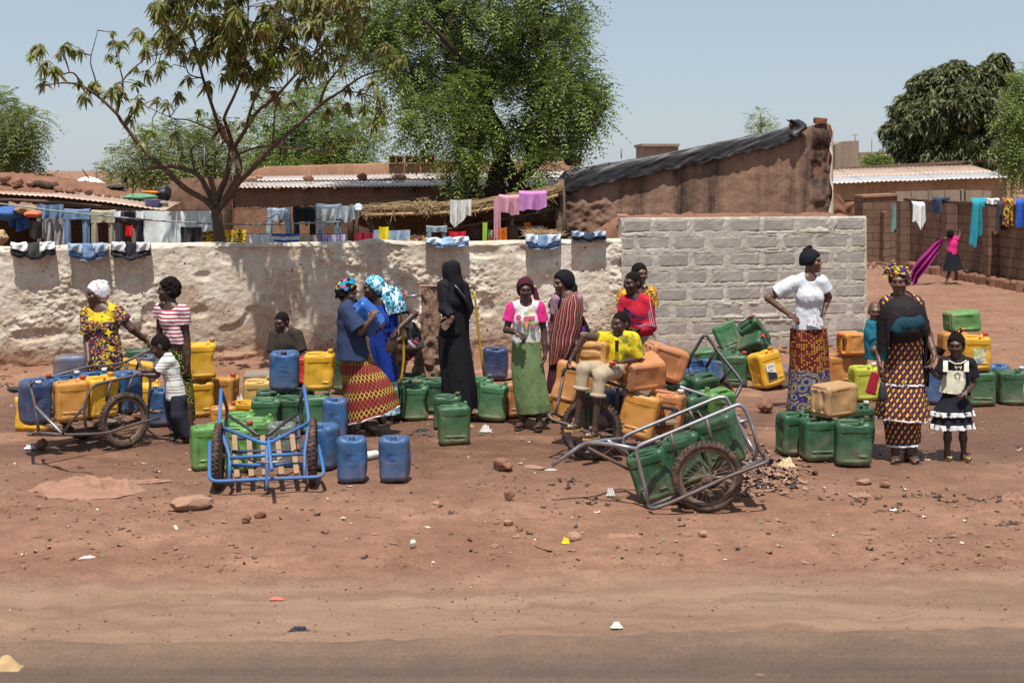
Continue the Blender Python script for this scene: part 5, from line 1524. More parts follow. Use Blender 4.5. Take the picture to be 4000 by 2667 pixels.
# ================================================================ JERRYCANS
def can_field(kind,seed=0,h=0.0055):
 f = Fld(h)
 if kind == 'B':            # round-shouldered barrel can, dished top
  f.rbox((0,0,.188),(.123,.112,.188),.055)
  f.ell((0,-.055,.405),(.085,.085,.075),sub=True,k=.02)
  f.cone((0,-.055,.32),(0,-.055,.362),.026,.026,.008)
  f.rbox((0,.04,.352),(.075,.022,.024),.015,k=.01)
  f.rbox((0,-.115,.20),(.034,.006,.034),.006,sub=True,k=.003)
  f.ell((0,-.108,.20),(.031,.004,.031),k=.003)
  for z in (.065,.285): f.rbox((0,0,z),(.14,.13,.0035),.002,sub=True,k=.004) if False else None
 else:
  W_,D_ = (.145,.118)
  f.rbox((0,0,.178),(W_,D_,.178),.046)
  f.rbox((-.022,.062,.352),(.088,.038,.030),.018,sub=True,k=.012)
  f.rbox((-.022,-.062,.352),(.088,.038,.030),.018,sub=True,k=.012)
  f.rbox((-.022,0,.327),(.070,.06,.012),.010,sub=True,k=.006)
  f.ell((.108,0,.375),(.05,.055,.03),sub=True,k=.012)
  f.cone((.108,0,.33),(.108,0,.366),.024,.024,.006)
  for s in (-1,1):        # recessed panels and ribs
   f.rbox((0,s*D_,.155),(.092,.005,.100),.004,sub=True,k=.008)
   f.rbox((s*W_,0,.155),(.005,.064,.100),.004,sub=True,k=.008)
   f.rbox((0,s*D_,.262),(.15,.0045,.0045),.003,sub=True,k=.003)
   f.rbox((0,s*(D_-.003),.085),(.098,.0055,.004),.003,k=.004)
   f.rbox((s*.115,s*0,.0),(.012,.09,.012),.008,sub=True,k=.006)
   f.rbox((0,s*.045,.0),(.085,.016,.016),.008,sub=True,k=.006)
 if seed:
  rs = np.random.RandomState(seed);c = rs.rand(3)*20
  def dent(D,X,Y,Z):
   return D + .014*fbm(X*8 + c[0],Y*8 + c[1],Z*7 + c[2],2).astype(np.float32) + .005
  f.post.append(dent)
  if seed % 2:
   sx = 1 if rs.rand() > .5 else -1
   f.ell((sx*.17,-.05,.17),(.06,.12,.10),sub=True,k=.05)
 return f.mesh()
CAN = {}
for key,kd,sd in (('A0','A',8),('A1','A',3),('A2','A',4),('B0','B',10),('B1','B',6)):
 v,q = can_field(kd,sd);CAN[key] = mk_mesh('jerrycan_body',v,q)
mb = lathe([(0,.03),(.022,.03),(.026,.026),(.0265,.0),(.022,0.0)],18);CAP = mb.mesh('cap')
mb = lathe([(.021,.018),(.0205,.022),(.017,.022),(.016,.018),(.016,-.02),(0,-.02)],18);NECK = mb.mesh('neck')
mb = MB()
for zz in (.004,.012): mb.tube([(.0235*math.cos(a*.349),.0235*math.sin(a*.349),zz) for a in range(18)],.002,5,closed=True)
THREAD = mb.mesh('thread')
def mplastic(name,col,dustk=0.72,rough=0.42,var=.18):
 if name in MATS: return MATS[name]
 t = NT(name);c = t.co('Object');cr = t.co('Object',rnd=True)
 r = t.n('ObjectInfo').outputs['Random']
 z = t.sep(c)[2]
 col1 = t.mix(r,dk(col,1-var),dk(col,1+var))
 col1 = t.mix(t.math('MULTIPLY',t.noise(cr,5,4,.6),.35),col1,dk(col,.6))
 n1 = t.noise(cr,9,6,.7);n2 = t.noise(t.co('Object',(1,1,.25),rnd=True),26,4,.6)
 low = t.ramp(z,[(0.0,.95),(.10,.45),(.22,.12),(.30,.10),(.40,.25)])
 dm = t.math('MULTIPLY',t.math('ADD',t.math('MULTIPLY',low,t.ramp(n1,[(.25,.3),(.6,1)])),t.math('MULTIPLY',t.ramp(n1,[(.52,0),(.72,1)]),.55)),dustk,True)
 col2 = t.mix(dm,col1,(.24,.15,.095))
 col2 = t.mix(t.math('MULTIPLY',t.ramp(n2,[(.55,0),(.7,1)]),.22),col2,dk(col,.35))
 scf = t.noise(t.co('Object',(1.0,1.0,3.5),rnd=True),38,3,.75)
 col2 = t.mix(t.math('MULTIPLY',t.ramp(scf,[(.60,0),(.70,1)]),.38),col2,t.mix(.55,dk(col,1.6),(.42,.36,.30)))
 fade = t.math('MULTIPLY',t.ramp(t.noise(cr,2.6,3,.5),[(.40,0),(.65,1)]),.20)
 col2 = t.mix(fade,col2,t.mix(.22,dk(col,1.5),(.36,.34,.30)))
 rg = t.math('ADD',rough,t.math('MULTIPLY',dm,.45),True)
 return t.fin(col2,rg,t.bump(n2,.12,.006),.45)
PL = {'green': mplastic('green_plastic',(0.0074,0.0775,0.0310),.6),'lgreen': mplastic('light_green_plastic',(0.0936,0.2592,0.0612),.45),'mgreen': mplastic('mid_green_plastic',(0.0224,0.1254,0.0462),.65),'blue': mplastic('blue_plastic',(.013,.090,.235),.6),'dblue': mplastic('dark_blue_plastic',(.009,.038,.12),.5),
  'yellow': mplastic('yellow_plastic',(0.6650,0.3515,0.0114),.5),'orange': mplastic('orange_plastic',(0.4930,0.1997,0.0382),.6),'amber': mplastic('amber_plastic',(0.5100,0.2253,0.0357),.6),'pale': mplastic('pale_yellow_plastic',(0.5780,0.3825,0.1020),.4),'tan': mplastic('tan_plastic',(0.3900,0.2262,0.0936),.6),
  'greyblue': mplastic('grey_blue_plastic',(.06,.085,.15),.85),'lime': mplastic('lime_plastic',(0.3936,0.4100,0.0328),.4),'smoke': mplastic('smoky_plastic',(.10,.14,.12),.5),'peach': mplastic('peach_plastic',(0.4756,0.1845,0.0656),.6),'bblue': mplastic('bright_blue_plastic',(.02,.14,.50),.15),
  'red': mplastic('red_plastic',(.50,.02,.02),.3),'white': mplastic('white_plastic',(.72,.71,.68),.3),'black': mplastic('black_plastic_cap',(.02,.02,.02),.3)}
def frame_from(up,xh):
 z = Vector(up).normalized();x = Vector(xh);x = (x - z*x.dot(z)).normalized();y = z.cross(x)
 return Matrix((x,y,z)).transposed()
def can(key,colour,x,y,yaw,cap,label,d=None,z=0.0,up=None,xh=None,s=1.0,sc3=None,pos=None,group=None):
 if d is None: d = dep(y) + 0.09
 base = Vector(((x - CX)*d/F,d,z)) if pos is None else Vector(pos)
 o = thing('jerrycan',base,label,'jerrycan',group)
 a = math.radians(yaw)
 R = frame_from(up or (0,0,1),xh or (math.cos(a),math.sin(a),0))
 S = Vector(sc3) if sc3 else Vector((s,s,s))
 hw,hd,hh = .145*S.x,.118*S.y,.356*S.z
 if key[0] == 'B': hw,hd,hh = .123*S.x,.112*S.y,.376*S.z
 cs = [R @ Vector((i*hw,j*hd,k*hh)) for i in (-1,1) for j in (-1,1) for k in (0,1)]
 rnd_ = 0.0 if up is None else 0.012
 off = R @ Vector((0,0,hh/2));lo = min(c.z for c in cs)
 if up is None: o.location = base
 else: o.location = Vector((base.x - off.x,base.y - off.y,base.z - lo - rnd_))
 o.rotation_euler = R.to_euler();o.scale = S
 def ch(name,me,mat,loc):
  c = bpy.data.objects.new(name,me);COL.objects.link(c);c.parent = o;c.location = loc
  if not me.materials: me.materials.append(None)
  c.material_slots[0].link = 'OBJECT';c.material_slots[0].material = mat
  return c
 ch('body',CAN[key],PL[colour],(0,0,0))
 cl = (.108,0,.352) if key[0] == 'A' else (0,-.055,.345)
 if cap == 'open':
  ch('neck',NECK,PL[colour],(cl[0],cl[1],cl[2] + .016));ch('thread',THREAD,PL[colour],(cl[0],cl[1],cl[2] + .012))
 elif cap: ch('cap',CAP,PL[cap],(cl[0],cl[1],cl[2] + .004))
 return o
L_ = (-1,0,0);R_ = (1,0,0)
# -- left cart load and the cans round it
can('B1','greyblue',272,1467,0,None,'scuffed grey blue jerrycan lying on its side against the wall at the left',d=16.75,z=.06,up=(.95,.3,0),xh=(0,0,1),sc3=(1.15,1.1,1.02))
can('A1','mgreen',215,1526,0,None,'green jerrycan lying behind the left cart',d=15.6,z=.0,up=(.85,.5,.1),xh=(0,1,0))
can('A0','yellow',140,1684,0,'yellow','yellow jerrycan lying with its neck to the left beside the left cart',d=13.75,up=(-1,.12,0),xh=(0,0,1),sc3=(1.15,1,1))
# -- group behind the boy
can('A0','yellow',530,1508,0,'orange','yellow jerrycan with an orange cap lying behind the cart',d=14.9,z=.20,up=(.88,.25,-.2),xh=(0,0,1))
can('A1','yellow',572,1630,12,None,'yellow jerrycan half hidden behind the cart handle',d=14.4,s=.98)
can('B0','greyblue',566,1485,10,'blue','dull blue jerrycan by the wall behind the striped girl',d=16.2,z=.02,s=1.05)
can('A2','green',548,1460,5,None,'green jerrycan top showing behind the dull blue can by the wall',d=16.65,z=.04,s=1.08)
can('B1','blue',628,1670,14,None,'blue jerrycan standing left of the small boy',s=1.02)
can('A0','yellow',775,1631,18,'orange','yellow jerrycan on the ground carrying another yellow one',s=1.03)
can('A1','yellow',785,1485,22,'orange','yellow jerrycan on top of the yellow stack beside the striped girl',d=dep(1631)+.09,z=.385,s=1.04)
can('A2','amber',872,1611,-14,'red','dirty orange jerrycan with a red cap right of the yellow stack',s=1.03)
can('A0','pale',1008,1625,8,'yellow','pale yellow jerrycan behind the blue cart',d=14.55,s=1.02)
can('A2','amber',872,1700,12,'red','orange jerrycan with a red cap behind the blue cart\'s left arm',d=13.35,s=.84)
can('A0','yellow',962,1690,-20,'yellow','yellow jerrycan top just behind the light green cans',d=13.6,s=.84)
can('A1','mgreen',1043,1662,6,None,'faded green jerrycan at the left end of the green row behind the blue cart',d=13.45)
can('A0','green',1135,1662,-6,None,'green jerrycan in the middle of the row under the blue can',d=13.55,s=.99)
can('A2','mgreen',1232,1656,4,'green','green jerrycan at the right end of the row behind the blue cart',d=13.6)
can('A0','green',1060,1600,15,None,'dark green jerrycan behind the faded green one',d=13.95)
can('A0','green',1170,1600,10,None,'dark green jerrycan in the back row under the yellow can',d=13.95)
can('B1','blue',1110,1537,6,'black','dirty blue jerrycan standing on the green row in front of the seated boy',d=13.75,z=.372,s=1.1,sc3=(1.16,1.1,1.03))
can('A0','yellow',1247,1537,3,'yellow','yellow jerrycan standing on the green row beside the blue one',d=13.8,z=.372,s=1.02)
can('A0','red',1207,1470,0,'red','red jerrycan peeping out behind the yellow one',d=15.1,z=.24,s=.8)
can('A1','green',1345,1505,-10,None,'green jerrycan against the wall behind the navy shirt woman',d=15.9,z=.04,s=1.1)
can('B0','blue',1312,1681,0,'blue','tall blue jerrycan left of the maroon skirt',d=13.3,sc3=(.95,1,1.02))
can('A2','lgreen',815,1837,20,None,'light green jerrycan behind the blue cart\'s left wheel',s=1.05)
can('A0','lgreen',922,1820,-8,'red','light green jerrycan with a red cap behind the blue cart slats',d=11.85,s=1.08)
can('A1','lgreen',1003,1812,10,None,'light green jerrycan in the middle behind the blue cart slats',d=12.25,s=1.05)
can('A0','lgreen',938,1730,5,None,'small light green jerrycan between the orange and light green cans',d=12.8,s=.9)
can('B0','smoke',1102,1806,4,'open','smoky grey green jerrycan with an open neck behind the blue cart',d=12.05,s=1.0)
can('B1','blue',1262,1837,-14,None,'blue jerrycan leaning right of the blue cart\'s wheel',d=11.95,s=1.0)
can('B0','blue',1376,1890,4,'open','dusty blue jerrycan with an open neck, left of the two in front',s=1.0)
can('B0','blue',1543,1887,-5,'open','cleaner blue jerrycan with a round mark, right of the two in front',s=.985)
# -- green cans at the tap
can('A0','green',1560,1640,6,None,'green jerrycan half hidden behind the turquoise skirt',d=14.35)
can('A2','green',1612,1600,0,'open','green jerrycan in the back row left of the mud pillar',d=14.75)
can('A1','mgreen',1620,1645,4,None,'scratched green jerrycan left of the veiled woman, front of the pair',s=.99)
can('A0','green',1700,1625,-8,'open','green jerrycan touching the black robe on the left',d=14.7)
can('A0','green',1748,1680,0,'green','green jerrycan just behind the single front green one',s=.92)
can('A2','mgreen',1771,1740,10,None,'dirty green jerrycan standing alone in front of the veiled woman',s=1.02)
can('A0','mgreen',1872,1625,0,'blue','green jerrycan behind the dented one right of the veiled woman',d=14.75)
can('A1','mgreen',1925,1648,-4,None,'badly dented green jerrycan leaning right of the veiled woman',up=(.10,.05,1),xh=R_,s=1.03,d=14.2)
can('B1','dblue',1935,1470,3,'blue','dark blue jerrycan on the ledge at the foot of the wall',d=16.4,z=.10,sc3=(1.2,1.1,.98))
can('A2','peach',2010,1636,25,None,'worn orange jerrycan behind the girl in the green wrap',d=14.5)
can('A0','mgreen',2100,1640,4,None,'green jerrycan seen below the hem of the green wrap',d=14.55,s=.9)
can('A2','amber',2185,1640,30,None,'orange jerrycan behind the striped shawl woman\'s feet',d=14.2,s=.8)
# -- by the block wall
can('B0','bblue',2585,1440,20,'open','blue jerrycan tilted over behind the boy in red',d=16.3,z=.10,up=(-.45,-.2,.8),xh=(.8,-.2,.5),s=1.0)
can('B1','blue',2660,1400,0,None,'blue jerrycan lying nearest the block wall',d=17.0,z=.03,up=(.9,.4,.05),xh=(0,0,1),s=1.02)
can('B0','blue',2668,1440,0,None,'pale scuffed blue jerrycan lying in the blue pile',d=16.2,z=.0,up=(.7,-.6,.05),xh=(0,0,1),s=1.02)
can('A2','blue',2757,1440,0,None,'blue jerrycan lying with its handle toward the tall cart frame',d=16.1,z=.04,up=(-.55,-.75,.2),xh=(.7,-.5,.2),s=1.05)
can('A1','mgreen',2738,1370,0,None,'pale green jerrycan lying along the block wall',d=17.1,z=.12,up=(1,.15,.05),xh=(0,1,0))
can('A2','mgreen',2842,1352,0,None,'dusty green jerrycan heaped on the pile, leaning left',d=17.3,z=.24,up=(-.35,.2,.8),xh=(.9,0,.4))
can('A0','green',2945,1357,0,'red','green jerrycan on top of the pile by the block wall',d=17.5,z=.26,up=(-.6,-.15,.7),xh=(.7,-.1,.6))
can('A1','green',2845,1440,10,'red','green jerrycan with a red cap behind the tall cart frame',d=17.0,z=.0)
can('A0','green',2945,1400,0,'red','shiny green jerrycan lying across the pile',d=17.0,z=.16,up=(.75,-.5,.35),xh=(.2,-.6,.7))
can('A2','green',2868,1505,-8,'red','worn green jerrycan with a red cap left of the yellow label can',d=16.45,s=1.06)
can('A1','green',2960,1480,20,None,'green jerrycan behind the yellow label can',d=17.0)
EMS = can('A0','yellow',2993,1515,0,'orange','bright yellow jerrycan with a black and white paper label, leaning',d=16.25,z=-.005,up=(-.22,.05,.97),xh=(.85,.5,.2),s=1.14)
can('B1','greyblue',3066,1490,0,None,'grey blue jerrycan lying left of the wax print skirt',d=16.5,up=(.5,.8,0),xh=(0,0,1),s=.98)
can('A0','orange',3272,1506,4,'red','orange jerrycan with a red cap right of the wax print skirt',d=16.55)
can('A2','tan',3335,1505,0,None,'tan jerrycan in shadow behind the lime one',d=16.75)
can('A0','orange',3325,1391,0,'red','orange jerrycan lying across two cans with its red cap to the left',d=16.5,z=.372,up=(-.93,-.3,0),xh=(0,0,1),sc3=(.92,1,.8))
can('A0','green',3402,1391,0,None,'green jerrycan lying end on beside the orange one',d=16.6,z=.372,up=(-.3,.95,0),xh=(0,0,1),sc3=(.92,1,1))
can('A0','lime',3375,1566,8,'white','lime yellow jerrycan behind the mother',d=15.5,s=1.04)
# -- trio in front of the white shirt woman
can('A0','green',3105,1781,12,'open','dark green jerrycan at the left of the front trio',s=1.03)
can('A2','green',3192,1802,8,None,'dark green jerrycan in the middle of the front trio under the tan one',s=1.02)
can('A0','green',3332,1821,-6,'open','dark green jerrycan at the right of the front trio',s=1.05)
can('A0','green',3345,1740,20,'white','green jerrycan with a white cap behind the front trio',d=13.0,s=1.0)
can('A2','tan',3258,1642,0,None,'translucent tan jerrycan lying on top of the front trio',d=12.35,z=.372,up=(.85,.5,.02),xh=(0,0,1),sc3=(1.0,1.05,1.05))
# -- far right group
can('A0','lgreen',3755,1288,0,'red','light green jerrycan lying on top of the right hand stack',d=15.9,z=.70,up=(.98,.1,.05),xh=(0,1,0))
can('A2','orange',3722,1397,6,'orange','orange jerrycan on the stack behind the little girl',d=15.45,z=.385,s=1.04)
can('A0','yellow',3808,1439,-4,'red','big yellow jerrycan with a worn sticker on top of a green one',d=15.15,z=.372,s=1.04)
can('A2','mgreen',3827,1587,-4,None,'green jerrycan carrying the big yellow one',s=1.04)
can('B1','blue',3722,1570,5,None,'blue jerrycan under the orange one behind the little girl',d=15.5,s=1.0)
can('B0','blue',3893,1566,3,'blue','blue jerrycan between the two green ones at the right',d=15.7)
can('A1','green',3948,1584,-4,'white','dark green jerrycan with a white cap at the right edge',s=1.05)
can('B1','blue',3646,1581,6,None,'blue jerrycan between the mother and the little girl',s=.98)
# labels and stickers
PAPER = mplain('paper_label',(.62,.60,.54),.8,.1,20,0);INK = mplain('black_ink',(.02,.02,.02),.7,.1,5,0);REDINK = mplain('red_ink',(.5,.03,.03),.6,.1,5,0)
def text_mesh(txt,size,name='lettering',ext=0.0006):
 cu = bpy.data.curves.new(name,'FONT');cu.body = txt;cu.size = size;cu.align_x = 'CENTER';cu.align_y = 'CENTER';cu.extrude = ext
 o = bpy.data.objects.new(name,cu);COL.objects.link(o)
 dg = bpy.context.evaluated_depsgraph_get();me = bpy.data.meshes.new_from_object(o.evaluated_get(dg))
 bpy.data.objects.remove(o);bpy.data.curves.remove(cu)
 return me
def sticker(root,c,size,mat,axis='-y',name='label'):
 mb = MB();mb.box((0,0,0),(size[0],.0016,size[1]))
 o = bpy.data.objects.new(name,mb.mesh(name,smooth=False));COL.objects.link(o);o.parent = root;o.location = c
 if axis == '+x': o.rotation_euler = (0,0,math.pi/2)
 if axis == '-x': o.rotation_euler = (0,0,-math.pi/2)
 o.data.materials.append(mat);return o
def lettering(root,txt,c,size,mat,rot=0.0,name='lettering'):
 me = text_mesh(txt,size);me.materials.append(mat)
 o = bpy.data.objects.new(name,me);COL.objects.link(o);o.parent = root;o.location = c;o.rotation_euler = (math.pi/2,rot,0)
 return o
st_ = sticker(EMS,(-.03,-.1155,.155),(.115,.165),PAPER)
lettering(st_,'E.M.S',(0,-.0015,.05),.034,INK);lettering(st_,'Extra',(0,-.0015,.015),.02,INK)
mb = MB();mb.add([(-.056,-.0014,-.08),(.056,-.0014,-.08),(.056,-.0014,-.02),(-.056,-.0014,.012)],[(0,1,2,3)])
o = bpy.data.objects.new('dark_corner',mb.mesh('dark_corner',smooth=False));COL.objects.link(o);o.parent = st_;o.data.materials.append(INK)
gb = [o for o in bpy.data.objects if o.get('label','').startswith('scuffed grey blue jerrycan')][0]
st_ = sticker(gb,(.0,-.1135,.24),(.10,.10),PAPER)
lettering(st_,'Camm',(-.0,-.0015,.0),.034,REDINK,0)
bd = [o for o in bpy.data.objects if o.get('label','').startswith('cleaner blue')][0]
lettering(bd,'MDB',(0,-.1132,.20),.022,PL['bblue'])
yb = [o for o in bpy.data.objects if o.get('label','').startswith('big yellow jerrycan')][0]
sticker(yb,(.02,-.1155,.16),(.12,.15),print_mat('worn_sticker',[(.6,.58,.5),(.35,.45,.2),(.6,.5,.3),(.2,.25,.45)],28))
# ================================================================ CARTS
def plane_pt(x,y,P0,dr):
 """the point seen at photo pixel (x, y) on the upright plane through P0 along dr"""
 t = (x - CX)/F
 s = (t*P0[1] - P0[0])/(dr[0] - t*dr[1])
 Y = P0[1] + s*dr[1]
 return Vector((t*Y,Y,HC - (y - HY)*Y/F))
def smooth_pts(pp,n=5,r=0.35):
 """round the corners of a polyline"""
 if len(pp) < 3: return pp
 out = [pp[0]]
 for i in range(1,len(pp)-1):
  a,b,c = pp[i-1],pp[i],pp[i+1]
  la = min(.07,(b-a).length*r);lc = min(.07,(c-b).length*r)
  p = b + (a-b).normalized()*la;q = b + (c-b).normalized()*lc
  out += [p*(1-t)**2 + b*2*t*(1-t) + q*t*t for t in [k/n for k in range(n+1)]]
 return out + [pp[-1]]
def metal_mat(name,col,rust,rough=.45,metal=.6):
 t = NT(name);c = t.co('Object');a = t.noise(c,14,5,.7);b = t.noise(c,3,4,.6)
 cc = t.mix(t.math('MULTIPLY',t.ramp(t.math('ADD',t.math('MULTIPLY',a,.5),t.math('MULTIPLY',b,.5)),[(.42,0),(.58,1)]),rust),col,(.13,.065,.04))
 return t.fin(cc,t.math('ADD',rough,t.math('MULTIPLY',a,.3)),t.bump(a,.2,.003),.5,metal)
RUSTY = metal_mat('rusty_tube',(.15,.14,.14),.65);CHROME = metal_mat('worn_steel',(.36,.37,.40),.35,.3,.75);DARKTUBE = metal_mat('dark_tube',(.06,.06,.066),.45,.35);BLUEP = metal_mat('blue_paint',(.022,.15,.40),.45,.45,0.0);NAVYP = metal_mat('old_navy_paint',(.03,.05,.10),.4,.5,0.0)
RUBBER = mplain('dusty_rubber',(.045,.035,.030),.9,.3,12,.5,70,dust=.75);RIM = metal_mat('rusty_rim',(.20,.15,.12),.7,.5,.4);SPOKE = metal_mat('spoke_wire',(.28,.20,.14),.5,.4,.5)
def wheel(root,c,R,nrm,tyre_w=.055,nsp=28,rim_mat=None,wheel_rot=0.0,tread=-.001):
 """bicycle-type wheel at world point c, axis nrm: tyre with tread blocks, rim, hub, spokes"""
 n = Vector(nrm).normalized();u = n.orthogonal().normalized();w = n.cross(u)
 if abs(u.z) < abs(w.z): u,w = w,u
 c = Vector(c)
 def pos(a,r,o=0.0): return c + (u*math.cos(a) + w*math.sin(a))*r + n*o
 o = link('wheel',None,None,root);o.location = (0,0,0)
 tw_ = tyre_w/2
 mb = MB()
 N = 64
 prof = [(R-.058,-.35),(R-.045,-.9),(R-.028,-1.0),(R-.010,-.78),(R-.003,-.35),(R,0),(R-.003,.35),(R-.010,.78),(R-.028,1.0),(R-.045,.9),(R-.058,.35)]
 mb.grid(lambda a,v: pos(a*2*math.pi,prof[int(round(v*10))][0],prof[int(round(v*10))][1]*tw_),N,10,True)
 for k in range(44):
  a = 2*math.pi*k/44
  for sgn in (-1,1):
   a2 = a + (0.035 if sgn > 0 else 0)
   p = [pos(a2 + q,R - .004 + e,sgn*tw_*f) for e in (0,tread + .004) for q,f in ((-.03,.08),(.03,.18),(.035,.86),(-.025,.80))]
   mb.add(p,[(0,1,2,3),(7,6,5,4),(0,4,5,1),(1,5,6,2),(2,6,7,3),(3,7,4,0)])
 t_ = part('tyre',mb,RUBBER,o,True)
 mb = MB();rp = [(R-.052,-.55),(R-.070,-.5),(R-.078,-.2),(R-.078,.2),(R-.070,.5),(R-.052,.55)]
 mb.grid(lambda a,v: pos(a*2*math.pi,rp[int(round(v*5))][0],rp[int(round(v*5))][1]*tw_),N,5,True);part('rim',mb,rim_mat or RIM,o)
 mb = MB();mb.tube([c - n*.045,c - n*.03,c + n*.03,c + n*.045],[.016,.024,.024,.016],14);mb.tube([c - n*.075,c + n*.075],.009,8);part('hub',mb,RIM,o)
 mb = MB()
 for k in range(nsp):
  a = 2*math.pi*k/nsp + wheel_rot;sg = 1 if k % 2 else -1
  mb.tube([pos(a + (.55 if (k//2) % 2 else -.55),.022,sg*.026),pos(a,R - .074,0)],.0021,4,False)
 part('spokes',mb,SPOKE,o)['kind'] = 'stuff'
 return o
def tubes(root,specs,conv,mat,r=.0135,name='frame_tube'):
 out = []
 for s in specs:
  pp = [conv(*q) for q in s]
  mb = MB();mb.tube(smooth_pts(pp),r,8);out.append(part(name,mb,mat,root))
 return out
# ---- left cart
lc_l = Vector((.69,.72,0)).normalized();lc_a = Vector((.72,-.69,0)).normalized()
P0 = pt(485,1640,12.78)
lc = thing('handcart',Vector((P0.x - .25,P0.y + .2,0)),'rusty two wheeled handcart loaded with blue and yellow jerrycans at the left','handcart','water handcarts')
wheel(lc,P0 + Vector((0,0,.253 - P0.z)),.253,lc_a,.055,12)
Pf = P0 - lc_a*.70;wheel(lc,Pf + Vector((0,0,.253 - Pf.z)),.253,lc_a,.055,12)
def lconv(cx_,cy_,off=0.0): return plane_pt(cx_/1.704,980 + cy_/1.704,P0 + lc_a*off,lc_l)
NB,FB,OB = -.09,-.60,.085
tubes(lc,[[(190,1222,OB),(420,1224,OB),(700,1215,OB),(870,1160,OB),(1062,1110,OB)],
   [(200,1200,-.65),(190,1222,OB)],
   [(578,1215,NB),(552,1040,NB),(610,895,NB),(700,872,NB),(930,822,NB),(1003,835,NB),(985,1105,NB)],
   [(225,870,FB),(590,768,FB),(700,765,FB),(820,745,FB),(1010,652,FB),(1020,655,FB)],
   [(735,862,NB),(706,1000,NB)],[(878,834,NB),(850,945,NB)],[(330,845,FB),(350,900,FB)],[(470,800,FB),(490,860,FB)],
   [(850,740,FB),(835,840,FB)],[(940,690,FB),(905,800,FB)],[(905,705,FB),(960,800,NB - .2),(1003,840,NB)],
   [(500,1195,-.3),(700,1195,-.3),(985,1105,NB)],[(258,1205,FB),(500,1195,FB),(960,1120,FB)]],lconv,RUSTY,.0135)
def lend(cx_,cy_): return plane_pt(cx_/1.704,980 + cy_/1.704,P0 - lc_l*.93,lc_a)
tubes(lc,[[(258,1207),(236,1035),(200,895),(225,868)],[(190,1222),(258,1207),(420,1224)]],lend,RUSTY,.0135)
tubes(lc,[[(236,1035),(414,1217)]],lend,CHROME,.012)
tubes(lc,[[(414,1217),(552,1040)]],lend,RUSTY,.012)
mb = MB();
zb_ = .235
for k in range(6):
 q0 = P0 + lc_l*(-.60 + k*.20);q0.z = zb_ + .03
 mb = MB();mb.box(q0 - lc_a*.34,(.09,.52,.018),(0,0,math.atan2(lc_l.y,lc_l.x)));part('bed_slat',mb,mplain('worn_plank',(.20,.13,.085),.9,.3,14,.5,60,dust=.4),lc,False)
def lcan(key,colour,s_,o_,cap,label,z=.275,yaw=46,s=1.0):
 q = P0 + lc_l*s_ + lc_a*o_
 return can(key,colour,0,0,yaw,cap,label,pos=(q.x,q.y,z),s=s)
lcan('B0','dblue',-.70,-.30,'white','dark blue jerrycan at the front end of the left cart',s=1.02)
lcan('A2','amber',-.40,-.235,'red','translucent amber jerrycan in the left cart beside its wheel',yaw=28,s=1.02)
lcan('A0','yellow',-.12,-.22,'yellow','bright yellow jerrycan in the left cart behind the wheel',s=1.02)
lcan('B1','blue',.17,-.24,'blue','blue jerrycan at the handle end of the left cart',s=1.03)
lcan('A0','blue',-.52,-.60,'red','blue jerrycan with a red cap in the far row of the left cart',s=.98)
lcan('A0','blue',-.25,-.58,'white','blue jerrycan with a white cap in the far row of the left cart',s=.99)
lcan('A0','blue',.02,-.56,'white','blue jerrycan with a white cap at the end of the cart\'s far row',s=.99)
# ---- blue cart
bc = thing('handcart',gp(1040,1905),'empty blue painted handcart tipped onto its nose, wooden slats facing the road','handcart','water handcarts')
wheel(bc,(pt(853,1781,11.20)) + Vector((0,0,0)),.262,(1,.10,0),.06,20)
wheel(bc,(pt(1222,1762,11.32)),.262,(1,.10,0),.06,20)
for o_ in [o for o in bc.children]: pass
def bconv(cx_,cy_,d): return pt(700 + cx_/1.6,1000 + cy_/1.6,d)
tubes(bc,[[(192,1160,11.30),(188,1385,10.98),(222,1409,10.95),(548,1392,10.95),(880,1380,11.03),(906,1352,11.06),(870,1185,11.40)],
   [(262,832,11.60),(250,1062,11.32),(318,1250,11.10),(312,1402,10.97)],[(780,812,11.70),(812,1032,11.38),(782,1240,11.15),(786,1384,11.02)],
   [(252,1065,11.30),(545,1178,11.02),(812,1040,11.36)],
   [(560,1148,11.03),(560,1178,11.00),(578,1335,10.62)],[(548,1180,11.02),(548,1395,10.95),(546,1466,10.93)],
   [(318,1262,11.08),(548,1245,11.06),(770,1236,11.12)],[(315,1308,11.12),(780,1300,11.15)]],bconv,BLUEP,.0150)
tubes(bc,[[(262,832,11.60),(302,962,11.85),(288,1085,11.70),(318,1250,11.20)],[(780,812,11.70),(740,972,11.92),(745,1105,11.75),(782,1240,11.25)],[(325,1140,11.55),(560,1138,11.55),(765,1132,11.60)],[(330,1222,11.30),(775,1215,11.33)]],bconv,NAVYP,.0145)
tubes(bc,[[(305,995,11.72),(500,1122,11.35)],[(738,985,11.8),(550,1120,11.35)]],bconv,DARKTUBE,.013)
tubes(bc,[[(485,1286,10.78),(578,1290,10.74),(668,1280,10.78)]],bconv,CHROME,.010,'crossbar')
SLAT = mplain('pale_slat_wood',(.29,.185,.115),.85,.3,14,.4,60)
for (xa,ya,xb,yb_) in [(345,1120,362,1384),(435,1120,452,1378),(520,1125,537,1370),(612,1120,640,1366),(705,1118,735,1362)]:
 a,b = bconv(xa,ya,11.52),bconv(xb,yb_,11.02);mb = MB();ax_ = (b - a);m_ = frame_from(ax_,(1,0,0));mb.box((a+b)/2,(.040,.020,ax_.length),m_);part('slat',mb,SLAT,bc,False)
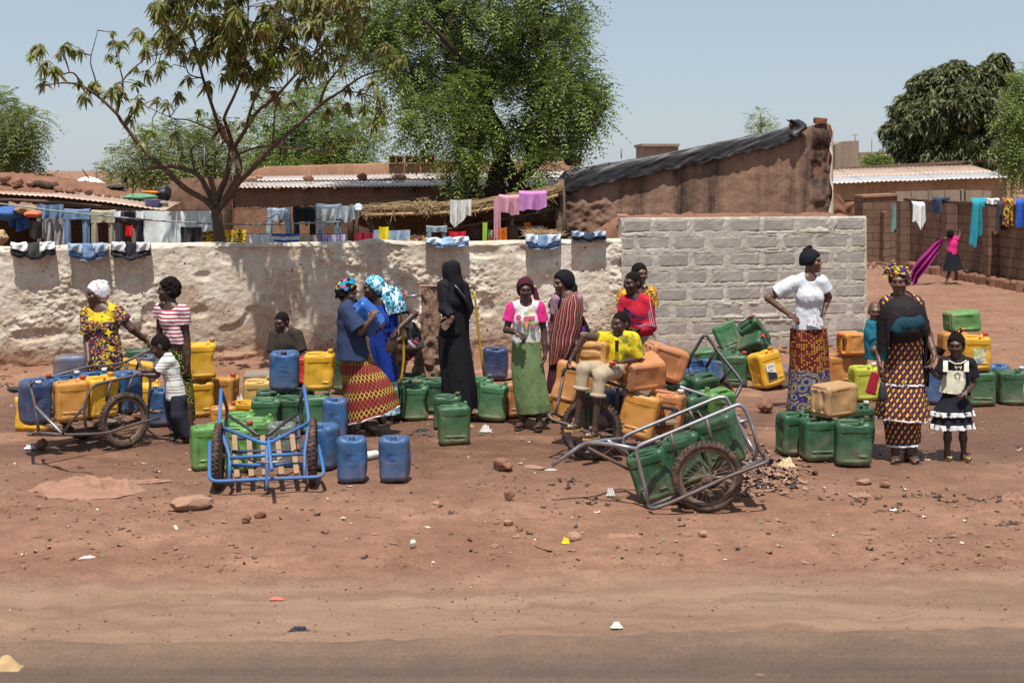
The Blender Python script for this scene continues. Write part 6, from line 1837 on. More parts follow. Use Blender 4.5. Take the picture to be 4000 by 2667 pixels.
# ---- right front cart
RY = 10.39
rc = thing('handcart',gp(2760,1960),'steel handcart leaning on its shafts with three green jerrycans, nearest the road','handcart','water handcarts')
def rconv(cx_,cy_,Y): return pt(2100 + cx_/1.96,1250 + cy_/1.96,Y)
wc = rconv(1300,1207,RY);wheel(rc,Vector((wc.x,RY,.262)),.262,(.05,-1,0),.06,30)
wheel(rc,Vector((wc.x + .03,RY + .68,.262)),.262,(.05,-1,0),.06,30)
NR,FR,OR_ = RY + .10,RY + .60,RY - .07
tubes(rc,[[(1735,1052,OR_ + .2),(1772,1080,OR_),(1440,1205,OR_),(1300,1272,OR_),(1010,1402,OR_),(880,1445,OR_),(852,1425,OR_ + .1)],
   [(852,1428,NR),(1040,1352,NR),(1300,1250,NR),(1740,1062,NR)],
   [(1750,1062,NR),(1690,985,NR),(1640,800,NR)]],rconv,RUSTY,.0150)
tubes(rc,[[(858,1425,NR),(800,1190,NR),(752,1000,NR),(775,960,NR),(1000,870,NR),(1500,660,NR),(1545,645,NR),(1590,680,NR),(1640,800,NR),(1695,990,NR),(1650,1075,NR + .1)],
   [(792,1412,FR),(735,1180,FR),(690,1040,FR),(650,925,FR),(670,885,FR),(900,790,FR),(1380,592,FR),(1440,590,FR),(1475,650,FR),(1560,840,FR),(1640,1010,FR)],
   [(110,1115,RY + .35),(350,945,RY + .35),(430,938,RY + .25),(600,955,RY + .15),(756,985,NR)],
   [(110,1115,RY + .35),(345,946,RY + .36),(530,918,RY + .5),(645,908,FR)],[(520,915,RY + .5),(600,960,RY + .5),(690,1040,FR)]],rconv,CHROME,.0150)
tubes(rc,[[(1290,742,NR),(1350,1000,NR)],[(1020,862,NR),(1062,1040,NR)],[(700,1080,FR),(860,1420,NR)],[(1300,1212,RY - .03),(1440,1200,OR_)],[(858,1425,NR),(792,1412,FR)],[(1160,685,FR),(1210,800,FR)]],rconv,RUSTY,.0140)
tubes(rc,[[(385,978,RY + .35),(720,1152,RY + .4)]],rconv,TIMBER,.013,'wooden_brace')
mb = MB();pc_ = rconv(1300,1215,RY - .05);m_ = Euler((0,math.radians(21),0)).to_matrix()
mb.box(pc_,(.07,.012,.055),m_);mb.tube([pc_ + Vector((0,-.03,0)),pc_ + Vector((0,.03,0))],.013,10);part('axle_plate',mb,RIM,rc,False)
for k in range(5):
 q = [rconv(930 + k*170,1405 - k*70,RY + .35)][0];mb = MB();mb.box(q + Vector((0,0,-.01)),(.09,.5,.018),m_);part('bed_slat',mb,mplain('worn_plank',(.20,.13,.085)),rc,False)
for (cx_,cy_,Y,lb,key) in [(955,1362,RY + .34,'green jerrycan at the low end of the front cart','A0'),(1215,1235,RY + .36,'green jerrycan in the middle of the front cart','A1'),(1470,1098,RY + .36,'green jerrycan at the raised end of the front cart','A2')]:
 q = rconv(cx_,cy_,Y)
 o = can(key,'green',0,0,0,'open',lb,pos=q,up=(-.33,.05,.94),xh=(.94,-.30,.33),s=1.08)
 o.location = q - o.rotation_euler.to_matrix() @ Vector((0,0,.0))
# ---- middle cart under the seated boy
mc = thing('handcart',gp(2420,1760),'dark steel handcart piled with orange jerrycans, a boy sitting on it','handcart','water handcarts')
MY = 12.28
wc = rconv(412,842,MY);wheel(mc,Vector((wc.x,MY,.268)),.268,(-.28,-1,0),.075,22,DARKTUBE,tread=.004)
wheel(mc,Vector((wc.x + .18,MY + .66,.268)),.268,(-.28,-1,0),.075,22,DARKTUBE,tread=.004)
tubes(mc,[[(205,755,MY + .1),(120,705,MY + .05),(82,725,MY - .05),(110,760,MY - .09),(240,803,MY - .1),(470,893,MY - .1),(640,960,MY - .08)],
   [(135,715,MY + .05),(165,600,MY + .1),(195,430,MY + .15)],[(760,925,MY + .05),(800,840,MY + .1),(935,822,MY + .2)]],rconv,RUSTY,.0150)
tubes(mc,[[(190,440,MY + .15),(205,375,MY + .15),(240,363,MY + .15),(330,392,MY + .13),(430,432,MY + .12),(560,485,MY + .10),(720,535,MY + .08),(800,600,MY + .08),(826,650,MY + .08),(815,760,MY + .08),(770,920,MY + .06)],
   [(828,635,MY + .08),(960,668,MY + .2),(1080,690,MY + .35),(1245,718,MY + .6)],[(612,520,MY + .1),(604,700,MY + .1)],
   [(1050,690,MY + .3),(985,770,MY + .2),(955,830,MY + .2)],[(1045,490,MY + .75),(1130,560,MY + .7),(1215,690,MY + .6),(1300,800,MY + .5)],[(640,400,MY + .75),(1045,490,MY + .75)]],rconv,DARKTUBE,.0150)
for k in range(5):
 mb = MB();q = rconv(480 + k*130,850,MY + .35);q.z = .30;mb.box(q,(.10,.55,.02));part('bed_slat',mb,mplain('worn_plank',(.20,.13,.085)),mc,False)
can('A2','amber',0,0,0,None,'amber jerrycan lying under the seated boy\'s arm, base to the road',pos=pt(2325,1431,12.50),up=(.35,.93,-.08),xh=(.98,-.3,.0),sc3=(1.02,.95,.9)).location.z += 0.0
can('A2','peach',0,0,0,None,'peach orange jerrycan lying across the load beside the boy, base to the left',pos=pt(2505,1525,12.50),up=(.88,.42,.05),xh=(-.3,.7,.2),sc3=(1.05,1.15,1.08))
can('A0','peach',0,0,0,None,'peach orange jerrycan lying behind the other one on the load',pos=pt(2590,1500,12.95),up=(.86,.30,-.30),xh=(.3,0,.9),sc3=(1.05,1.1,1.1))
can('A2','amber',0,0,0,None,'streaked orange jerrycan leaning in the middle cart',pos=pt(2500,1725,12.45),up=(.22,.05,.97),xh=(.92,-.3,-.2),s=1.12)
can('A0','peach',0,0,0,'white','peach jerrycan with a white cap at the right of the middle cart',pos=pt(2600,1700,12.75),up=(.10,.05,.98),xh=(.95,-.3,-.1),s=1.08)
can('A1','orange',0,0,0,None,'tall orange jerrycan leaning at the left of the middle cart',pos=pt(2232,1590,12.95),up=(.22,.1,.95),xh=(.4,.9,0),s=1.08)
can('B0','dblue',0,0,10,'white','dark blue jerrycan with white paint marks behind the big wheel',pos=pt(2410,1690,12.75),s=1.05)
can('A0','green',0,0,10,None,'dark green jerrycan in shade behind the seated boy\'s knees',pos=pt(2320,1680,12.95),s=1.0)
can('A0','amber',0,0,0,None,'orange jerrycan carrying the lying one under the boy\'s arm',pos=pt(2335,1570,13.1),z=.2,s=1.0)
# ---- tall framed cart behind
tc = thing('handcart',gp(2760,1720),'handcart with tall bent steel rails holding open green jerrycans, in front of the pile','handcart','water handcarts')
TY = 13.0
tubes(tc,[[(1068,345,TY + .5),(1185,262,TY + .5),(1265,125,TY + .5),(1292,112,TY + .5),(1362,215,TY + .45),(1555,455,TY + .2),(1562,490,TY + .15),(1480,640,TY)],
   [(1180,265,TY + .5),(1150,365,TY + .6)],[(1362,225,TY + .45),(1290,365,TY + .5)],[(1482,360,TY + .3),(1400,480,TY + .35)],[(1562,480,TY + .15),(1545,540,TY + .1),(1482,640,TY)],
   [(1100,525,TY - .1),(1150,575,TY - .1),(1215,690,TY - .15),(1200,760,TY - .1)],[(1480,640,TY),(1500,720,TY - .1),(1540,800,TY - .2)]],rconv,DARKTUBE,.0155)
tubes(tc,[[(1040,490,TY - .05),(1110,520,TY - .1),(1300,582,TY - .1),(1460,645,TY - .1)],[(1540,790,TY - .3),(1600,905,TY - .4),(1668,1015,TY - .5)],[(1470,680,TY - .1),(1600,826,TY - .2)],[(1505,788,TY - .2),(1615,765,TY - .2)]],rconv,CHROME,.0155)
q = rconv(1385,500,TY + .55);wheel(tc,Vector((q.x,q.y,.262)),.262,(.75,-.66,0),.06,20)
q = rconv(1110,730,TY - .02);wheel(tc,Vector((q.x,q.y,.262)),.262,(.75,-.66,0),.06,20)
for k in range(4):
 mb = MB();q = rconv(1150 + k*95,760,TY + .15);q.z = .28;mb.box(q,(.10,.5,.02),(0,0,.3));part('bed_slat',mb,mplain('worn_plank',(.20,.13,.085)),tc,False)
for (x_,y_,Y,colr,lb,cp) in [(2672,1440,TY + .42,'green','green jerrycan with a handle slot at the back left of the tall cart',None),(2735,1428,TY + .32,'green','green jerrycan with an open neck at the back of the tall cart','open'),(2716,1500,TY + .02,'green','green jerrycan with an open neck at the front of the tall cart','open'),(2795,1488,TY + .05,'lgreen','bright light green jerrycan with an open neck in the tall cart','open'),(2650,1560,TY - .02,'green','green jerrycan half hidden at the front left of the tall cart',None)]:
 q = pt(x_,y_ + 22,Y);can('A0',colr,0,0,0,cp,lb,pos=(q.x,q.y,q.z - .36),up=(.02,-.14,.98),xh=(-.85,-.45,0),s=1.02).location = Vector((q.x,q.y,q.z - .38))
# ================================================================ PEOPLE
def skin_mat(name,col):
 t = NT(name);c = t.co('Object')
 n = t.noise(c,12,4,.6);f = t.noise(c,90,3,.6)
 cc = t.mix(n,dk(col,.78),dk(col,1.22))
 return t.fin(cc,t.math('ADD',.40,t.math('MULTIPLY',f,.15)),t.bump(f,.12,.003),.45)
SKIN = skin_mat('dark_skin',(.082,.040,.027));SKIN2 = skin_mat('brown_skin',(.118,.058,.038));SKIN3 = skin_mat('deep_skin',(.062,.031,.022))
HAIR = mplain('black_hair',(.013,.0098,.009),.9,.3,40,1.0,130,.012,spec=.12)
EYEW = mplain('eye_white',(.30,.27,.24),.3,.05,5,0);EYEB = mplain('eye_dark',(.008,.006,.005),.2,.05,5,0)
NPV = lambda v: np.asarray(v[:],float)
class Person:
 def __init__(s,label,bx,by,yaw=0.0,skin=SKIN,k=1.0,d=None,z=0.0,conv=None,build=1.0):
  s.d = dep(by) if d is None else d
  s.ppm = F/s.d
  base = Vector(((bx - CX)*s.d/F,s.d,z))
  s.root = thing('person',base,label,'person')
  s.yaw = math.radians(yaw);s.k = k;s.build = build;s.skin = skin
  s.fw = np.array([math.sin(s.yaw),-math.cos(s.yaw),0]);s.rt = np.array([math.cos(s.yaw),math.sin(s.yaw),0])
  s.cs = conv or (1.0,0,0)
  s.prims = [];s.arms = [];s.legs = []
 def P(s,x,y,dy=0.0):
  sc_,ox,oy = s.cs
  return NPV(pt(ox + x/sc_,oy + y/sc_,s.d + dy))
 def head(s,x,y,yaw,pitch=0.0,roll=0.0,k=None,dy=0.0):
  s.hc = s.P(x,y,dy);s.hk = k or s.k
  a,b = math.radians(yaw),math.radians(pitch)
  f = np.array([math.sin(a)*math.cos(b),-math.cos(a)*math.cos(b),math.sin(b)])
  r = np.array([math.cos(a),math.sin(a),0.0]);u = np.cross(r,f)
  if u[2] < 0: u = -u
  if roll:
   q = math.radians(roll);r,u = r*math.cos(q) + u*math.sin(q),u*math.cos(q) - r*math.sin(q)
  s.hf,s.hr,s.hu = f,r,u
  return s
 def hp(s,r,f,u): return s.hc + (s.hr*r + s.hf*f + s.hu*u)*s.hk
 def torso(s,chest,pelvis,sa,sb,bust=0.0,belly=0.0):
  """chest, pelvis centres and the two shoulder points (x, y, dy)"""
  s.ch,s.pe,s.sa,s.sb = (s.P(*q) for q in (chest,pelvis,sa,sb));s.bust = bust;s.belly = belly
  return s
 def arm(s,sh,el,wr,hand,normal=(0,-1,0),curl=.35,th=None):
  s.arms.append([s.P(*sh),s.P(*el),s.P(*wr),s.P(*hand),np.asarray(normal,float),curl]);return s
 def leg(s,hip,kn,an,foot=0.0):
  s.legs.append([s.P(*hip),s.P(*kn),s.P(*an),math.radians(foot)]);return s
 def torso_prims(s,f,g=0.0,hem=None,hemr=None):
  k = s.k*s.build;fl = (s.fw,.74)
  up = (s.ch - s.pe)
  wa = s.pe + up*.42
  f.cone(s.pe,wa,.125*k + g,.105*k + g + s.belly,.05,flat=fl)
  f.cone(wa,s.ch,.105*k + g + s.belly*.5,.120*k + g,.05,flat=fl)
  n0 = (s.sa + s.sb)/2
  f.cone(s.ch,n0,.120*k + g,.085*k + g,.05,flat=fl)
  f.cone(s.sa,s.sb,.044*k + g,.044*k + g,.035)
  nk = n0 + np.array([0,0,.055*s.k])
  for q in (s.sa,s.sb): f.cone(q*.85 + n0*.15,nk*.75 + q*.25,.036*k + g*.8,.040*k + g*.6,.04)
  if s.bust:
   for q in (-1,1): f.ell(s.ch + s.rt*q*.055*k + s.fw*.060*k - np.array([0,0,.02]),np.array([.050,.044,.055])*s.bust*k + g,k=.06)
  return f
 def hand(s,f,wr,tip,nrm,curl,k):
  d = tip - wr;d /= max(np.linalg.norm(d),1e-6)
  n = nrm - d*(nrm @ d);n /= max(np.linalg.norm(n),1e-6);w = np.cross(d,n)
  A = np.stack([d,w,n])
  c = wr + d*.045*k
  f.ell(c,np.array([.050,.036,.018])*k,A,.014)
  for i,(o,L) in enumerate(((-.030,.062),(-.010,.072),(.010,.070),(.030,.054))):
   b = wr + (d*.082 + w*o)*k
   m = b + (d*math.cos(curl*.7) + n*math.sin(curl*.7) + w*o*2.5)*L*.5*k
   e = m + (d*math.cos(curl*2.0) + n*math.sin(curl*2.0) + w*o*1.5)*L*.5*k
   f.cone(b,m,.0095*k,.0088*k,.004);f.cone(m,e,.0088*k,.0072*k,.003)
  sgn = getattr(s,'thumb',1.0)
  b = wr + (d*.030 + w*.028*sgn)*k;m = b + (d*.6 + w*.75*sgn + n*.3)*.04*k;e = m + (d*.9 + w*.2*sgn + n*.25)*.032*k
  f.cone(b,m,.013*k,.010*k,.006);f.cone(m,e,.010*k,.008*k,.004)
 def body(s,bare_foot=True,h=.0068,ears=True):
  f = Fld(h);k = s.k
  s.torso_prims(f)
  nb = (s.sa + s.sb)/2 + np.array([0,0,.01])
  f.cone(nb,s.hp(0,-.02,-.06),.050*k,.046*k,.03)
  e = lambda r,ff,u,rad,kk=.012,sub=False: f.ell(s.hp(r,ff,u),np.asarray(rad)*s.hk,np.stack([s.hr,s.hf,s.hu]),kk,sub)
  e(0,-.012,.030,(.073,.092,.086),.02);e(0,.022,-.035,(.056,.066,.076),.03)
  e(0,.062,-.094,(.026,.024,.020),.02);e(0,.080,.026,(.050,.018,.014),.02)
  f.cone(s.hp(0,.088,.012),s.hp(0,.100,-.020),.009*s.hk,.0125*s.hk,.012)
  for q in (-1,1):
   e(q*.013,.094,-.026,(.010,.012,.009),.006);e(q*.042,.068,-.022,(.022,.018,.020),.02)
   e(q*.031,.101,.006,(.014,.014,.008),.012,True)
   if ears: e(q*.073,-.008,-.008,(.011,.020,.031),.008)
  e(0,.086,-.054,(.024,.012,.0085),.006);e(0,.083,-.070,(.022,.012,.0085),.006)
  for sh,el,wr,ti,nr,cu in s.arms:
   b = s.build if s.build < 1.1 else 1.08
   f.cone(sh,el,.046*k*b,.036*k*b,.03);f.cone(el,el*.35 + wr*.65,.037*k*b,.030*k,.012);f.cone(el*.35 + wr*.65,wr,.030*k,.024*k,.012)
   s.hand(f,wr,ti,nr,cu,k*1.0)
  for hi,kn,an,fo in s.legs:
   f.cone(hi,kn,.080*k*s.build,.052*k,.05);f.cone(kn,kn*.6 + an*.4,.050*k,.049*k,.02);f.cone(kn*.6 + an*.4,an,.049*k,.031*k,.02)
   fd = np.array([math.sin(fo),-math.cos(fo),0]);sd = np.array([math.cos(fo),math.sin(fo),0]);gz = np.array([0,0,1.0])
   f.cone(an,an - fd*.03*k - gz*.045*k,.033*k,.030*k,.02)
   f.ell(an + fd*.06*k - gz*.050*k,np.array([.040,.095,.027])*k,np.stack([sd,fd,gz]),.02)
   for q in range(5):
    tp = an + fd*(.150 - .012*q*(1 if q else 0))*k + sd*(-.034 + .0165*q)*k - gz*.062*k
    f.cone(tp - fd*.03*k,tp,.011*k if q else .014*k,.009*k if q else .012*k,.006)
  v,q = f.mesh()
  o = npart('body',v,q,s.skin,s.root)
  for m_,off,rad in ((EYEW,-.001,.0098),(EYEB,.0040,.0062)):
   mb = MB()
   for sg in (-1,1):
    c = Vector(s.hp(sg*.0305,.0765 + off,.005))
    mb.grid(lambda u,w: c + Vector(((s.hr*math.cos(u*6.2832) + s.hf*math.sin(u*6.2832))*math.sin(w*3.1416) + s.hu*math.cos(w*3.1416)*.8)*rad*s.hk),10,6,True)
   link('eyes' if m_ is EYEW else 'pupils',mb.mesh('eyes',ORG[s.root.name]),m_,o)
  s.bodyo = o
  return s
 def shell(s,name,mat,fn,h=.0078,wr=.0095,sc_=11,post=None):
  f = Fld(h);fn(f)
  if wr:
   o_ = s.hc*3.1
   f.post.append(lambda D,X,Y,Z: D + (wr*(1.5*np.abs(fbm(X*sc_*.8 + o_[0] + Z*3,Y*sc_*.8,Z*sc_*.6 + X*4,3)) - .35 + .5*fbm(X*sc_ + o_[0],Y*sc_,Z*sc_*.55,2))).astype(np.float32))
  if post: f.post.append(post)
  v,q = f.mesh()
  return npart(name,v,q,mat,s.root)
 def top(s,mat,hem,sleeves=(.55,.55),g=.014,hemr=None,neck=(.075,.03),name='shirt',sg=.012,hem_w=1.05,sleeve_mat=None,smatname='sleeve',bottom=None,drop=0.0):
  """shirt: hem = photo row where it ends; sleeves as a share of the upper arm (above 1 goes on to the wrist)"""
  k = s.k;hz_ = s.P(0,hem)[2]
  nb = (s.sa + s.sb)/2
  def slv(f,i):
   sh,el,wr_ = s.arms[i][:3];fr = sleeves[i] if i < len(sleeves) else 0
   if fr <= 0: return
   q = min(fr,1.0);e = sh + (el - sh)*q;dr = (el - sh)/np.linalg.norm(el - sh)
   if fr <= 1: f.cone(sh,e + dr*.03,.052*k + sg,.047*k + sg*1.5,.02,clip=[(e,dr)])
   else:
    f.cone(sh,el,.050*k + sg,.041*k + sg,.02);dr = (wr_ - el)/np.linalg.norm(wr_ - el);e = el + (wr_ - el)*(fr - 1)
    f.cone(el,e + dr*.02,.041*k + sg,.030*k + sg,.02,clip=[(e,dr)])
  def fn(f):
   s.torso_prims(f,g)
   hb = s.pe.copy();hb[2] = min(hz_ - .04,s.pe[2] - .02)
   if bottom is not None: hb[:2] = s.P(*bottom)[:2]
   f.cone(s.pe + (s.ch - s.pe)*.3,hb,.112*k*s.build + g + s.belly,(hemr or .125*hem_w)*k*s.build + g,.05,flat=(s.fw,.78))
   if sleeve_mat is None:
    for i in range(len(s.arms)): slv(f,i)
   if neck: f.ell(nb + np.array([0,0,.055*k]) + s.fw*neck[1]*k,np.array([neck[0],neck[0],.06])*k,k=.01,sub=True)
  def cut(D,X,Y,Z): return np.maximum(D,(hz_ - Z + .006*np.sin(X*23 + Y*17)).astype(np.float32))
  o = s.shell(name,mat,fn,post=cut)
  if sleeve_mat is not None:
   for i in range(len(s.arms)):
    s.shell(smatname,sleeve_mat,lambda f,i=i: slv(f,i))
  s.nbase = nb
  return o
 def trousers(s,mat,waist,ends=(.95,.95),g=.022,name='trousers',cuff=None):
  k = s.k;wz = s.P(0,waist)[2]
  def fn(f):
   f.cone(s.pe + np.array([0,0,.06*k]),s.pe - np.array([0,0,.02]),.125*k + g,.125*k + g,.05,flat=(s.fw,.8))
   for (hi,kn,an,fo),e in zip(s.legs,ends):
    f.cone(hi,kn,.088*k + g*.6,.060*k + g,.03);q = kn + (an - kn)*e;dr = (an - kn)/np.linalg.norm(an - kn)
    f.cone(kn,q + dr*.03,.058*k + g,.048*k + g,.02,clip=[(q,dr)])
  def cut(D,X,Y,Z): return np.maximum(D,(Z - wz).astype(np.float32))
  o = s.shell(name,mat,fn,wr=.007,sc_=11,post=cut if abs(s.ch[2] - s.pe[2]) > .1 else None)
  if cuff is not None:
   for (hi,kn,an,fo),e in zip(s.legs,ends):
    q = kn + (an - kn)*e;dr = Vector((an - kn)/np.linalg.norm(an - kn));mb = MB();qq = Vector(q)
    u_ = dr.orthogonal().normalized();w_ = dr.cross(u_);R_c = .048*k + g + .004
    mb.tube([qq + (u_*math.cos(a*.3491) + w_*math.sin(a*.3491))*R_c for a in range(18)],.017,8,closed=True);part('cuff',mb,cuff,s.root)
  return o
 def loft(s,rows,mat,name='skirt',ratio=.72,folds=9,amp=.035,dy=0.0,n=84,nv=52,seed=0,cap=True,top_amp=.15,maxb=None,yaw=None):
  """cloth tube through photo outline rows ((xl,yl),(xr,yr)[,dy[,ratio]]) at the person's depth"""
  amp = amp*1.35;rs_ = np.random.RandomState(seed + 5);ph = rs_.uniform(0,6.28,6)
  C,Hh,Bb = [],[],[]
  for r in rows:
   (xl,yl),(xr,yr) = r[0],r[1];q = dy + (r[2] if len(r) > 2 else 0.0)
   a,b = s.P(xl,yl,q),s.P(xr,yr,q)
   C.append((a+b)/2);Hh.append((b-a)/2);Bb.append(np.linalg.norm(b-a)/2*(r[3] if len(r) > 3 else ratio))
  C,Hh,Bb = np.array(C),np.array(Hh),np.array(Bb)
  if maxb: Bb = np.minimum(Bb,maxb)
  m = len(rows);tt = np.linspace(0,m-1,nv+1)
  def ip(A):
   A = np.asarray(A);out = []
   for t in tt:
    i = min(int(t),m-2);u = t - i
    p0,p1,p2,p3 = A[max(i-1,0)],A[i],A[i+1],A[min(i+2,m-1)]
    out.append(.5*((2*p1) + (p2-p0)*u + (2*p0-5*p1+4*p2-p3)*u*u + (3*p1-p0-3*p2+p3)*u**3))
   return np.array(out)
  C,Hh,Bb = ip(C),ip(Hh),ip(Bb)
  th = np.linspace(0,2*np.pi,n,endpoint=False)
  V,UVs = [],[]
  circ = np.mean(np.linalg.norm(Hh,axis=1))*2*np.pi*.86
  for j in range(nv+1):
   v = j/nv;A = amp*(top_amp + (1-top_amp)*v**.8)
   drift = .7*v
   g = 1 + A*(np.sin(folds*th + ph[0] + drift) + .6*np.sin((folds*2-3)*th + ph[1] - 1.5*v) + .5*np.sin((folds//2+1)*th + ph[2] + 2*v)) + 1.0*(.022*fbm(np.cos(th)*3 + v*2,np.sin(th)*3 + v*9,seed + .5,3) + .020*np.abs(fbm(np.cos(th)*2.2 + 4,np.sin(th)*2.2 + v*5,seed + 3.5,2)) - .008)*(.35 + v)
   R_ = C[j][None] + np.cos(th)[:,None]*Hh[j][None]*g[:,None] - np.sin(th)[:,None]*np.array([[0,1,0]])*Bb[j]*g[:,None]
   V.append(R_);UVs.append(np.stack([th/(2*np.pi)*circ,np.full(n,C[j][2])],1))
  V = np.concatenate(V);UVs = np.concatenate(UVs)
  ii,jj = np.meshgrid(np.arange(n),np.arange(nv));ii,jj = ii.ravel(),jj.ravel();i2 = (ii+1) % n
  Q = np.stack([jj*n+ii,(jj+1)*n+ii,(jj+1)*n+i2,jj*n+i2],1)
  if cap:                                     # turn the hem inward so it reads as cloth with an inside
   b = len(V);lastc = V[-n:].mean(0)
   V = np.concatenate([V,V[-n:]*.97 + lastc*.03 + np.array([0,0,.012]),V[:n]*.3 + V[:n].mean(0)*.7 + np.array([0,0,.004])]);UVs = np.concatenate([UVs,UVs[-n:],UVs[:n]])
   k0 = np.arange(n);k1 = (k0+1) % n
   Q = np.concatenate([Q,np.stack([b-n+k0,b+k0,b+k1,b-n+k1],1),np.stack([b+n+k0,k0,k1,b+n+k1],1)])
  return npart(name,V,Q,mat,s.root,UVs)
 def hair(s,mat=HAIR,g=.008,line=.035,back=-.08,name='hair',rough=.006,freq=45):
  def fn(f):
   f.ell(s.hp(0,-.014,.032),np.array([.073 + g,.092 + g,.086 + g])*s.hk,np.stack([s.hr,s.hf,s.hu]),.01)
   f.ell(s.hp(0,-.035,-.01),np.array([.066 + g,.070 + g,.075])*s.hk,np.stack([s.hr,s.hf,s.hu]),.02)
  c = s.hp(0,.06,line);nn = s.hf*.80 - s.hu*.60        # cut away the face
  def cut(D,X,Y,Z):
   pl = (X-c[0])*nn[0] + (Y-c[1])*nn[1] + (Z-c[2])*nn[2]
   c2 = s.hp(0,0,back);p2 = -((X-c2[0])*s.hu[0] + (Y-c2[1])*s.hu[1] + (Z-c2[2])*s.hu[2])
   D = np.maximum(np.maximum(D,pl.astype(np.float32)),p2.astype(np.float32))
   return D + (rough*fbm(X*freq,Y*freq,Z*freq,2)).astype(np.float32)
  return s.shell(name,mat,fn,h=.0062,wr=0,post=cut)
 def wrap(s,mat,extra=(),g=.014,line=.040,tilt=.62,back=-.075,name='headscarf',wr=.006):
  """cloth wound round the head; extra = more lumps (r, f, u, radii)"""
  def fn(f):
   A = np.stack([s.hr,s.hf,s.hu])
   f.ell(s.hp(0,-.014,.034),np.array([.075 + g,.094 + g,.088 + g])*s.hk,A,.01)
   f.ell(s.hp(0,-.035,-.01),np.array([.068 + g,.072 + g,.078])*s.hk,A,.02)
  c = s.hp(0,.065,line);nn = s.hf*.80 - s.hu*tilt
  def cut(D,X,Y,Z):
   pl = (X-c[0])*nn[0] + (Y-c[1])*nn[1] + (Z-c[2])*nn[2]
   c2 = s.hp(0,0,back);p2 = -((X-c2[0])*s.hu[0] + (Y-c2[1])*s.hu[1] + (Z-c2[2])*s.hu[2])
   D = np.maximum(np.maximum(D,pl.astype(np.float32)),p2.astype(np.float32))
   for (r,ff,u,rad) in extra:
    q = s.hp(r,ff,u);rr = np.asarray(rad)*s.hk
    px,py,pz = X-q[0],Y-q[1],Z-q[2]
    a = (px*s.hr[0]+py*s.hr[1]+pz*s.hr[2])/rr[0];b = (px*s.hf[0]+py*s.hf[1]+pz*s.hf[2])/rr[1];e = (px*s.hu[0]+py*s.hu[1]+pz*s.hu[2])/rr[2]
    D = np.minimum(D,((np.sqrt(a*a+b*b+e*e) - 1)*rr.min()).astype(np.float32))
   return D + (wr*np.abs(fbm(X*22,Y*22,Z*30,2)) - wr*.4).astype(np.float32)
  def fn2(f):
   fn(f)
   for (r,ff,u,rad) in extra: f.ell(s.hp(r,ff,u),np.asarray(rad)*s.hk*.8,np.stack([s.hr,s.hf,s.hu]),.01)
  return s.shell(name,mat,fn2,h=.0065,wr=0,post=cut)
 def sheet(s,pts_,mat,name='cloth',folds=3,amp=.015,nu=20,nv=14,th=.006,seed=0):
  """free cloth flap over a grid of control points [[(x,y,dy),...],...]"""
  G = np.array([[s.P(*q) for q in row] for row in pts_]);R_,C_ = G.shape[:2]
  mb = MB()
  def at(u,v,sg):
   a = u*(C_-1);b = v*(R_-1);i = min(int(a),C_-2);j = min(int(b),R_-2);fu,fv = a-i,b-j
   fu = fu*fu*(3-2*fu)*.5 + fu*.5
   p = (G[j,i]*(1-fu) + G[j,i+1]*fu)*(1-fv) + (G[j+1,i]*(1-fu) + G[j+1,i+1]*fu)*fv
   w = amp*(math.sin(folds*6.28*u + seed + 1.2*v) + .5*math.sin(folds*11*u + 2*seed))
   return (Vector(p) + Vector((0,w + sg*th/2,0)),(u*.5,p[2]))
  mb.grid(lambda u,v: at(u,v,-1),nu,nv);mb.grid(lambda u,v: at(u,v,1),nu,nv)
  return part(name,mb,mat,s.root)
 def collar(s,mat,r=.062,t_=.013,name='collar'):
  c = (s.sa + s.sb)/2 + np.array([0,0,.030*s.k]);mb = MB();k = s.k
  pts_ = []
  for q in range(22):
   a = q*2*math.pi/22;o_ = s.rt*math.cos(a)*r*1.05 + s.fw*math.sin(a)*r*1.05
   pts_.append(Vector(c + o_*k + np.array([0,0,(.012 - .028*max(0,math.sin(a)))*k])))
  mb.tube(pts_,t_*k,8,closed=True);return part(name,mb,mat,s.root)
 def sandals(s,sole=None,strap=None):
  sole = sole or mplain('dark_rubber_sole',(.05,.04,.035),.9,.3,12,.3,60,dust=.5);strap = strap or sole
  for hi,kn,an,fo in s.legs:
   fd = Vector((math.sin(fo),-math.cos(fo),0));sd = Vector((math.cos(fo),math.sin(fo),0));k = s.k
   c = Vector(an) + fd*.05*k;zf = an[2] - .078*k
   mb = MB();ring = []
   for q in range(20):
    a = q*.31416;L_s = .135*k;w = (.045 if math.cos(a) > 0 else .034)*k
    ring.append(c + fd*math.cos(a)*L_s + sd*math.sin(a)*w)
   vs = [Vector((p.x,p.y,zf + dz)) for dz in (-.012,.004) for p in ring]
   mb.add(vs,[tuple(range(19,-1,-1)),tuple(range(20,40))] + [(q,(q+1) % 20,20+(q+1) % 20,20+q) for q in range(20)])
   o = part('sandal',mb,sole,s.root,False)
   mb = MB()
   for sg in (-1,1):
    a0 = c + fd*.085*k;b0 = c + sd*sg*.042*k + fd*.01*k
    mb.tube([Vector((a0.x,a0.y,zf + .045*k)),Vector(((a0+b0)/2)[:2] + (zf + .052*k,)),Vector((b0.x,b0.y,zf))],.0065*k,6)
   part('strap',mb,strap,o)
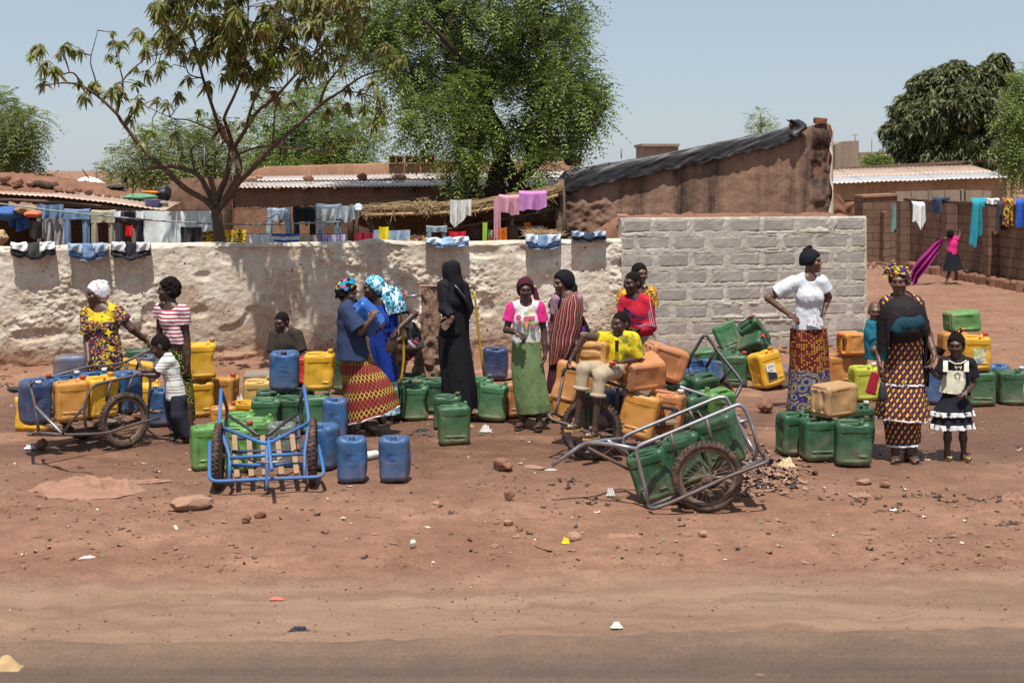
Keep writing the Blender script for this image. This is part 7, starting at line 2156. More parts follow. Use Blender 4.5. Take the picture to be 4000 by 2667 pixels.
# ---- cloth prints used on people (u along the cloth, v up)
def uvmap(t,kind): return t.co('UV') if kind == 'UV' else None
def stripes_mat(name,stops,freq,axis='v',coord='UV',wob=.0,bumpk=.6):
 t = NT(name);c = t.co(coord);x,y,z = t.sep(c)[:3]
 v = {'u': x,'v': y,'z': z,'x': x}[axis]
 if wob: v = t.math('ADD',v,t.math('MULTIPLY',t.noise(t.co('Object'),5,3),wob))
 w = t.math('FRACT',t.math('MULTIPLY',v,freq))
 col = t.ramp(w,stops,'CONSTANT')
 cr = t.noise(t.co('Object',(1,1,.35)),14,3,.5,.6)
 return t.fin(col,.9,t.bump(cr,bumpk,.02),.2)
def diamonds_mat():
 t = NT('maroon_zigzag_print');c = t.co('UV');u,v,_ = t.sep(c)[:3]
 def tri(x,f): return t.math('ABSOLUTE',t.math('SUBTRACT',t.math('FRACT',t.math('MULTIPLY',x,f)),.5))
 a = tri(t.math('ADD',u,t.math('MULTIPLY',v,.52)),31.0);b = tri(t.math('SUBTRACT',u,t.math('MULTIPLY',v,.52)),31.0)
 ln = t.math('MINIMUM',a,b)
 band = t.ramp(t.math('FRACT',t.math('MULTIPLY',v,6.5)),[(0,.0),(.30,.0),(.45,1),(.75,1),(.9,0)])
 yl = t.math('MULTIPLY',t.ramp(ln,[(.075,1),(.11,0)]),band)
 thin = t.math('MULTIPLY',t.ramp(ln,[(.03,1),(.05,0)]),t.math('SUBTRACT',1.0,band))
 col = t.mix(band,(.17,.014,.020),(.085,.012,.020))
 col = t.mix(yl,col,(.62,.42,.06));col = t.mix(t.math('MULTIPLY',thin,.6),col,(.45,.25,.08))
 cr = t.noise(t.co('Object',(1,1,.35)),14,3,.5,.6)
 return t.fin(col,.9,t.bump(cr,.5,.02),.2)
def petals_mat(name,ground,c1,c2,fu=40.0,fv=25.0,coord='UV',slant=.35):
 """rows of slanted petals in two colours on a dark ground"""
 t = NT(name);c = t.co(coord);s_ = t.sep(c);u = s_[0];v = s_[1] if coord == 'UV' else s_[2]
 u = t.math('ADD',u,t.math('MULTIPLY',v,slant))
 fu_ = t.math('MULTIPLY',u,fu);row = t.math('FLOOR',t.math('MULTIPLY',v,fv));fu_ = t.math('ADD',fu_,t.math('MULTIPLY',row,.5))
 x = t.math('SUBTRACT',t.math('FRACT',fu_),.5);y = t.math('SUBTRACT',t.math('FRACT',t.math('MULTIPLY',v,fv)),.5)
 col_id = t.math('FRACT',t.math('MULTIPLY',t.math('ADD',t.math('FLOOR',fu_),t.math('MULTIPLY',row,2.0)),.5))
 r = t.math('SQRT',t.math('ADD',t.math('POWER',t.math('MULTIPLY',x,2.7),2.0),t.math('POWER',t.math('MULTIPLY',y,2.1),2.0)))
 m = t.ramp(r,[(.86,1),(.95,0)])
 pc_ = t.mix(t.ramp(col_id,[(.24,0),(.26,1)]),c1,c2)
 col = t.mix(m,ground,pc_)
 cr = t.noise(t.co('Object',(1,1,.35)),14,3,.5,.6)
 return t.fin(col,.9,t.bump(cr,.5,.02),.2)
def circles_mat(name,cols,scale=9.0,coord='UV'):
 """big concentric wax-print medallions"""
 t = NT(name);c = t.co(coord)
 d = t.voro(c,scale,rnd=.7);w = t.math('FRACT',t.math('MULTIPLY',d,3.2));n = len(cols)
 col = t.ramp(w,[(i/n,q) for i,q in enumerate(cols)],'CONSTANT')
 sp = t.voro(c,scale*5,rnd=.4);col = t.mix(t.ramp(sp,[(.12,.8),(.2,0)]),col,(.62,.55,.12))
 cr = t.noise(t.co('Object',(1,1,.35)),14,3,.5,.6)
 return t.fin(col,.9,t.bump(cr,.5,.02),.2)
NAVY_T = mcloth('navy_jersey',(.028,.042,.090),.3);ROYAL = mcloth('royal_blue_cotton',(.012,.040,.27),.25);BLACKR = mcloth('black_robe',(.010,.010,.012),.25,.75);BLACKV = mcloth('black_veil',(.008,.008,.010),.25,.85)
TURQ = print_mat('turquoise_print',[(.01,.30,.48),(.62,.72,.74),(.01,.22,.40),(.02,.36,.52),(.01,.10,.16)],22,'Object',(1,1,1),(.65,.74,.76),.035)
TURQ_UV = print_mat('turquoise_skirt_print',[(.01,.26,.40),(.50,.62,.64),(.01,.20,.34),(.01,.10,.16)],26,'UV',(1,1,1),(.5,.62,.64),.04)
BROWNS = mcloth('brown_shirt_cotton',(.040,.030,.024));JEANS_K = mcloth('boy_dark_jeans',(.022,.024,.036));GREYT = mcloth('grey_trousers',(.30,.27,.23));KHAKI_T = mcloth('khaki_trousers',(.40,.32,.22),.2)
GREENW = mcloth('green_wrap',(.135,.20,.085),.3)
WHITE_T = mcloth('white_jersey',(.58,.60,.64),.08);CREAM = mcloth('cream_cotton',(.66,.62,.48),.08);PINKS = mcloth('hot_pink_jersey',(.62,.03,.20),.15);TEALB = mcloth('teal_baby_cloth',(.010,.045,.064),.5);BLACKD = mcloth('black_dress_cotton',(.014,.014,.020),.3)
PETAL = petals_mat('petal_print',(.018,.022,.075),(.66,.46,.02),(.22,.018,.035));PETAL_O = petals_mat('petal_print_bodice',(.018,.022,.075),(.66,.46,.02),(.22,.018,.035),38,24,'Object')
PETAL1 = print_mat('confetti_print',[(.62,.44,.02),(.02,.025,.09),(.24,.02,.04),(.02,.025,.09),(.60,.40,.02),(.20,.02,.05)],52,'Object',(1,1,1.8),(.015,.02,.06),.05)
def yoke_dress(z0):
 t = NT('confetti_dress');c = t.co('Object',(1,1,1.8));vo = t.n('TexVoronoi');t.to(c,vo.inputs['Vector']);vo.inputs['Scale'].default_value = 58
 r = t.sep(vo.outputs['Color'])[0];Y,N,R = (.62,.44,.02),(.02,.025,.09),(.24,.02,.04)
 a = t.ramp(r,[(0,Y),(.17,N),(.45,R),(.68,N),(.9,Y)],'CONSTANT');b = t.ramp(r,[(0,Y),(.72,N),(.86,Y)],'CONSTANT')
 z = t.math('ADD',t.sep(t.co('Object'))[2],t.math('MULTIPLY',t.noise(t.co('Object'),8,2),.03))
 ax = t.math('ABSOLUTE',t.math('SUBTRACT',t.sep(t.co('Object'))[0],.005))
 return t.fin(t.mix(t.math('MULTIPLY',t.ramp(t.math('SUBTRACT',z,z0 + .01),[(.02,0),(.04,1)]),t.ramp(ax,[(.125,1),(.14,0)])),a,b),.9,t.bump(t.noise(t.co('Object',(1,1,.4)),14,3,.5,.6),.6,.02),.2)
C1 = (1.704,0,980);C2 = (1.6,700,1000);C3 = (1.96,1200,980);C4 = (1.96,1900,980);C6 = (1.651,2900,900);CA = (1.65,3200,200)
# ---- 1 woman at the left cart
p = Person('woman in a white headwrap and yellow navy print dress, hands on the left cart',399,1680,-15,SKIN,.97,conv=C1,build=1.08)
p.head(646,288,-52,-2,k=1.0).torso((685,480),(700,700),(585,415,.02),(772,405,-.02),bust=1.0,belly=.012)
p.arm((585,420,.02),(582,610,.0),(590,735,-.16),(578,800,-.16),(1,0,0),.9)
p.arm((775,410,-.02),(878,520,-.02),(975,600,.08),(1012,650,.1),(-.3,0,-1),.8)
p.leg((655,720),(650,960),(650,1150),-20);p.leg((745,720),(750,960),(750,1150),-10)
p.body()
p.top(yoke_dress(p.P(685,480)[2]),775,(.72,.55),.018,hemr=.165,neck=(.10,.03),name='dress',sg=.02)
mb = MB();
for (x_,y_,r_,rot) in ((722,545,.034,.2),(738,650,.030,.5),(722,755,.034,.9)):
 mb = MB();c_ = p.P(x_,y_,-.155 if y_ < 600 else -.165);vs = []
 for q in range(8):
  a = q*math.pi/4 + rot;rr = r_*(1.25 if q % 2 == 0 else .5);vs.append(Vector((c_[0] + rr*math.cos(a),c_[1],c_[2] + rr*math.sin(a))))
 mb.add(vs + [v + Vector((0,.012,0)) for v in vs],[tuple(range(7,-1,-1)),tuple(range(8,16))] + [(q,(q+1) % 8,8+(q+1) % 8,8+q) for q in range(8)]);part('star_motif',mb,YEL_C,p.root,False)
p.loft([((610,760),(800,750)),((605,860),(805,860)),((600,1000),(810,1000)),((600,1130),(810,1130))],mcloth('pale_underskirt',(.45,.40,.32)),'underskirt',.82,8,.03)
p.wrap(print_mat('white_floral_scarf',[(.70,.70,.72),(.68,.68,.71),(.70,.70,.73),(.45,.20,.26),(.7,.7,.72)],26),((0,-.06,.10,(.05,.05,.03)),),line=.035)
# ---- 2 girl in stripes
p = Person('girl in a red and white striped top and yellow black wrap, looking left',722,1700,-60,SKIN3,.93,conv=C1,build=.9)
p.head(1122,262,-78,0,k=.96).torso((1140,450),(1165,620),(1068,385,.06),(1215,400,-.06),bust=.8)
p.arm((1222,400,-.05),(1245,590,-.03),(1252,735,-.06),(1246,800,-.06),(-1,0,0),.45)
p.arm((1068,385,.06),(1062,560,.1),(1090,700,.05),(1085,760,.05),(1,0,0),.4)
p.leg((1150,640),(1180,920),(1215,1190),-60);p.leg((1210,640),(1240,920),(1270,1190,-.05),-55)
p.body();p.sandals()
STRIPE = stripes_mat('red_white_stripe',[(0,(.36,.05,.08)),(.40,(.66,.62,.62)),(.92,(.36,.05,.08))],28.0,'z','Object')
p.top(STRIPE,612,(.45,.35),.010,hemr=.120,neck=(.115,.035),sg=.010)
p.loft([((1075,600),(1232,600)),((1085,700),(1255,700)),((1110,820),(1272,820)),((1140,960),(1290,960)),((1160,1060),(1296,1060)),((1175,1130),(1296,1128))],print_mat('yellow_black_print',[(.46,.44,.06),(.012,.014,.012),(.46,.44,.06)],62,'UV',(1,1,1),(.012,.014,.012),.16,.5),'wrap_skirt',.8,5,.02)
p.hair(g=.018,line=.04,rough=.016,freq=38)
# ---- 3 small boy pushing the cart
p = Person('small boy in a striped white polo shirt pushing the left cart',725,1728,-75,SKIN3,.70,conv=C1,build=1.0)
p.head(1066,632,-85,-28,k=.90).torso((1135,790),(1170,960),(1105,725,.06),(1128,735,-.07))
p.arm((1105,735,-.08),(1045,828,-.10),(965,826,-.12),(925,815,-.12),(0,0,-1),.9)
p.arm((1095,720,.08),(1030,800,.10),(955,800,.10),(915,795,.10),(0,0,-1),.9)
p.leg((1160,985,.05),(1165,1095,.06),(1205,1225,.05),-75);p.leg((1190,985,-.05),(1185,1095,-.08),(1250,1235,-.05),-75)
p.body();p.sandals()
p.top(stripes_mat('polo_stripe',[(0,(.62,.62,.58)),(.30,(.06,.06,.09)),(.36,(.62,.62,.58)),(.55,(.30,.08,.10)),(.60,(.62,.62,.58)),(.80,(.10,.20,.08)),(.85,(.62,.62,.58))],9.0,'z','Object',.02),985,(.75,.7),.016,hemr=.150,neck=(.06,.02),sg=.018,bottom=(1180,985))
p.trousers(JEANS_K,950,(.98,.98),.024);p.collar(WHITE_C,.055,.012)
p.hair(g=.0025,line=.035,rough=.002,freq=60)
# ---- 4 boy sitting against the wall
p = Person('boy in a dark brown shirt sitting against the wall behind the blue jerrycan',1112,1555,-10,SKIN3,.80,conv=C2,d=15.5)
p.head(640,412,-22,-12,k=.93).torso((665,545),(670,690),(600,488),(735,488))
p.arm((595,492),(578,620,-.05),(640,690,-.28),(670,720,-.3),(0,0,-1),.5)
p.arm((740,492),(772,615,-.05),(778,690,-.25),(770,730,-.28),(0,0,-1),.5)
p.leg((640,710),(620,720,-.36),(625,900,-.34),0);p.leg((705,710),(760,715,-.36),(755,900,-.34),8)
p.body();p.top(BROWNS,690,(.85,.85),.018,neck=(.055,.03),sg=.018,hemr=.14);p.trousers(mcloth('dusk_trousers',(.035,.03,.028)),680,(.95,.95),.02)
p.hair(g=.003,line=.035,rough=.002,freq=60)
# ---- 5 woman in navy shirt
p = Person('woman in a navy T-shirt and maroon zigzag skirt holding a blue container',1390,1697,75,SKIN2,.97,conv=C3,build=1.05)
p.head(308,322,72,-6,k=.93).torso((330,540),(345,780),(300,455,-.08),(345,435,.10),bust=1.0,belly=.02)
p.arm((300,460,-.10),(408,618,-.18),(480,535,-.20),(500,490,-.19),(.5,.8,-.3),.8)
p.arm((350,440,.12),(470,600,.10),(530,615,-.02),(560,600,-.05),(-.6,0,.3),.6)
p.leg((330,830,-.04),(350,1100,-.03),(345,1345,-.05),70);p.leg((370,830,.06),(420,1100,.08),(440,1330,.1),60)
p.body();p.sandals(mplain('grey_flipflop',(.16,.15,.15),.8),mplain('pale_strap',(.40,.42,.38),.7))
p.top(NAVY_T,828,(.92,.9),.030,hemr=.185,neck=(.075,.03),sg=.032,bottom=(352,830))
p.loft([((238,800),(480,790)),((246,850),(505,840)),((262,930),(560,905)),((276,1030),(625,990)),((285,1150),(672,1080)),((288,1325),(702,1190))],diamonds_mat(),'skirt',.82,6,.03)
p.loft([((288,1318),(702,1184)),((287,1330),(704,1194))],WHITE_C,'hem_trim',.83,6,.03,nv=4)
p.hair(g=.02,line=.035,rough=.02,freq=34)
p.wrap(print_mat('bright_scarf',[(.01,.01,.012),(.01,.25,.40),(.01,.01,.012),(.62,.36,.02),(.55,.08,.25),(.01,.01,.012)],24),((0,.03,.125,(.03,.035,.04)),(0,-.06,.10,(.045,.04,.03))),g=.02,line=.055,back=.03,wr=.012)
q_ = p.P(462,512,-.03);jc = can('B0','bblue',0,0,0,'open','blue container with an open neck held in the navy shirt woman\'s arm',pos=q_);R_ = frame_from((-.62,-.25,.74),(.7,-.2,.5));jc.rotation_euler = R_.to_euler();jc.scale = (.92,.92,.92);jc.location = Vector(q_) - R_ @ Vector((0,0,.16))
# ---- 6 woman in royal blue
p = Person('woman in a royal blue dress with a turquoise headscarf, hand on hip',1506,1651,-20,SKIN3,.97,conv=C3)
p.head(505,288,-76,0,k=.97).torso((585,510),(600,700),(470,425,.06),(670,410,-.04),bust=1.0)
p.arm((690,412,-.05),(822,482,-.04),(705,590,-.16),(660,640,-.18),(.5,.3,0),.3)
p.arm((468,425,.08),(475,560,.06),(520,640,-.04),(560,640,-.06),(0,-1,0),.4)
p.leg((570,760),(560,1020),(535,1275),-40);p.leg((630,760),(640,1020),(640,1275),-10)
p.body();p.sandals()
p.top(ROYAL,620,(.25,.3),.016,neck=(.09,.03),sg=.016,hemr=.10,name='bodice')
p.loft([((478,470),(682,470)),((470,540),(690,540)),((474,620),(680,620)),((478,720),(672,720)),((512,850),(685,850)),((545,995),(696,985))],ROYAL,'dress',.82,7,.035)
p.loft([((555,960),(690,960)),((550,1080),(694,1080)),((520,1262),(708,1245))],TURQ_UV,'skirt',.7,6,.03)
p.wrap(TURQ,((0,-.10,.02,(.05,.05,.05)),),g=.014,line=.055,tilt=.75,back=-.06)
p.sheet([[(575,255,-.08),(630,262,-.06),(690,275,.0)],[(570,330,-.12),(660,320,-.12),(730,340,-.06)],[(590,420,-.14),(665,395,-.16),(745,400,-.1)],[(622,500,-.14),(640,485,-.15),(765,455,-.1)]],TURQ,'scarf_tail',2,.018)
# ---- 7 woman crouching behind
p = Person('woman crouching by the wall in a purple striped wrap, mostly hidden',1600,1600,-60,SKIN3,.90,conv=C3)
p.head(640,500,-80,-40,k=.95).torso((735,600,.05),(815,720,.08),(690,530,.12),(720,540,-.05))
p.arm((725,545,-.06),(745,660,-.12),(665,700,-.15),(630,690,-.15),(0,0,-1),.5)
p.arm((690,535,.12),(690,650,.1),(640,640,.1),(610,640,.1),(0,0,-1),.5)
p.leg((800,735,.12),(690,730,.02),(710,960,.05),-60);p.leg((820,740,0),(705,745,-.12),(720,965,-.08),-60)
p.body();p.top(CHARC,740,(.5,.5),.02,name='blouse')
p.loft([((790,640),(870,690),0,.9),((760,660),(850,770),0,.9),((700,690),(790,830),0,.9),((675,740),(760,860),0,.9),((680,900),(750,960),0,.9)],stripes_mat('purple_stripe',[(0,(.10,.012,.07)),(.35,(.02,.16,.24)),(.45,(.35,.34,.34)),(.62,(.10,.012,.07)),(.82,(.50,.12,.03)),(.90,(.10,.012,.07))],9.0,'v','UV',.06),'wrap',.9,5,.02)
p.wrap(BLACKV,((0,-.13,-.02,(.07,.08,.06)),),line=.03)
p.sheet([[(770,540,-.02),(820,545,.05)],[(780,600,-.06),(872,620,.0)],[(800,640,-.08),(875,650,-.02)]],BLACKV,'veil',2,.02)
can('A0','green',1603,1500,0,None,'dark green jerrycan used as a seat by the crouching woman',d=15.0,z=.0)
# ---- 8 veiled woman
p = Person('woman fully veiled in a black robe standing by the tap',1787,1640,60,SKIN2,1.0,conv=C3)
p.head(1104,152,108,0,k=.90).torso((1130,360),(1135,600),(1050,270,-.06),(1180,275,.06),bust=1.0)
p.arm((1048,275,-.08),(1052,440,-.14),(1112,512,-.20),(1045,585,-.22),(0,-1,.2),.25)
p.arm((1185,280,.06),(1225,430,.05),(1205,540,.0),(1200,600,.0),(-1,0,0),.3)
p.leg((1110,640),(1150,930),(1180,1180),60);p.leg((1170,640),(1200,930),(1230,1180),50)
p.body();p.top(BLACKR,640,(1.85,1.8),.022,neck=None,sg=.018,name='robe_top')
p.loft([((1045,245),(1190,250)),((1022,320),(1222,320)),((1030,420),(1242,420)),((1032,500),(1240,490)),((1012,590),(1238,585)),((998,680),(1240,680)),((1006,820),(1262,820)),((1024,980),(1284,980)),((1040,1120),(1298,1120)),((1060,1255),(1302,1245))],BLACKR,'robe',.84,7,.03,top_amp=.3)
p.loft([((1085,74),(1130,72)),((1045,92),(1165,92)),((1031,140),(1176,140)),((1034,190),(1182,190)),((1040,240),(1198,240)),((1022,285),(1215,300)),((1020,330),(1235,360))],BLACKV,'veil',1.05,7,.03)
p.sheet([[(1120,250,-.16),(1195,255,-.10)],[(1150,320,-.17),(1215,330,-.10)],[(1200,380,-.15),(1240,390,-.09)],[(1232,470,-.12),(1255,480,-.08)]],BLACKV,'veil_end',2,.012)
mb = MB();mb.tube([Vector(p.P(*q)) for q in ((1128,258,-.18),(1160,295,-.185),(1200,340,-.175),(1240,405,-.14))],.003,6);part('silver_trim',mb,CHROME,p.root)
sl = MB();c_ = gp(1854,1630);sl.box(c_ + Vector((0,0,.02)),(.085,.22,.03),(0,0,.9));single('slipper',sl,print_mat('pink_slipper',[(.6,.08,.25),(.6,.5,.52)],60),c_,'pink patterned slipper at the hem of the black robe','slipper')
# ---- 9 girl in the ice cream shirt
p = Person('girl in a pink and white printed T-shirt and green wrap, facing the road',2053,1671,5,SKIN3,.93,conv=C4,build=.92)
p.head(298,300,4,-3,k=.95).torso((302,520),(305,680),(205,432),(400,428),bust=.7)
p.arm((200,436),(152,605,-.02),(222,622,-.17),(285,665,-.20),(.3,.2,-1),.45)
p.arm((405,432),(440,610,.0),(450,775,-.05),(446,860,-.07),(-1,0,0),.5)
p.leg((265,720),(262,1000),(272,1285),-18);p.leg((345,720),(370,1000),(405,1290,-.05),-8)
p.body();p.sandals()
SHIRT9 = mcloth('pale_grey_jersey',(.60,.59,.58),.08)
p.top(SHIRT9,708,(.62,.62),.014,hemr=.128,neck=(.07,.025),sg=.012,sleeve_mat=PINKS)
p.loft([((200,685),(408,690)),((196,780),(420,780)),((196,880),(438,880)),((202,980),(452,980)),((214,1080),(468,1080)),((226,1170),(482,1170)),((240,1245),(486,1222))],GREENW,'wrap_skirt',.82,5,.045,seed=3)
p.wrap(mcloth('maroon_scarf',(.060,.012,.022),.3),(),line=.052,tilt=.55,back=-.06)
p.sheet([[(345,270,.02),(385,280,.06)],[(352,320,.0),(398,330,.05)],[(365,375,-.02),(412,388,.03)]],mcloth('maroon_scarf',(.060,.012,.022)),'scarf_tail',1,.012)
p.sheet([[(225,350,.02),(252,360,-.02)],[(222,382,.02),(255,385,-.02)],],mcloth('orange_fringe',(.55,.16,.02)),'scarf_fringe',1,.006,6,4)
p.sheet([[(362,368,-.03),(412,382,.02)],[(368,382,-.03),(414,394,.02)]],mcloth('orange_fringe',(.55,.16,.02)),'scarf_fringe',1,.006,6,4)
# the print: an ice cream cone, cupcakes and lettering
CHF = p.ch + p.fw*.128*p.k;SFY = -(abs(p.ch[1] - CHF[1]) + .020)
def decal(x,y,pts2,mat,name,dyy=0.0):
 c = p.P(x,y,SFY - .004 + dyy);mb = MB();vs = [Vector((c[0] + a,c[1],c[2] + b)) for a,b in pts2];n_ = len(vs)
 mb.add(vs + [v + Vector((0,.012,0)) for v in vs],[tuple(range(n_)),tuple(range(2*n_-1,n_-1,-1))] + [(q,n_+q,n_+(q+1) % n_,(q+1) % n_) for q in range(n_)]);return part(name,mb,mat,p.root,False)
def disc(rx,rz,n_=14): return [(rx*math.cos(-q*6.2832/n_),rz*math.sin(-q*6.2832/n_)) for q in range(n_)]
PKI = mplain('pink_print',(.62,.12,.20),.9,.1,9,0);GRI = mplain('green_print',(.28,.50,.16),.9,.1,9,0);ORI = mplain('orange_print',(.70,.30,.12),.9,.1,9,0);MNI = mplain('mint_print',(.40,.60,.38),.9,.1,9,0);YLI = mplain('cream_print',(.66,.50,.26),.9,.1,9,0)
decal(306,565,[(-.028,.032),(.028,.032),(.0,-.055)],ORI,'cone_print');decal(306,520,disc(.031,.024),PKI,'scoop_print');decal(306,480,disc(.028,.022),MNI,'scoop_print');decal(340,460,disc(.036,.018),YLI,'scoop_print',.006)
for (x_,y_,m_,n__) in ((245,520,PKI,'cupcake_print'),(357,565,GRI,'cupcake_print')):
 decal(x_,y_,[(-.026,.012),(.026,.012),(.018,-.024),(-.018,-.024)],PKI,n__,.004);decal(x_,y_ - 14,disc(.027,.018),m_,n__,.002)
decal(352,515,[(-.022,.02),(.026,.02),(.026,-.016),(-.022,-.016)],PKI,'block_print',.006)
def deco_text(txt,x,y,size,mat,roll=0.0,dyy=0.0,pers=None):
 pr = pers or p;me = text_mesh(txt,size);me.materials.append(mat);o = bpy.data.objects.new('lettering',me);COL.objects.link(o);o.parent = pr.root
 o.location = Vector(pr.P(x,y,dyy)) - ORG[pr.root.name];o.rotation_euler = (math.pi/2,roll,0);return o
deco_text('ICE',248,478,.040,PKI,.15,SFY - .006);deco_text('yummy!',300,625,.052,GRI,.12,SFY - .004)
# ---- 10 woman with striped shawl and 11 her baby
p = Person('woman in a black scarf and red striped shawl, looking left',2206,1640,-35,SKIN2,.98,conv=C4)
p.head(588,248,-58,-2,k=1.0).torso((620,470),(600,720),(555,362,-.0),(680,362,-.02),bust=.0)
p.arm((545,370),(505,560,.05),(495,640,.02),(500,700,.0),(1,0,0),.4);p.arm((690,365),(710,540,.05),(660,640,-.1),(640,680,-.1),(-1,0,0),.4)
p.leg((570,760),(560,1000),(545,1230),-40);p.leg((640,760),(620,1000),(600,1230),-20)
p.body();p.sandals()
PIN = stripes_mat('maroon_pinstripe',[(0,(.085,.016,.026)),(.42,(.17,.12,.12)),(.50,(.085,.016,.026)),(.78,(.05,.01,.016))],36.0,'u','UV')
p.top(mcloth('mauve_blouse',(.34,.20,.26)),700,(.6,.6),.014,neck=(.09,.03),name='blouse')
p.loft([((510,640),(720,640)),((500,740),(715,740)),((488,860),(690,860)),((470,980),(662,980)),((474,1080),(640,1080)),((500,1190),(620,1180))],PIN,'dress',.82,6,.035)
SHAWL = stripes_mat('red_striped_shawl',[(0,(.23,.030,.035)),(.22,(.40,.30,.20)),(.30,(.035,.014,.016)),(.48,(.27,.045,.045)),(.62,(.45,.36,.26)),(.70,(.05,.015,.02)),(.86,(.23,.03,.035))],17.0,'u','UV',.05)
p.loft([((618,322),(702,318)),((560,390),(728,385)),((530,480),(734,470)),((512,570),(730,560)),((500,660),(716,630)),((490,760),(700,690)),((482,880),(640,800))],SHAWL,'shawl',.95,6,.05,dy=-.02,top_amp=.4)
p.wrap(BLACKV,((0,-.08,-.06,(.085,.07,.09)),(0,-.03,-.12,(.085,.06,.05))),g=.018,line=.050,tilt=.50,back=-.14)
p.sheet([[(545,330,-.02),(580,330,-.08)],[(530,420,.0),(560,420,-.08)],[(505,540,.05),(530,540,-.02)]],BLACKV,'scarf_end',1,.01)
p.sheet([[(715,480,.1),(745,500,.12)],[(725,560,.08),(775,560,.12)],[(735,620,.05),(800,622,.1)]],BLACKV,'scarf_tail',1,.015)
p.sheet([[(705,590,.0),(750,575,.05)],[(705,630,-.02),(758,610,.03)]],mcloth('purple_cloth',(.13,.02,.28)),'purple_bundle',1,.015)
pb = Person('baby peeping out from the back of the woman in the striped shawl',2150,1640,-60,SKIN2,.48,conv=C4,d=14.5,z=.6)
pb.head(522,408,-75,-15,k=.66,dy=.0).torso((560,500,.02),(585,590,.02),(540,470,.06),(560,470,-.04))
pb.arm((535,475,-.05),(515,520,-.06),(505,560,-.05),(500,590,-.05),(1,0,0),.6).arm((560,475,.06),(560,530,.1),(545,560,.1),(540,580,.1),(1,0,0),.6)
pb.leg((580,600,.06),(560,640,.1),(590,690,.1),-60).leg((585,600,-.02),(560,640,-.04),(590,690,-.02),-60)
pb.body(h=.0058);pb.top(BLACKV,600,(.9,.9),.012,neck=(.05,.02),name='baby_wrap')
# patterned bundle seen between the girl and the shawl
mb = MB();q0 = pt(2133,1310,14.6)
mb.grid(lambda u,v: q0 + Vector((.055*math.cos(u*6.283)*math.sin(v*3.14),.06*math.sin(u*6.283)*math.sin(v*3.14),.17*math.cos(v*3.14) + .01*math.sin(u*19))),20,14,True)
single('cloth_bundle',mb,print_mat('lilac_print',[(.45,.35,.55),(.1,.2,.4),(.55,.5,.6),(.4,.1,.3)],50),q0,'lilac print bundle showing beside the girl\'s arm','bundle')
# ---- 13 boy in red and 14 woman behind him
p = Person('woman with braided hair in a red and yellow print dress behind the boy in red',2487,1579,0,SKIN2,.97,conv=C4)
p.head(1175,178,22,0,k=.97).torso((1150,420),(1150,620),(1062,335),(1248,322),bust=1.0)
p.arm((1056,340),(1020,520),(1060,640,-.1),(1090,680,-.1),(0,0,1),.4).arm((1252,326),(1268,500),(1240,640,-.05),(1230,690,-.05),(0,0,1),.4)
p.leg((1110,700),(1110,900),(1110,1100),0).leg((1190,700),(1190,900),(1190,1100),0)
p.body();p.top(print_mat('red_gold_print',[(.40,.03,.03),(.62,.44,.03),(.06,.02,.02),(.45,.05,.03)],42,'Object',(1,1,1),(.60,.42,.03),.05),640,(.3,.55),.02,neck=(.12,.02),sg=.025,name='dress')
p.loft([((1080,600),(1230,600)),((1070,800),(1240,800)),((1070,1080),(1240,1080))],WAX_Y,'skirt',.7,5,.03)
p.hair(g=.010,line=.045,rough=.010,freq=36)
p = Person('boy in a red shirt with navy bands and striped sleeves, looking left',2478,1617,-28,SKIN3,.93,conv=C4,build=.95)
p.head(1118,246,-46,-4,k=1.0).torso((1145,480),(1190,690),(1062,385,.02),(1218,385,.0))
p.arm((1222,390,-.02),(1262,580,-.04),(1140,615,-.20),(1090,605,-.22),(0,0,1),.5)
p.arm((1060,390,.03),(1035,560,.0),(1090,590,-.18),(1120,600,-.2),(0,0,1),.5)
p.leg((1160,700),(1175,900),(1180,1140),-20).leg((1230,700),(1235,900),(1240,1140),-10)
p.body();p.sandals()
REDS = mcloth('crimson_jersey',(.42,.014,.035),.2)
p.top(REDS,684,(1.9,1.85),.018,neck=(.06,.025),sg=.020,hemr=.13)
p.trousers(GREYT,640,(.95,.95),.02);p.hair(g=.0025,line=.038,rough=.002,freq=60)
NB_ = mcloth('navy_band',(.020,.025,.085));LB_ = mcloth('silver_stripe',(.30,.28,.34))
SF = -.150
for (a_,b_,w_) in (((1050,435),(1150,500),20),((1105,498),(1215,508),14),((1090,548),(1200,552),14),((1050,425),(1100,460),14)):
 p.sheet([[(a_[0],a_[1],SF + .02),((a_[0]+b_[0])/2,(a_[1]+b_[1])/2,SF - .025),(b_[0],b_[1],SF + .01)],[(a_[0],a_[1] + w_,SF + .02),((a_[0]+b_[0])/2,(a_[1]+b_[1])/2 + w_,SF - .025),(b_[0],b_[1] + w_,SF + .01)]],NB_,'navy_band',1,.001,10,3,.01)
for o_ in (-.018,.0,.018):
 mb = MB();sh,el,wr_ = (Vector(q) for q in p.arms[0][:3]);off = Vector((.01 + o_,-.066,.01));mb.tube([sh + off + Vector((0,.02,.04)),(sh+el)/2 + off,el + off*1.0,(el+wr_)/2 + Vector((o_*.3,-.052,.035 + o_)),wr_*.8 + el*.2 + Vector((0,-.046,.028 + o_*.8))],.0045,5);part('sleeve_stripe',mb,LB_,p.root)
p.collar(NB_)
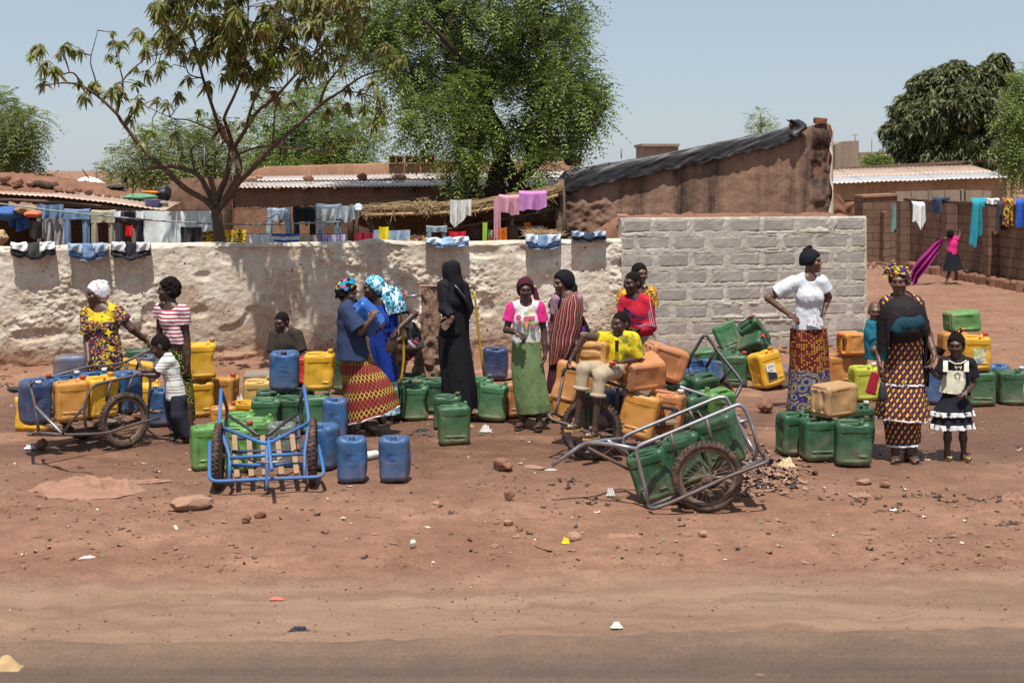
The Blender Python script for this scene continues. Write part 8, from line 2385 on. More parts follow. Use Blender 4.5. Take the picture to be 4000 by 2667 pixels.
# ---- 12 boy sitting on the middle cart
p = Person('boy in a yellow shirt and rolled khaki trousers sitting on the middle cart',2380,1781,-30,SKIN3,.74,conv=C4,d=12.45)
p.head(1028,556,-46,-2,k=.91).torso((1025,740),(985,880,.05),(938,672,.03),(1116,668,-.03))
p.arm((928,676,.02),(745,655,-.06),(650,820,-.10),(600,905,-.12),(.5,0,-.6),.5)
p.arm((1124,674,-.04),(1168,825,-.02),(1050,848,-.18),(985,862,-.22),(0,0,1),.7)
p.leg((930,900,.02),(742,905,-.32),(695,1310,-.34),-55).leg((1000,910,-.04),(868,955,-.36),(828,1375,-.40),-50)
p.body()
p.sandals(mplain('tan_sandal',(.42,.25,.09),.8),mplain('cream_strap',(.66,.52,.30),.7))
YSH = NT('yellow_camo_shirt');cc = YSH.co('Object');nz = YSH.noise(cc,11,4,.6)
YSH = YSH.fin(YSH.mix(YSH.ramp(nz,[(.48,0),(.60,.85)]),(.66,.52,.02),(.11,.12,.03)),.85,YSH.bump(YSH.noise(cc,14,3),.5,.02),.2)
p.top(YSH,880,(.45,.9),.018,neck=(.06,.03),sg=.020,hemr=.145,bottom=(1000,890,.04))
p.trousers(KHAKI_T,780,(.36,.36),.016,cuff=KHAKI_T)
p.hair(g=.0025,line=.035,rough=.002,freq=60)
p.collar(BLACKD,.066,.02)
p.sheet([[(985,685,-.110),(1015,685,-.118)],[(985,770,-.128),(1010,770,-.130)]],BLACKD,'placket',1,.002,6,8,.01)
mb = lathe([(0,0),(.022,0),(.034,.03),(.036,.032),(.030,.030),(.020,.006),(0,.006)],20);o = tag(link('cup',mb.mesh('cup'),PL['red'],None,Vector(p.P(965,880,-.26))),'small red plastic cup in the seated boy\'s hand','cup')
# ---- 15 woman in a white shirt
p = Person('woman in a white T-shirt and wax print skirt, hands on hips, before the block wall',3160,1606,30,SKIN2,1.0,conv=C6)
p.head(446,204,62,4,k=1.0).torso((425,420),(425,610),(335,335,-.02),(505,330,.02),bust=1.0)
p.arm((325,340,-.02),(165,438,-.02),(295,538,-.10),(345,570,-.12),(0,.5,-.8),.3)
p.arm((512,335,.02),(555,430,.06),(528,510,.0),(520,560,-.04),(-.6,0,0),.3)
p.leg((380,680),(375,900),(375,1130),20).leg((470,680),(470,900),(470,1130),30)
p.body();p.top(WHITE_T,648,(.70,.55),.018,hemr=.150,neck=(.072,.035),sg=.024)
p.loft([((308,632),(542,632)),((303,740),(552,740)),((303,860),(558,860)),((300,905),(560,905))],print_mat('red_yellow_dot_print',[(.46,.33,.03),(.17,.014,.016),(.40,.28,.03),(.10,.012,.02)],44,'UV',(1,1,.7),(.12,.012,.016),.16,.2),'skirt',.82,5,.02)
p.loft([((299,890),(561,890)),((297,1000),(560,1000)),((288,1090),(545,1090)),((282,1145),(540,1150))],circles_mat('blue_medallion_print',[(.012,.025,.15),(.45,.36,.05),(.012,.03,.16),(.22,.22,.22),(.10,.02,.03),(.012,.03,.16)],9.5),'skirt_lower',.82,5,.025)
p.sheet([[(490,660,-.125),(520,660,-.10),(546,660,-.04)],[(488,780,-.13),(525,780,-.105),(556,780,-.04)],[(486,895,-.135),(530,895,-.11),(562,895,-.04)]],circles_mat('blue_medallion_edge',[(.012,.025,.15),(.45,.36,.05),(.012,.03,.16),(.22,.22,.22),(.10,.02,.03),(.012,.03,.16)],11,'Object'),'skirt_overlap',1,.004)
p.wrap(mcloth('black_turban',(.010,.010,.014),.3),((0,-.035,.115,(.055,.05,.04)),(0,-.01,.155,(.028,.028,.022))),g=.018,line=.042,tilt=.50,back=-.03,wr=.010)
mb = MB();c_ = Vector(p.hp(.078,.0,-.055));mb.tube([c_,c_ - Vector((0,0,.03))],.0045,6);part('earring',mb,mplain('pale_bead',(.6,.55,.4),.4,.1,5,0),p.root)
deco_text('Sweetheart',445,430,.036,mplain('grey_print',(.40,.36,.40),.9,.1,9,0),.0,-.165)
p.sheet([[(415,565,-.165),(470,540,-.175),(515,570,-.12)],[(420,612,-.185),(470,618,-.195),(520,612,-.14)]],print_mat('grey_motif',[(.62,.62,.63),(.40,.40,.42),(.55,.42,.45),(.63,.63,.64)],40),'printed_motif',1,.003,12,6,.012)
# ---- 16 mother with shawl, 17 her baby
p = Person('mother in a yellow maroon petal print dress and black shawl, holding a red purse',3512,1797,-12,SKIN2,1.0,conv=C6,build=1.04)
p.head(1012,332,-24,-2,k=.99).torso((1030,560),(1040,790),(935,470,.0),(1120,468,-.02),bust=1.05,belly=.02)
p.arm((925,475,.02),(868,680,.04),(884,850,-.12),(886,935,-.14),(1,0,0),.7)
p.arm((1128,475,-.02),(1200,680,.02),(1238,805,-.10),(1212,885,-.12),(-1,0,0),.6)
p.leg((1000,850),(995,1150),(985,1425),-10).leg((1080,850),(1075,1150),(1075,1425),15)
p.body();p.sandals()
p.top(PETAL_O,760,(.15,.15),.018,neck=(.09,.03),sg=.005,name='bodice')
p.loft([((935,680),(1158,680)),((925,780),(1162,780)),((916,880),(1165,880)),((905,985),(1176,985))],PETAL,'peplum',.82,9,.035)
p.loft([((905,980),(1176,980)),((903,992),(1178,992))],WHITE_C,'peplum_trim',.83,9,.035,nv=4)
p.loft([((918,950),(1160,950)),((880,1060),(1185,1060)),((855,1150),(1200,1150)),((850,1200),(1208,1215))],PETAL,'overskirt',.82,7,.03)
p.loft([((850,1196),(1208,1211)),((849,1206),(1209,1221))],WHITE_C,'overskirt_trim',.83,7,.03,nv=4)
p.loft([((900,1150),(1160,1150)),((915,1250),(1150,1250)),((932,1385),(1150,1372))],PETAL,'underskirt',.7,6,.025)
p.loft([((931,1380),(1151,1367)),((930,1390),(1152,1377))],WHITE_C,'hem_trim',.83,6,.025,nv=4)
SHEER = NT('sheer_black_shawl');cc = SHEER.co('Object');nz = SHEER.noise(cc,60,3,.6)
SHEER = SHEER.fin(SHEER.mix(SHEER.ramp(nz,[(.60,0),(.72,.6)]),(.013,.009,.011),(.10,.06,.06)),.8,SHEER.bump(SHEER.noise(SHEER.co('Object',(1,1,1.3)),14,3,.5,.8),.45,.02),.25)
p.loft([((988,410),(1066,410)),((958,428),(1096,428)),((918,452),(1138,454)),((884,492),(1172,494)),((864,580),(1192,578)),((868,655),(1196,645)),((898,725),(1145,700))],SHEER,'shawl',.95,5,.022,dy=-.01,top_amp=.6)
p.sheet([[(865,560,-.06),(905,560,-.16),(950,570,-.21)],[(868,660,-.08),(910,660,-.17),(955,650,-.22)],[(870,790,-.10),(920,770,-.18),(950,740,-.21)]],SHEER,'shawl_end',2,.015)
p.sheet([[(1165,560,-.08),(1205,580,.0)],[(1175,760,-.08),(1215,760,.02)],[(1168,1000,-.10),(1200,1010,.0)]],SHEER,'shawl_fringe',2,.02)
p.sheet([[(1190,730,.08),(1240,740,.1),(1310,770,.12)],[(1200,780,.08),(1250,800,.1),(1290,810,.12)]],SHEER,'shawl_corner',1,.02)
def knot(f):
 f.ell(p.P(1062,612,-.185),(.115,.05,.078),k=.02);f.ell(p.P(1000,645,-.175),(.07,.05,.045),k=.04);f.ell(p.P(1130,585,-.165),(.06,.05,.055),k=.04)
p.shell('carrying_cloth',TEALB,knot,wr=.010,sc_=16)
p.wrap(print_mat('petal_headwrap',[(.62,.44,.02),(.02,.025,.09),(.20,.02,.04),(.02,.025,.09),(.60,.40,.02)],40,'Object',(1,1,1.6),(.015,.02,.06),.05),((-.05,-.04,.09,(.07,.05,.045)),(.03,-.05,.10,(.05,.05,.035))),g=.018,line=.045,tilt=.45,back=-.02,wr=.010)
p.sheet([[(905,300,-.02),(925,240,-.03),(975,205,-.03)],[(925,302,-.03),(945,262,-.05),(1000,225,-.04)]],print_mat('petal_headwrap',[]),'wrap_flare',1,.01)
mb = MB();c_ = Vector(p.P(842,985,-.16));mb.box(c_,(.085,.05,.19),(0,math.radians(14),0),top=.8)
o = single('purse',mb,print_mat('red_purse',[(.30,.01,.03),(.22,.01,.02),(.33,.02,.04)],120),c_,'small red purse in the mother\'s hand','purse',None,False);m_ = o.modifiers.new('b','BEVEL');m_.width = .012;m_.segments = 2
mb = MB();c_ = Vector(p.P(905,1040,-.17))
mb.grid(lambda u,v: c_ + Vector((.045*math.cos(u*6.283)*math.sin(v*3.14)**.7*(.4 + .8*v),.04*math.sin(u*6.283)*math.sin(v*3.14)**.7*(.4 + .8*v),.085*math.cos(v*3.14))),18,14,True)
mb.tube([c_ + Vector((0,0,.08)),Vector(p.P(890,935,-.15))],.008,6)
single('plastic_bag',mb,SHEET,c_,'small knotted black plastic bag hanging from the mother\'s hand','bag')
pb = Person('baby with a teal wrap on the mother\'s back, looking over her arm',3420,1797,-10,SKIN2,.55,conv=C6,d=12.30,z=.75)
pb.head(856,522,-8,-6,k=.74).torso((862,650),(868,740),(836,612),(892,612))
pb.arm((836,618),(832,680,-.02),(850,715,-.06),(868,728,-.06),(0,0,1),.5).arm((892,618),(910,680,.02),(900,720,.02),(890,740,.02),(0,0,1),.5)
pb.leg((858,745),(850,770,-.06),(868,795,.02),0).leg((880,745),(895,770,.02),(900,795,.05),0)
pb.body(h=.006);pb.top(mcloth('teal_romper',(.016,.135,.19),.25),830,(1.9,1.5),.026,neck=(.05,.02),sg=.02,hemr=.15)
# ---- 18 little girl
p = Person('little girl in a black and cream frilled dress holding the mother\'s hand',3742,1796,-12,SKIN3,.68,conv=C6,build=.95)
p.head(1378,742,-26,-4,k=.90).torso((1382,930),(1385,1060),(1308,852,.0),(1462,855,-.01))
p.arm((1300,858),(1268,945,.0),(1238,925,-.06),(1215,900,-.08),(0,-1,0),.8)
p.arm((1470,860),(1495,985,.0),(1445,1040,-.12),(1410,1062,-.14),(0,.3,-1),.4)
p.leg((1340,1090),(1325,1270),(1320,1435),5).leg((1410,1090),(1420,1270),(1428,1440),15)
p.body(h=.006);p.sandals(mplain('tan_thong',(.25,.14,.07),.8),mplain('yellow_strap',(.70,.55,.03),.6))
p.top(BLACKD,1060,(.72,.72),.016,neck=(.06,.02),sg=.018,name='black_bodice')
p.loft([((1300,900),(1452,900)),((1296,930),(1455,930)),((1285,980),(1452,975)),((1272,1040),(1440,1055))],CREAM,'cream_top',.78,6,.03,top_amp=.5)
for sx in (1310,1445): p.sheet([[(sx - 14,835,-.04),(sx + 14,835,-.04)],[(sx - 14,870,-.085),(sx + 14,870,-.085)],[(sx - 16,910,-.10),(sx + 16,910,-.10)]],CREAM,'shoulder_strap',1,.002,6,8,.01)
mb = MB();mb.tube([Vector(p.P(*q)) for q in ((1330,838,-.06),(1370,860,-.085),(1410,858,-.085),(1445,838,-.06))],.006,6);part('neck_trim',mb,CREAM,p.root)
mb = MB();c_ = Vector(p.P(1390,885,-.10))
for sg in (-1,1): mb.tube([c_,c_ + Vector((sg*.025,-.01,.012)),c_ + Vector((sg*.012,-.012,-.025))],.006,6)
part('bow',mb,CREAM,p.root)
p.loft([((1300,1035),(1440,1045)),((1280,1090),(1455,1090)),((1250,1140),(1475,1135)),((1226,1178),(1487,1172))],BLACKD,'skirt_tier',.75,9,.03)
p.loft([((1224,1166),(1488,1160)),((1220,1194),(1491,1186))],WHITE_C,'frill',.76,14,.05,nv=8,top_amp=.6)
p.loft([((1262,1150),(1455,1150)),((1236,1210),(1476,1210)),((1222,1258),(1488,1252))],BLACKD,'skirt_tier',.75,9,.03)
p.loft([((1220,1248),(1489,1242)),((1216,1278),(1492,1270))],WHITE_C,'frill',.76,14,.05,nv=8,top_amp=.6)
p.hair(g=.008,line=.042,rough=.008,freq=45)
mb = MB()
for q in range(9):
 a = q*.7;b0 = Vector(p.hp(.03*math.cos(a),-.02 + .03*math.sin(a),.11));mb.tube([b0,b0 + Vector((.03*math.cos(a),.01,.03)),b0 + Vector((.06*math.cos(a + .5),.0,.028 + .015*math.sin(q*2)))],.005,5)
part('braids',mb,HAIR,p.root)['kind'] = 'stuff'
# ---- 19 girl in the alley
p = Person('girl in a pink top and black skirt down the alley, stretching out a magenta cloth',3715,1109,140,SKIN2,.74,conv=CA)
p.head(846,1182,150,0,k=.90).torso((860,1245),(855,1310),(840,1212),(890,1212))
p.arm((842,1214),(820,1208,.02),(800,1207,.04),(792,1206,.04),(0,-1,0),.6)
p.arm((890,1212),(905,1190,.02),(908,1165,.04),(904,1150,.04),(0,-1,0),.3)
p.leg((845,1330),(838,1420),(818,1490,-.05),-120).leg((868,1330),(880,1410,.05),(888,1462,.35),-120)
p.body(h=.008);p.top(PINKS,1308,(.2,.2),.014,neck=(.06,.0),name='top')
p.loft([((826,1292),(892,1292)),((815,1340),(905,1340)),((806,1385),(918,1380)),((798,1418),(930,1405))],BLACKD,'skirt',.8,6,.04)
p.hair(g=.010,line=.06,rough=.008)
MAG = mcloth('magenta_cloth',(.24,.02,.14),.25)
mb = MB()
def magf(u,v):
 a = [(800,1200),(745,1225),(690,1290),(640,1340),(600,1400),(582,1470)];b = [(803,1214),(770,1290),(735,1345),(690,1410),(640,1470),(625,1525)]
 t_ = v*5;i = min(int(t_),4);f_ = t_ - i
 ax_,ay_ = (a[i][0]*(1-f_) + a[i+1][0]*f_,a[i][1]*(1-f_) + a[i+1][1]*f_);bx_,by_ = (b[i][0]*(1-f_) + b[i+1][0]*f_,b[i][1]*(1-f_) + b[i+1][1]*f_)
 return Vector(p.P(ax_ + (bx_-ax_)*u,ay_ + (by_-ay_)*u,-.05 + .06*math.sin(u*15 + v*3)*(.3 + v) - .3*v + .05*math.sin(v*9)))
mb.grid(magf,30,30);single('magenta_cloth',mb,MAG,p.P(700,1330),'long magenta cloth blowing from the girl\'s hand in the alley','cloth')
# ================================================================ THINGS ON THE GROUND
# mud pillar of the standpipe, taps and hoses
r_ = thing('standpipe',gp(1680,1590),'weathered mud pillar of the public tap with pipes on both sides','standpipe')
mb = MB()
PD = 15.1
def pillar(u,v):
 a = u*2*math.pi
 y = 1118 + (1500-1118)*v
 hw = np.interp(y,[1118,1300,1330,1400,1500],[41,42,52,62,66])*PD/F
 xc = np.interp(y,[1118,1300,1330,1500],[1680,1684,1672,1676])
 c = pt(xc,y,PD + .1)
 k = 1/max(abs(math.cos(a)),abs(math.sin(a)))**.75
 n = .035*float(fbm(math.cos(a)*1.6,v*5,math.sin(a)*1.6,3)) + (.055*float(fbm(math.cos(a)*3,v*13,math.sin(a)*3,4)) if y > 1310 else .022*float(fbm(math.cos(a)*5,v*16,math.sin(a)*5,3)))
 return c + Vector((math.cos(a)*(hw*k*.86 + n),math.sin(a)*(.13*k + n),0))
mb.grid(pillar,60,70,True)
c0 = pt(1680,1112,PD + .1);mb.grid(lambda u,v: c0 + Vector(((.118*v)*math.cos(u*6.283)/max(abs(math.cos(u*6.283)),abs(math.sin(u*6.283)))**.75,(.13*v)*math.sin(u*6.283)/max(abs(math.cos(u*6.283)),abs(math.sin(u*6.283)))**.75,-.008*v)),40,4,True)
part('pillar',mb,mud_mat('pillar_mud',(.27,.165,.115),.3,.35,.9),r_)
mb = MB();mb.tube([pt(1640,1152,PD),pt(1585,1160,PD)],.013,8);part('tap_pipe',mb,CHROME,r_);mb = MB();mb.tube([pt(1582,1152,PD),pt(1570,1150,PD)],.02,8);part('tap_handle',mb,PL['red'],r_)
mb = MB();mb.tube([pt(1720,1124,PD),pt(1800,1124,PD),pt(1850,1124,PD - .02),pt(1854,1140,PD - .02)],.013,8);part('tap_pipe',mb,DARKTUBE,r_)
HOSE = mplain('yellow_hose',(.42,.26,.02),.5,.25,9,.1,60,dust=.3)
mb = MB();mb.tube(smooth_pts([pt(x,y,PD - .04) for x,y in ((1853,1136),(1858,1190),(1866,1270),(1878,1370),(1893,1475))]),.0135,8);single('hose',mb,HOSE,pt(1870,1475,PD),'yellow hose hanging from the tap right of the veiled woman','hose')
mb = MB();mb.tube(smooth_pts([pt(x,y,14.0) for x,y in ((1563,1215),(1574,1290),(1578,1400),(1572,1455),(1564,1500))]),.0135,8);single('hose',mb,HOSE,pt(1570,1500,14.0),'yellow hose hanging beside the royal blue dress','hose')
# concrete block, ledge and rubble
mb = MB();c_ = pt(1010,1462,15.2);mb.box(Vector((c_.x,15.2,.17)),(.30,.35,.34),(.03,.02,.1));o = single('concrete_block',mb,CONC,Vector((c_.x,15.2,0)),'grey concrete block behind the pale yellow jerrycan','block',None,False);m_ = o.modifiers.new('b','BEVEL');m_.width = .02;m_.segments = 2
stone(gp(1940,1490) + Vector((0,.15,0)),(.62,.40,.12),'flat red rock ledge under the dark blue jerrycan',STONE_TAN)
stone(gp(1785,1500) + Vector((0,.3,0)),(.36,.4,.42),'crumbling mud lump right of the tap pillar',STONE)
# stones, each where the photo shows one
for (x,y,w,dd_,h,lb,m) in [(745,1992,.34,.17,.115,'large squared brown stone below the blue cart',STONE_TAN),(963,2042,.085,.07,.075,'round dark stone left of its pair in the foreground',STONE),(1015,2020,.10,.07,.062,'brown stone right of its pair in the foreground',STONE),
 (1990,1950,.10,.08,.085,'dark lump of laterite in the middle of the earth',STONE),(1965,1838,.19,.14,.12,'big brown clod behind the middle of the clearing',STONE),(1703,1963,.11,.06,.02,'flat grey stone in the middle foreground',STONE_TAN),
 (1614,2135,.055,.045,.06,'small white stone in the foreground',STONE_PALE),(1985,2048,.075,.06,.045,'pink stone below the middle of the clearing',STONE_TAN),(2240,2115,.115,.08,.075,'grey brown stone with a yellow scrap beside it',STONE_TAN),(2745,2095,.07,.05,.05,'pale tan stone right of the front cart shadow',STONE_TAN),
 (2995,1610,.20,.15,.145,'dark clod between the tall cart and the green trio',STONE),(165,1752,.105,.08,.10,'brown clod under the left cart',STONE),(3458,1900,.10,.07,.05,'dark stone in the rubbish at the right',STONE),(3375,1890,.14,.06,.05,'curled brown scrap stone at the right',STONE_TAN),(2030,2070,.06,.05,.03,'dark pebble near the middle',STONE),
 (1930,2140,.05,.04,.04,'small grey pebble right of the white stone',STONE_TAN),(640,2160,.05,.04,.03,'dark pebble in the left foreground',STONE),(2120,2140,.20,.09,.03,'low reddish clod left of the yellow scrap',STONE),(1675,1640,.14,.10,.055,'flat brown rock between the green jerrycans',STONE_TAN),(1838,1672,.09,.07,.05,'brown rock right of the front green jerrycan',STONE_TAN),(2085,1825,.22,.12,.02,'flat slab of dry earth in the clearing',STONE_TAN),(1690,1985,.04,.03,.02,'grey chip near the flat stone',STONE_TAN),(3560,1765,.13,.1,.06,'clod in the wet earth behind the mother',STONE)]:
 stone(gp(x,y) - Vector((0,0,.008)),(w,dd_,h),lb,m,(x*7 % 31)/10)
# pebbles and grit, uncountable
def scatter(n,area,smin,smax,seed,keep=None):
 rs_ = np.random.RandomState(seed);ico = np.array([(0,0,1),(.9,0,.2),(.28,.85,.2),(-.72,.53,.25),(-.72,-.53,.2),(.28,-.85,.25),(0,0,-.6)],float)
 tri = np.array([(0,1,2),(0,2,3),(0,3,4),(0,4,5),(0,5,1),(6,2,1),(6,3,2),(6,4,3),(6,5,4),(6,1,5)])
 vs,fs = [],[]
 P_ = area(rs_,n);P_ = P_[fbm(P_[:,0]*1.1,P_[:,1]*1.6,seed,3) + rs_.normal(0,.25,len(P_)) > -.02];sz = smin*(smax/smin)**(rs_.rand(len(P_))**2.6)
 V_ = (ico[None]*rs_.uniform(.7,1.3,(len(P_),7,3)))*sz[:,None,None]*np.array([1,1,.65])
 a = rs_.uniform(0,6.28,len(P_));ca,sa = np.cos(a)[:,None],np.sin(a)[:,None]
 X_ = V_[:,:,0]*ca - V_[:,:,1]*sa;Y_ = V_[:,:,0]*sa + V_[:,:,1]*ca
 z0 = ground_height(P_[:,0],P_[:,1])
 W_ = np.stack([X_ + P_[:,0:1],Y_ + P_[:,1:2],V_[:,:,2] + z0[:,None]],-1).reshape(-1,3)
 F_ = (tri[None] + (np.arange(len(P_))*7)[:,None,None]).reshape(-1,3)
 return W_,F_
def fld_area(y0,y1):
 def f(rs_,n):
  y = rs_.uniform(y0,y1,n);d = HC*F/(y - HY);x = rs_.uniform(-150,4150,n)
  return np.stack([(x - CX)*d/F,d],1)
 return f
def pebble_mat():
 t = NT('grit');r = t.n('NewGeometry').outputs['Random Per Island']
 return t.fin(t.ramp(r,[(0,(.09,.050,.036)),(.40,(.18,.10,.066)),(.8,(.27,.155,.105)),(.975,(.33,.21,.15)),(1.0,(.58,.52,.44))]),.95,None,.15)
GRIT = pebble_mat()
for nm,n_,a_,s0,s1,sd in (('grit',16000,fld_area(1640,2230),.0025,.022,1),('grit',3000,fld_area(2200,2500),.0025,.012,2),('grit',3500,fld_area(1060,1640),.005,.04,3)):
 v,q = scatter(n_,a_,s0,s1,sd);o = link(nm,mk_mesh(nm,v,q,None,False),GRIT);tag(o,kind='stuff')
# rubble and litter strip at the wall foot
def foot_area(rs_,n):
 u = rs_.uniform(wallu(-200),wallu(3400),n);off = np.abs(rs_.normal(0,.16,n)) + .02
 return np.stack([W0.x + u*WD.x + off*WN.x,W0.y + u*WD.y + off*WN.y],1)
v,q = scatter(2200,foot_area,.008,.07,6);o = link('rubble',mk_mesh('rubble',v,q,None,False),GRIT);tag(o,kind='stuff')
def alley_area(rs_,n):
 x = rs_.uniform(3390,3560,n);y = rs_.uniform(995,1050,n);d = HC*F/(y - HY);return np.stack([(x - CX)*d/F,d],1)
v,q = scatter(500,alley_area,.02,.12,8);o = link('rubble',mk_mesh('rubble',v,q,None,False),GRIT);tag(o,kind='stuff')
# paper, leaf and plastic scraps
def scrap_mesh(n,seed,size,area,cols):
 rs_ = np.random.RandomState(seed);P_ = area(rs_,n);vs,fs = [],[]
 for i in range(n):
  s = size*rs_.uniform(.4,1.3);a = rs_.uniform(0,6.28);k = len(vs);z0 = float(ground_height(P_[i,0],P_[i,1])) + .004
  g = []
  for j in range(3):
   for m in range(3):
    x = (m-1)*s*rs_.uniform(.7,1.2);y = (j-1)*s*.55*rs_.uniform(.6,1.3);z = z0 + abs(rs_.normal(0,.28))*s*(.3 + (m != 1))
    g.append((P_[i,0] + x*math.cos(a) - y*math.sin(a),P_[i,1] + x*math.sin(a) + y*math.cos(a),z))
  vs += g;fs += [(k+j*3+m,k+j*3+m+1,k+(j+1)*3+m+1,k+(j+1)*3+m) for j in range(2) for m in range(2)]
 return np.array(vs),np.array(fs)
def scrap_mat(name,stops):
 t = NT(name);r = t.n('NewGeometry').outputs['Random Per Island'];return t.fin(t.ramp(r,stops,'CONSTANT'),.8,None,.25)
LIT = scrap_mat('litter_mix',[(0,(.30,.17,.11)),(.45,(.05,.04,.035)),(.62,(.24,.13,.085)),(.80,(.55,.45,.36)),(.92,(.66,.64,.62)),(.97,(.12,.22,.08))])
v,q = scrap_mesh(420,3,.022,fld_area(1560,2200),None);o = link('litter',mk_mesh('litter',v,q,None,False),LIT);tag(o,kind='stuff')
def rub_area(rs_,n):
 t_ = rs_.rand(n);x = 2950 + 150*rs_.normal(0,.55,n);y = 1850 + 60*rs_.normal(0,.62,n);y = np.clip(y,1740,1960);d = HC*F/(y - HY)
 return np.stack([(x - CX)*d/F,d],1)
RUB = scrap_mat('rubbish_mix',[(0,(.24,.135,.09)),(.46,(.040,.035,.034)),(.66,(.30,.18,.125)),(.88,(.10,.08,.07)),(.95,(.50,.40,.30)),(.985,(.5,.5,.52))])
vs_,qs_ = scrap_mesh(520,9,.038,rub_area,None)
cx0 = gp(2970,1855);dd0 = np.sqrt(((vs_[:,0]-cx0.x)/.5)**2 + ((vs_[:,1]-cx0.y)/.5)**2);vs_[:,2] += np.maximum(0,1 - dd0)*.055*np.random.RandomState(2).rand(len(vs_)//9).repeat(9)
o = link('rubbish_heap',mk_mesh('rubbish_heap',vs_,qs_,None,False),RUB);tag(o,'heap of torn paper and black plastic scraps behind the front cart','rubbish',None,'stuff')
def strip_area(rs_,n):
 c = np.array([(3600,1935),(3840,1955),(3960,2045),(3330,1955),(3480,1985),(2330,1960),(120,1525),(60,1510),(1640,1700),(2230,1890)])[rs_.randint(0,10,n)]
 x = c[:,0] + rs_.normal(0,55,n);y = c[:,1] + rs_.normal(0,9,n);d = HC*F/(y - HY);return np.stack([(x - CX)*d/F,d],1)
v,q = scrap_mesh(190,5,.024,strip_area,None);o = link('plastic_scraps',mk_mesh('plastic_scraps',v,q,None,False),scrap_mat('dark_scraps',[(0,(.055,.045,.04)),(.45,(.2,.12,.08)),(.85,(.09,.07,.06))]));tag(o,kind='stuff')
# single pieces of litter
def crumple(name,label,cat,x,y,w,dep_,h,mat,seed,rz=0.0):
 mb = MB();c = gp(x,y)
 def fn(u,v):
  xx = (u-.5)*w*(1 + .3*float(fbm(v*4,seed,0,2)));yy = (v-.5)*dep_*(1 + .3*float(fbm(u*4,seed,3,2)));e = 4*min(u,1-u)*1.0;e2 = 4*min(v,1-v)
  z = h*((1 - abs(float(fbm(u*5 + seed,v*5,5.0,3)))*2.4)*.9 + .25 + .4*float(fbm(u*11,v*11 + seed,1.0,2)))*min(1,e,e2) + .004
  q = Vector((xx*math.cos(rz) - yy*math.sin(rz),xx*math.sin(rz) + yy*math.cos(rz),z));return c + q
 mb.grid(fn,40,30);return single(name,mb,mat,c,label,cat)
WPAP = mplain('white_paper',(.52,.50,.48),.8,.06,9,0);BRT = mplain('brown_cloth_sheet',(.30,.165,.11),.95,.2,8,.5,60)
mb = MB();c_ = gp(360,1915)
def gsheet(u,v):
 a = u*2*math.pi;R_g = (1 + .30*float(fbm(math.cos(a)*2 + 5,math.sin(a)*2,2.0,3)) + .12*float(fbm(math.cos(a)*7,math.sin(a)*7,4.0,2)))*v
 x_,y_ = .43*R_g*math.cos(a),.33*R_g*math.sin(a)
 rd = 1 - abs(float(fbm(x_*5 + 3,y_*7,1.0,3)))*3.0
 return c_ + Vector((x_,y_,.012 + .085*max(0,rd)*(1 - v**4) + .018*float(fbm(x_*16,y_*16,6.0,2))*(1 - v**6) - .012*v**8))
mb.grid(gsheet,70,26,True)
single('ground_sheet',mb,BRT,c_,'brown crumpled cloth half buried in the dust at the left','cloth')
crumple('ground_sheet','thin brown strip trailing from the crumpled cloth','cloth',560,1885,.40,.08,.02,BRT,7,.25)
crumple('paper','crumpled white paper in front of the dented green jerrycan','paper',1897,1685,.11,.09,.05,WPAP,9)
crumple('paper','white paper scrap under the left cart','paper',118,1752,.10,.06,.03,mplain('bluish_paper',(.55,.58,.66),.8),11,.2)
crumple('paper','small white card lying in the left foreground','paper',340,2180,.10,.035,.012,WPAP,13,.4)
crumple('plastic_scrap','white and green plastic scrap at the edge of the road','plastic',2408,2450,.06,.045,.022,mplain('mint_plastic',(.62,.72,.62),.5),15)
crumple('paper','white paper left of the two blue jerrycans','paper',1305,1728,.10,.05,.02,WPAP,17)
crumple('plastic_scrap','dark crumpled plastic behind the front green jerrycan','plastic',1650,1690,.16,.05,.03,SHEET,19)
crumple('cardboard','torn brown cardboard lying in the right foreground','cardboard',2440,2100,.40,.10,.02,BRT,21,.12)
crumple('cardboard','flat tan cardboard right of the rubbish','cardboard',3360,1935,.17,.13,.02,BRT,23)
crumple('cardboard','pale cardboard piece on top of the rubbish','cardboard',3075,1822,.13,.11,.05,mplain('pale_card',(.55,.44,.26),.9),25)
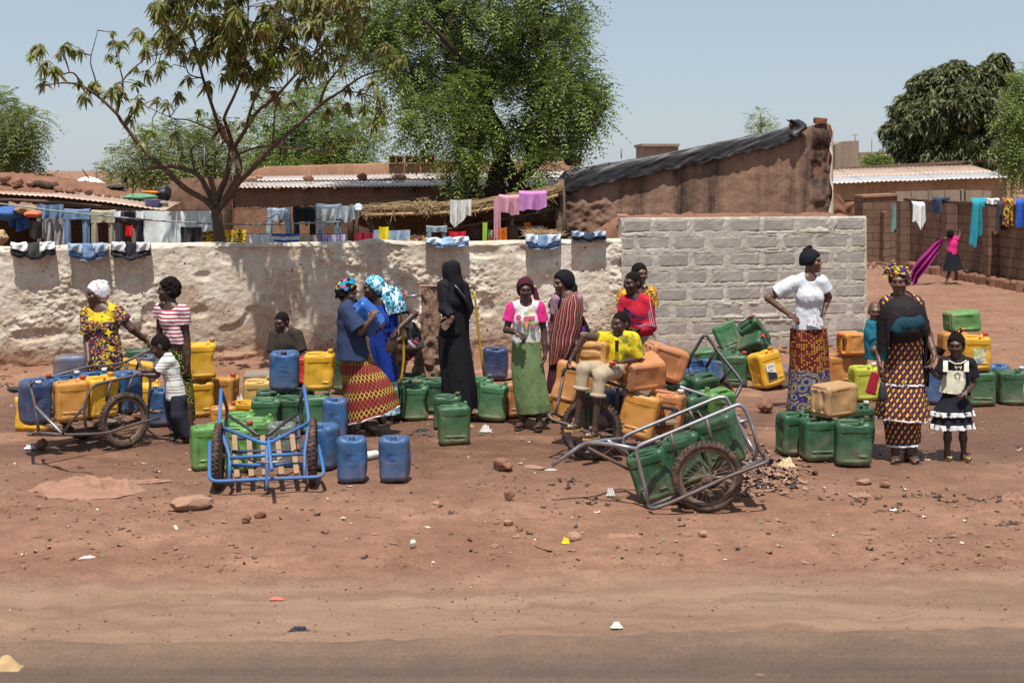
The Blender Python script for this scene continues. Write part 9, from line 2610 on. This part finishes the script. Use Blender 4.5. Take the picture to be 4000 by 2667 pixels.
crumple('paper','pinkish torn paper at the right edge','paper',3960,1950,.17,.12,.04,BRT,27)
crumple('plastic_scrap','clear plastic scrap left of the front cart','plastic',2385,1935,.06,.05,.05,WPAP,29)
crumple('paper','white stick like scrap near the cart shaft','paper',2152,1838,.09,.02,.012,WPAP,31,.1)
crumple('plastic_scrap','orange red scrap on the pale shoulder','plastic',1082,2342,.085,.03,.012,mplain('coral_plastic',(.6,.16,.1),.6),33)
crumple('plastic_scrap','yellow scrap beside the grey brown stone','plastic',2210,2122,.05,.035,.03,YEL_C,35)
crumple('rubber_scrap','black twisted scrap on the road edge','scrap',1170,2468,.11,.03,.025,SHEET,37)
crumple('plastic_scrap','clear plastic bag between the orange and pale yellow jerrycans','plastic',940,1620,.14,.1,.16,mplain('clear_film',(.5,.45,.4),.25),39)
lo = MB();c_ = gp(20,2628);lo.grid(lambda u,v: c_ + Vector(((u-.5)*.16,(v-.5)*.09,.05*math.sin(u*3.14)*math.sin(v*3.14)*(1 + .5*float(fbm(u*5,v*5,1,2))) + .024)),16,12);single('dry_husk',lo,mplain('dry_husk',(.42,.28,.14),.9),c_,'pale dry husk on the asphalt at the left edge','husk')
# white bottle between the blue cans
r_ = thing('bottle',gp(1450,1795),'white plastic bottle lying between the two blue jerrycans','bottle')
c_ = gp(1452,1792) + Vector((0,0,.036));ax_ = Vector((.75,.65,0)).normalized();mb = MB();mb.tube([c_ - ax_*.07,c_ - ax_*.065,c_ + ax_*.05,c_ + ax_*.075],[.02,.035,.035,.016],16);part('body',mb,PL['white'],r_);mb = MB();mb.tube([c_ + ax_*.075,c_ + ax_*.10],.017,12);part('cap',mb,PL['orange'],r_)
# loose shoes near the wall at the far left
stone(gp(60,1530),(.20,.09,.06),'dark old shoe lying in the rubble at the left',mplain('old_shoe',(.03,.025,.022),.7),.1,None,'shoe','shoe',.08)
stone(gp(190,1528),(.26,.10,.07),'brown dusty shoe in the rubble at the wall foot',mplain('brown_shoe',(.12,.085,.065),.8),-.15,None,'shoe','shoe',.08)
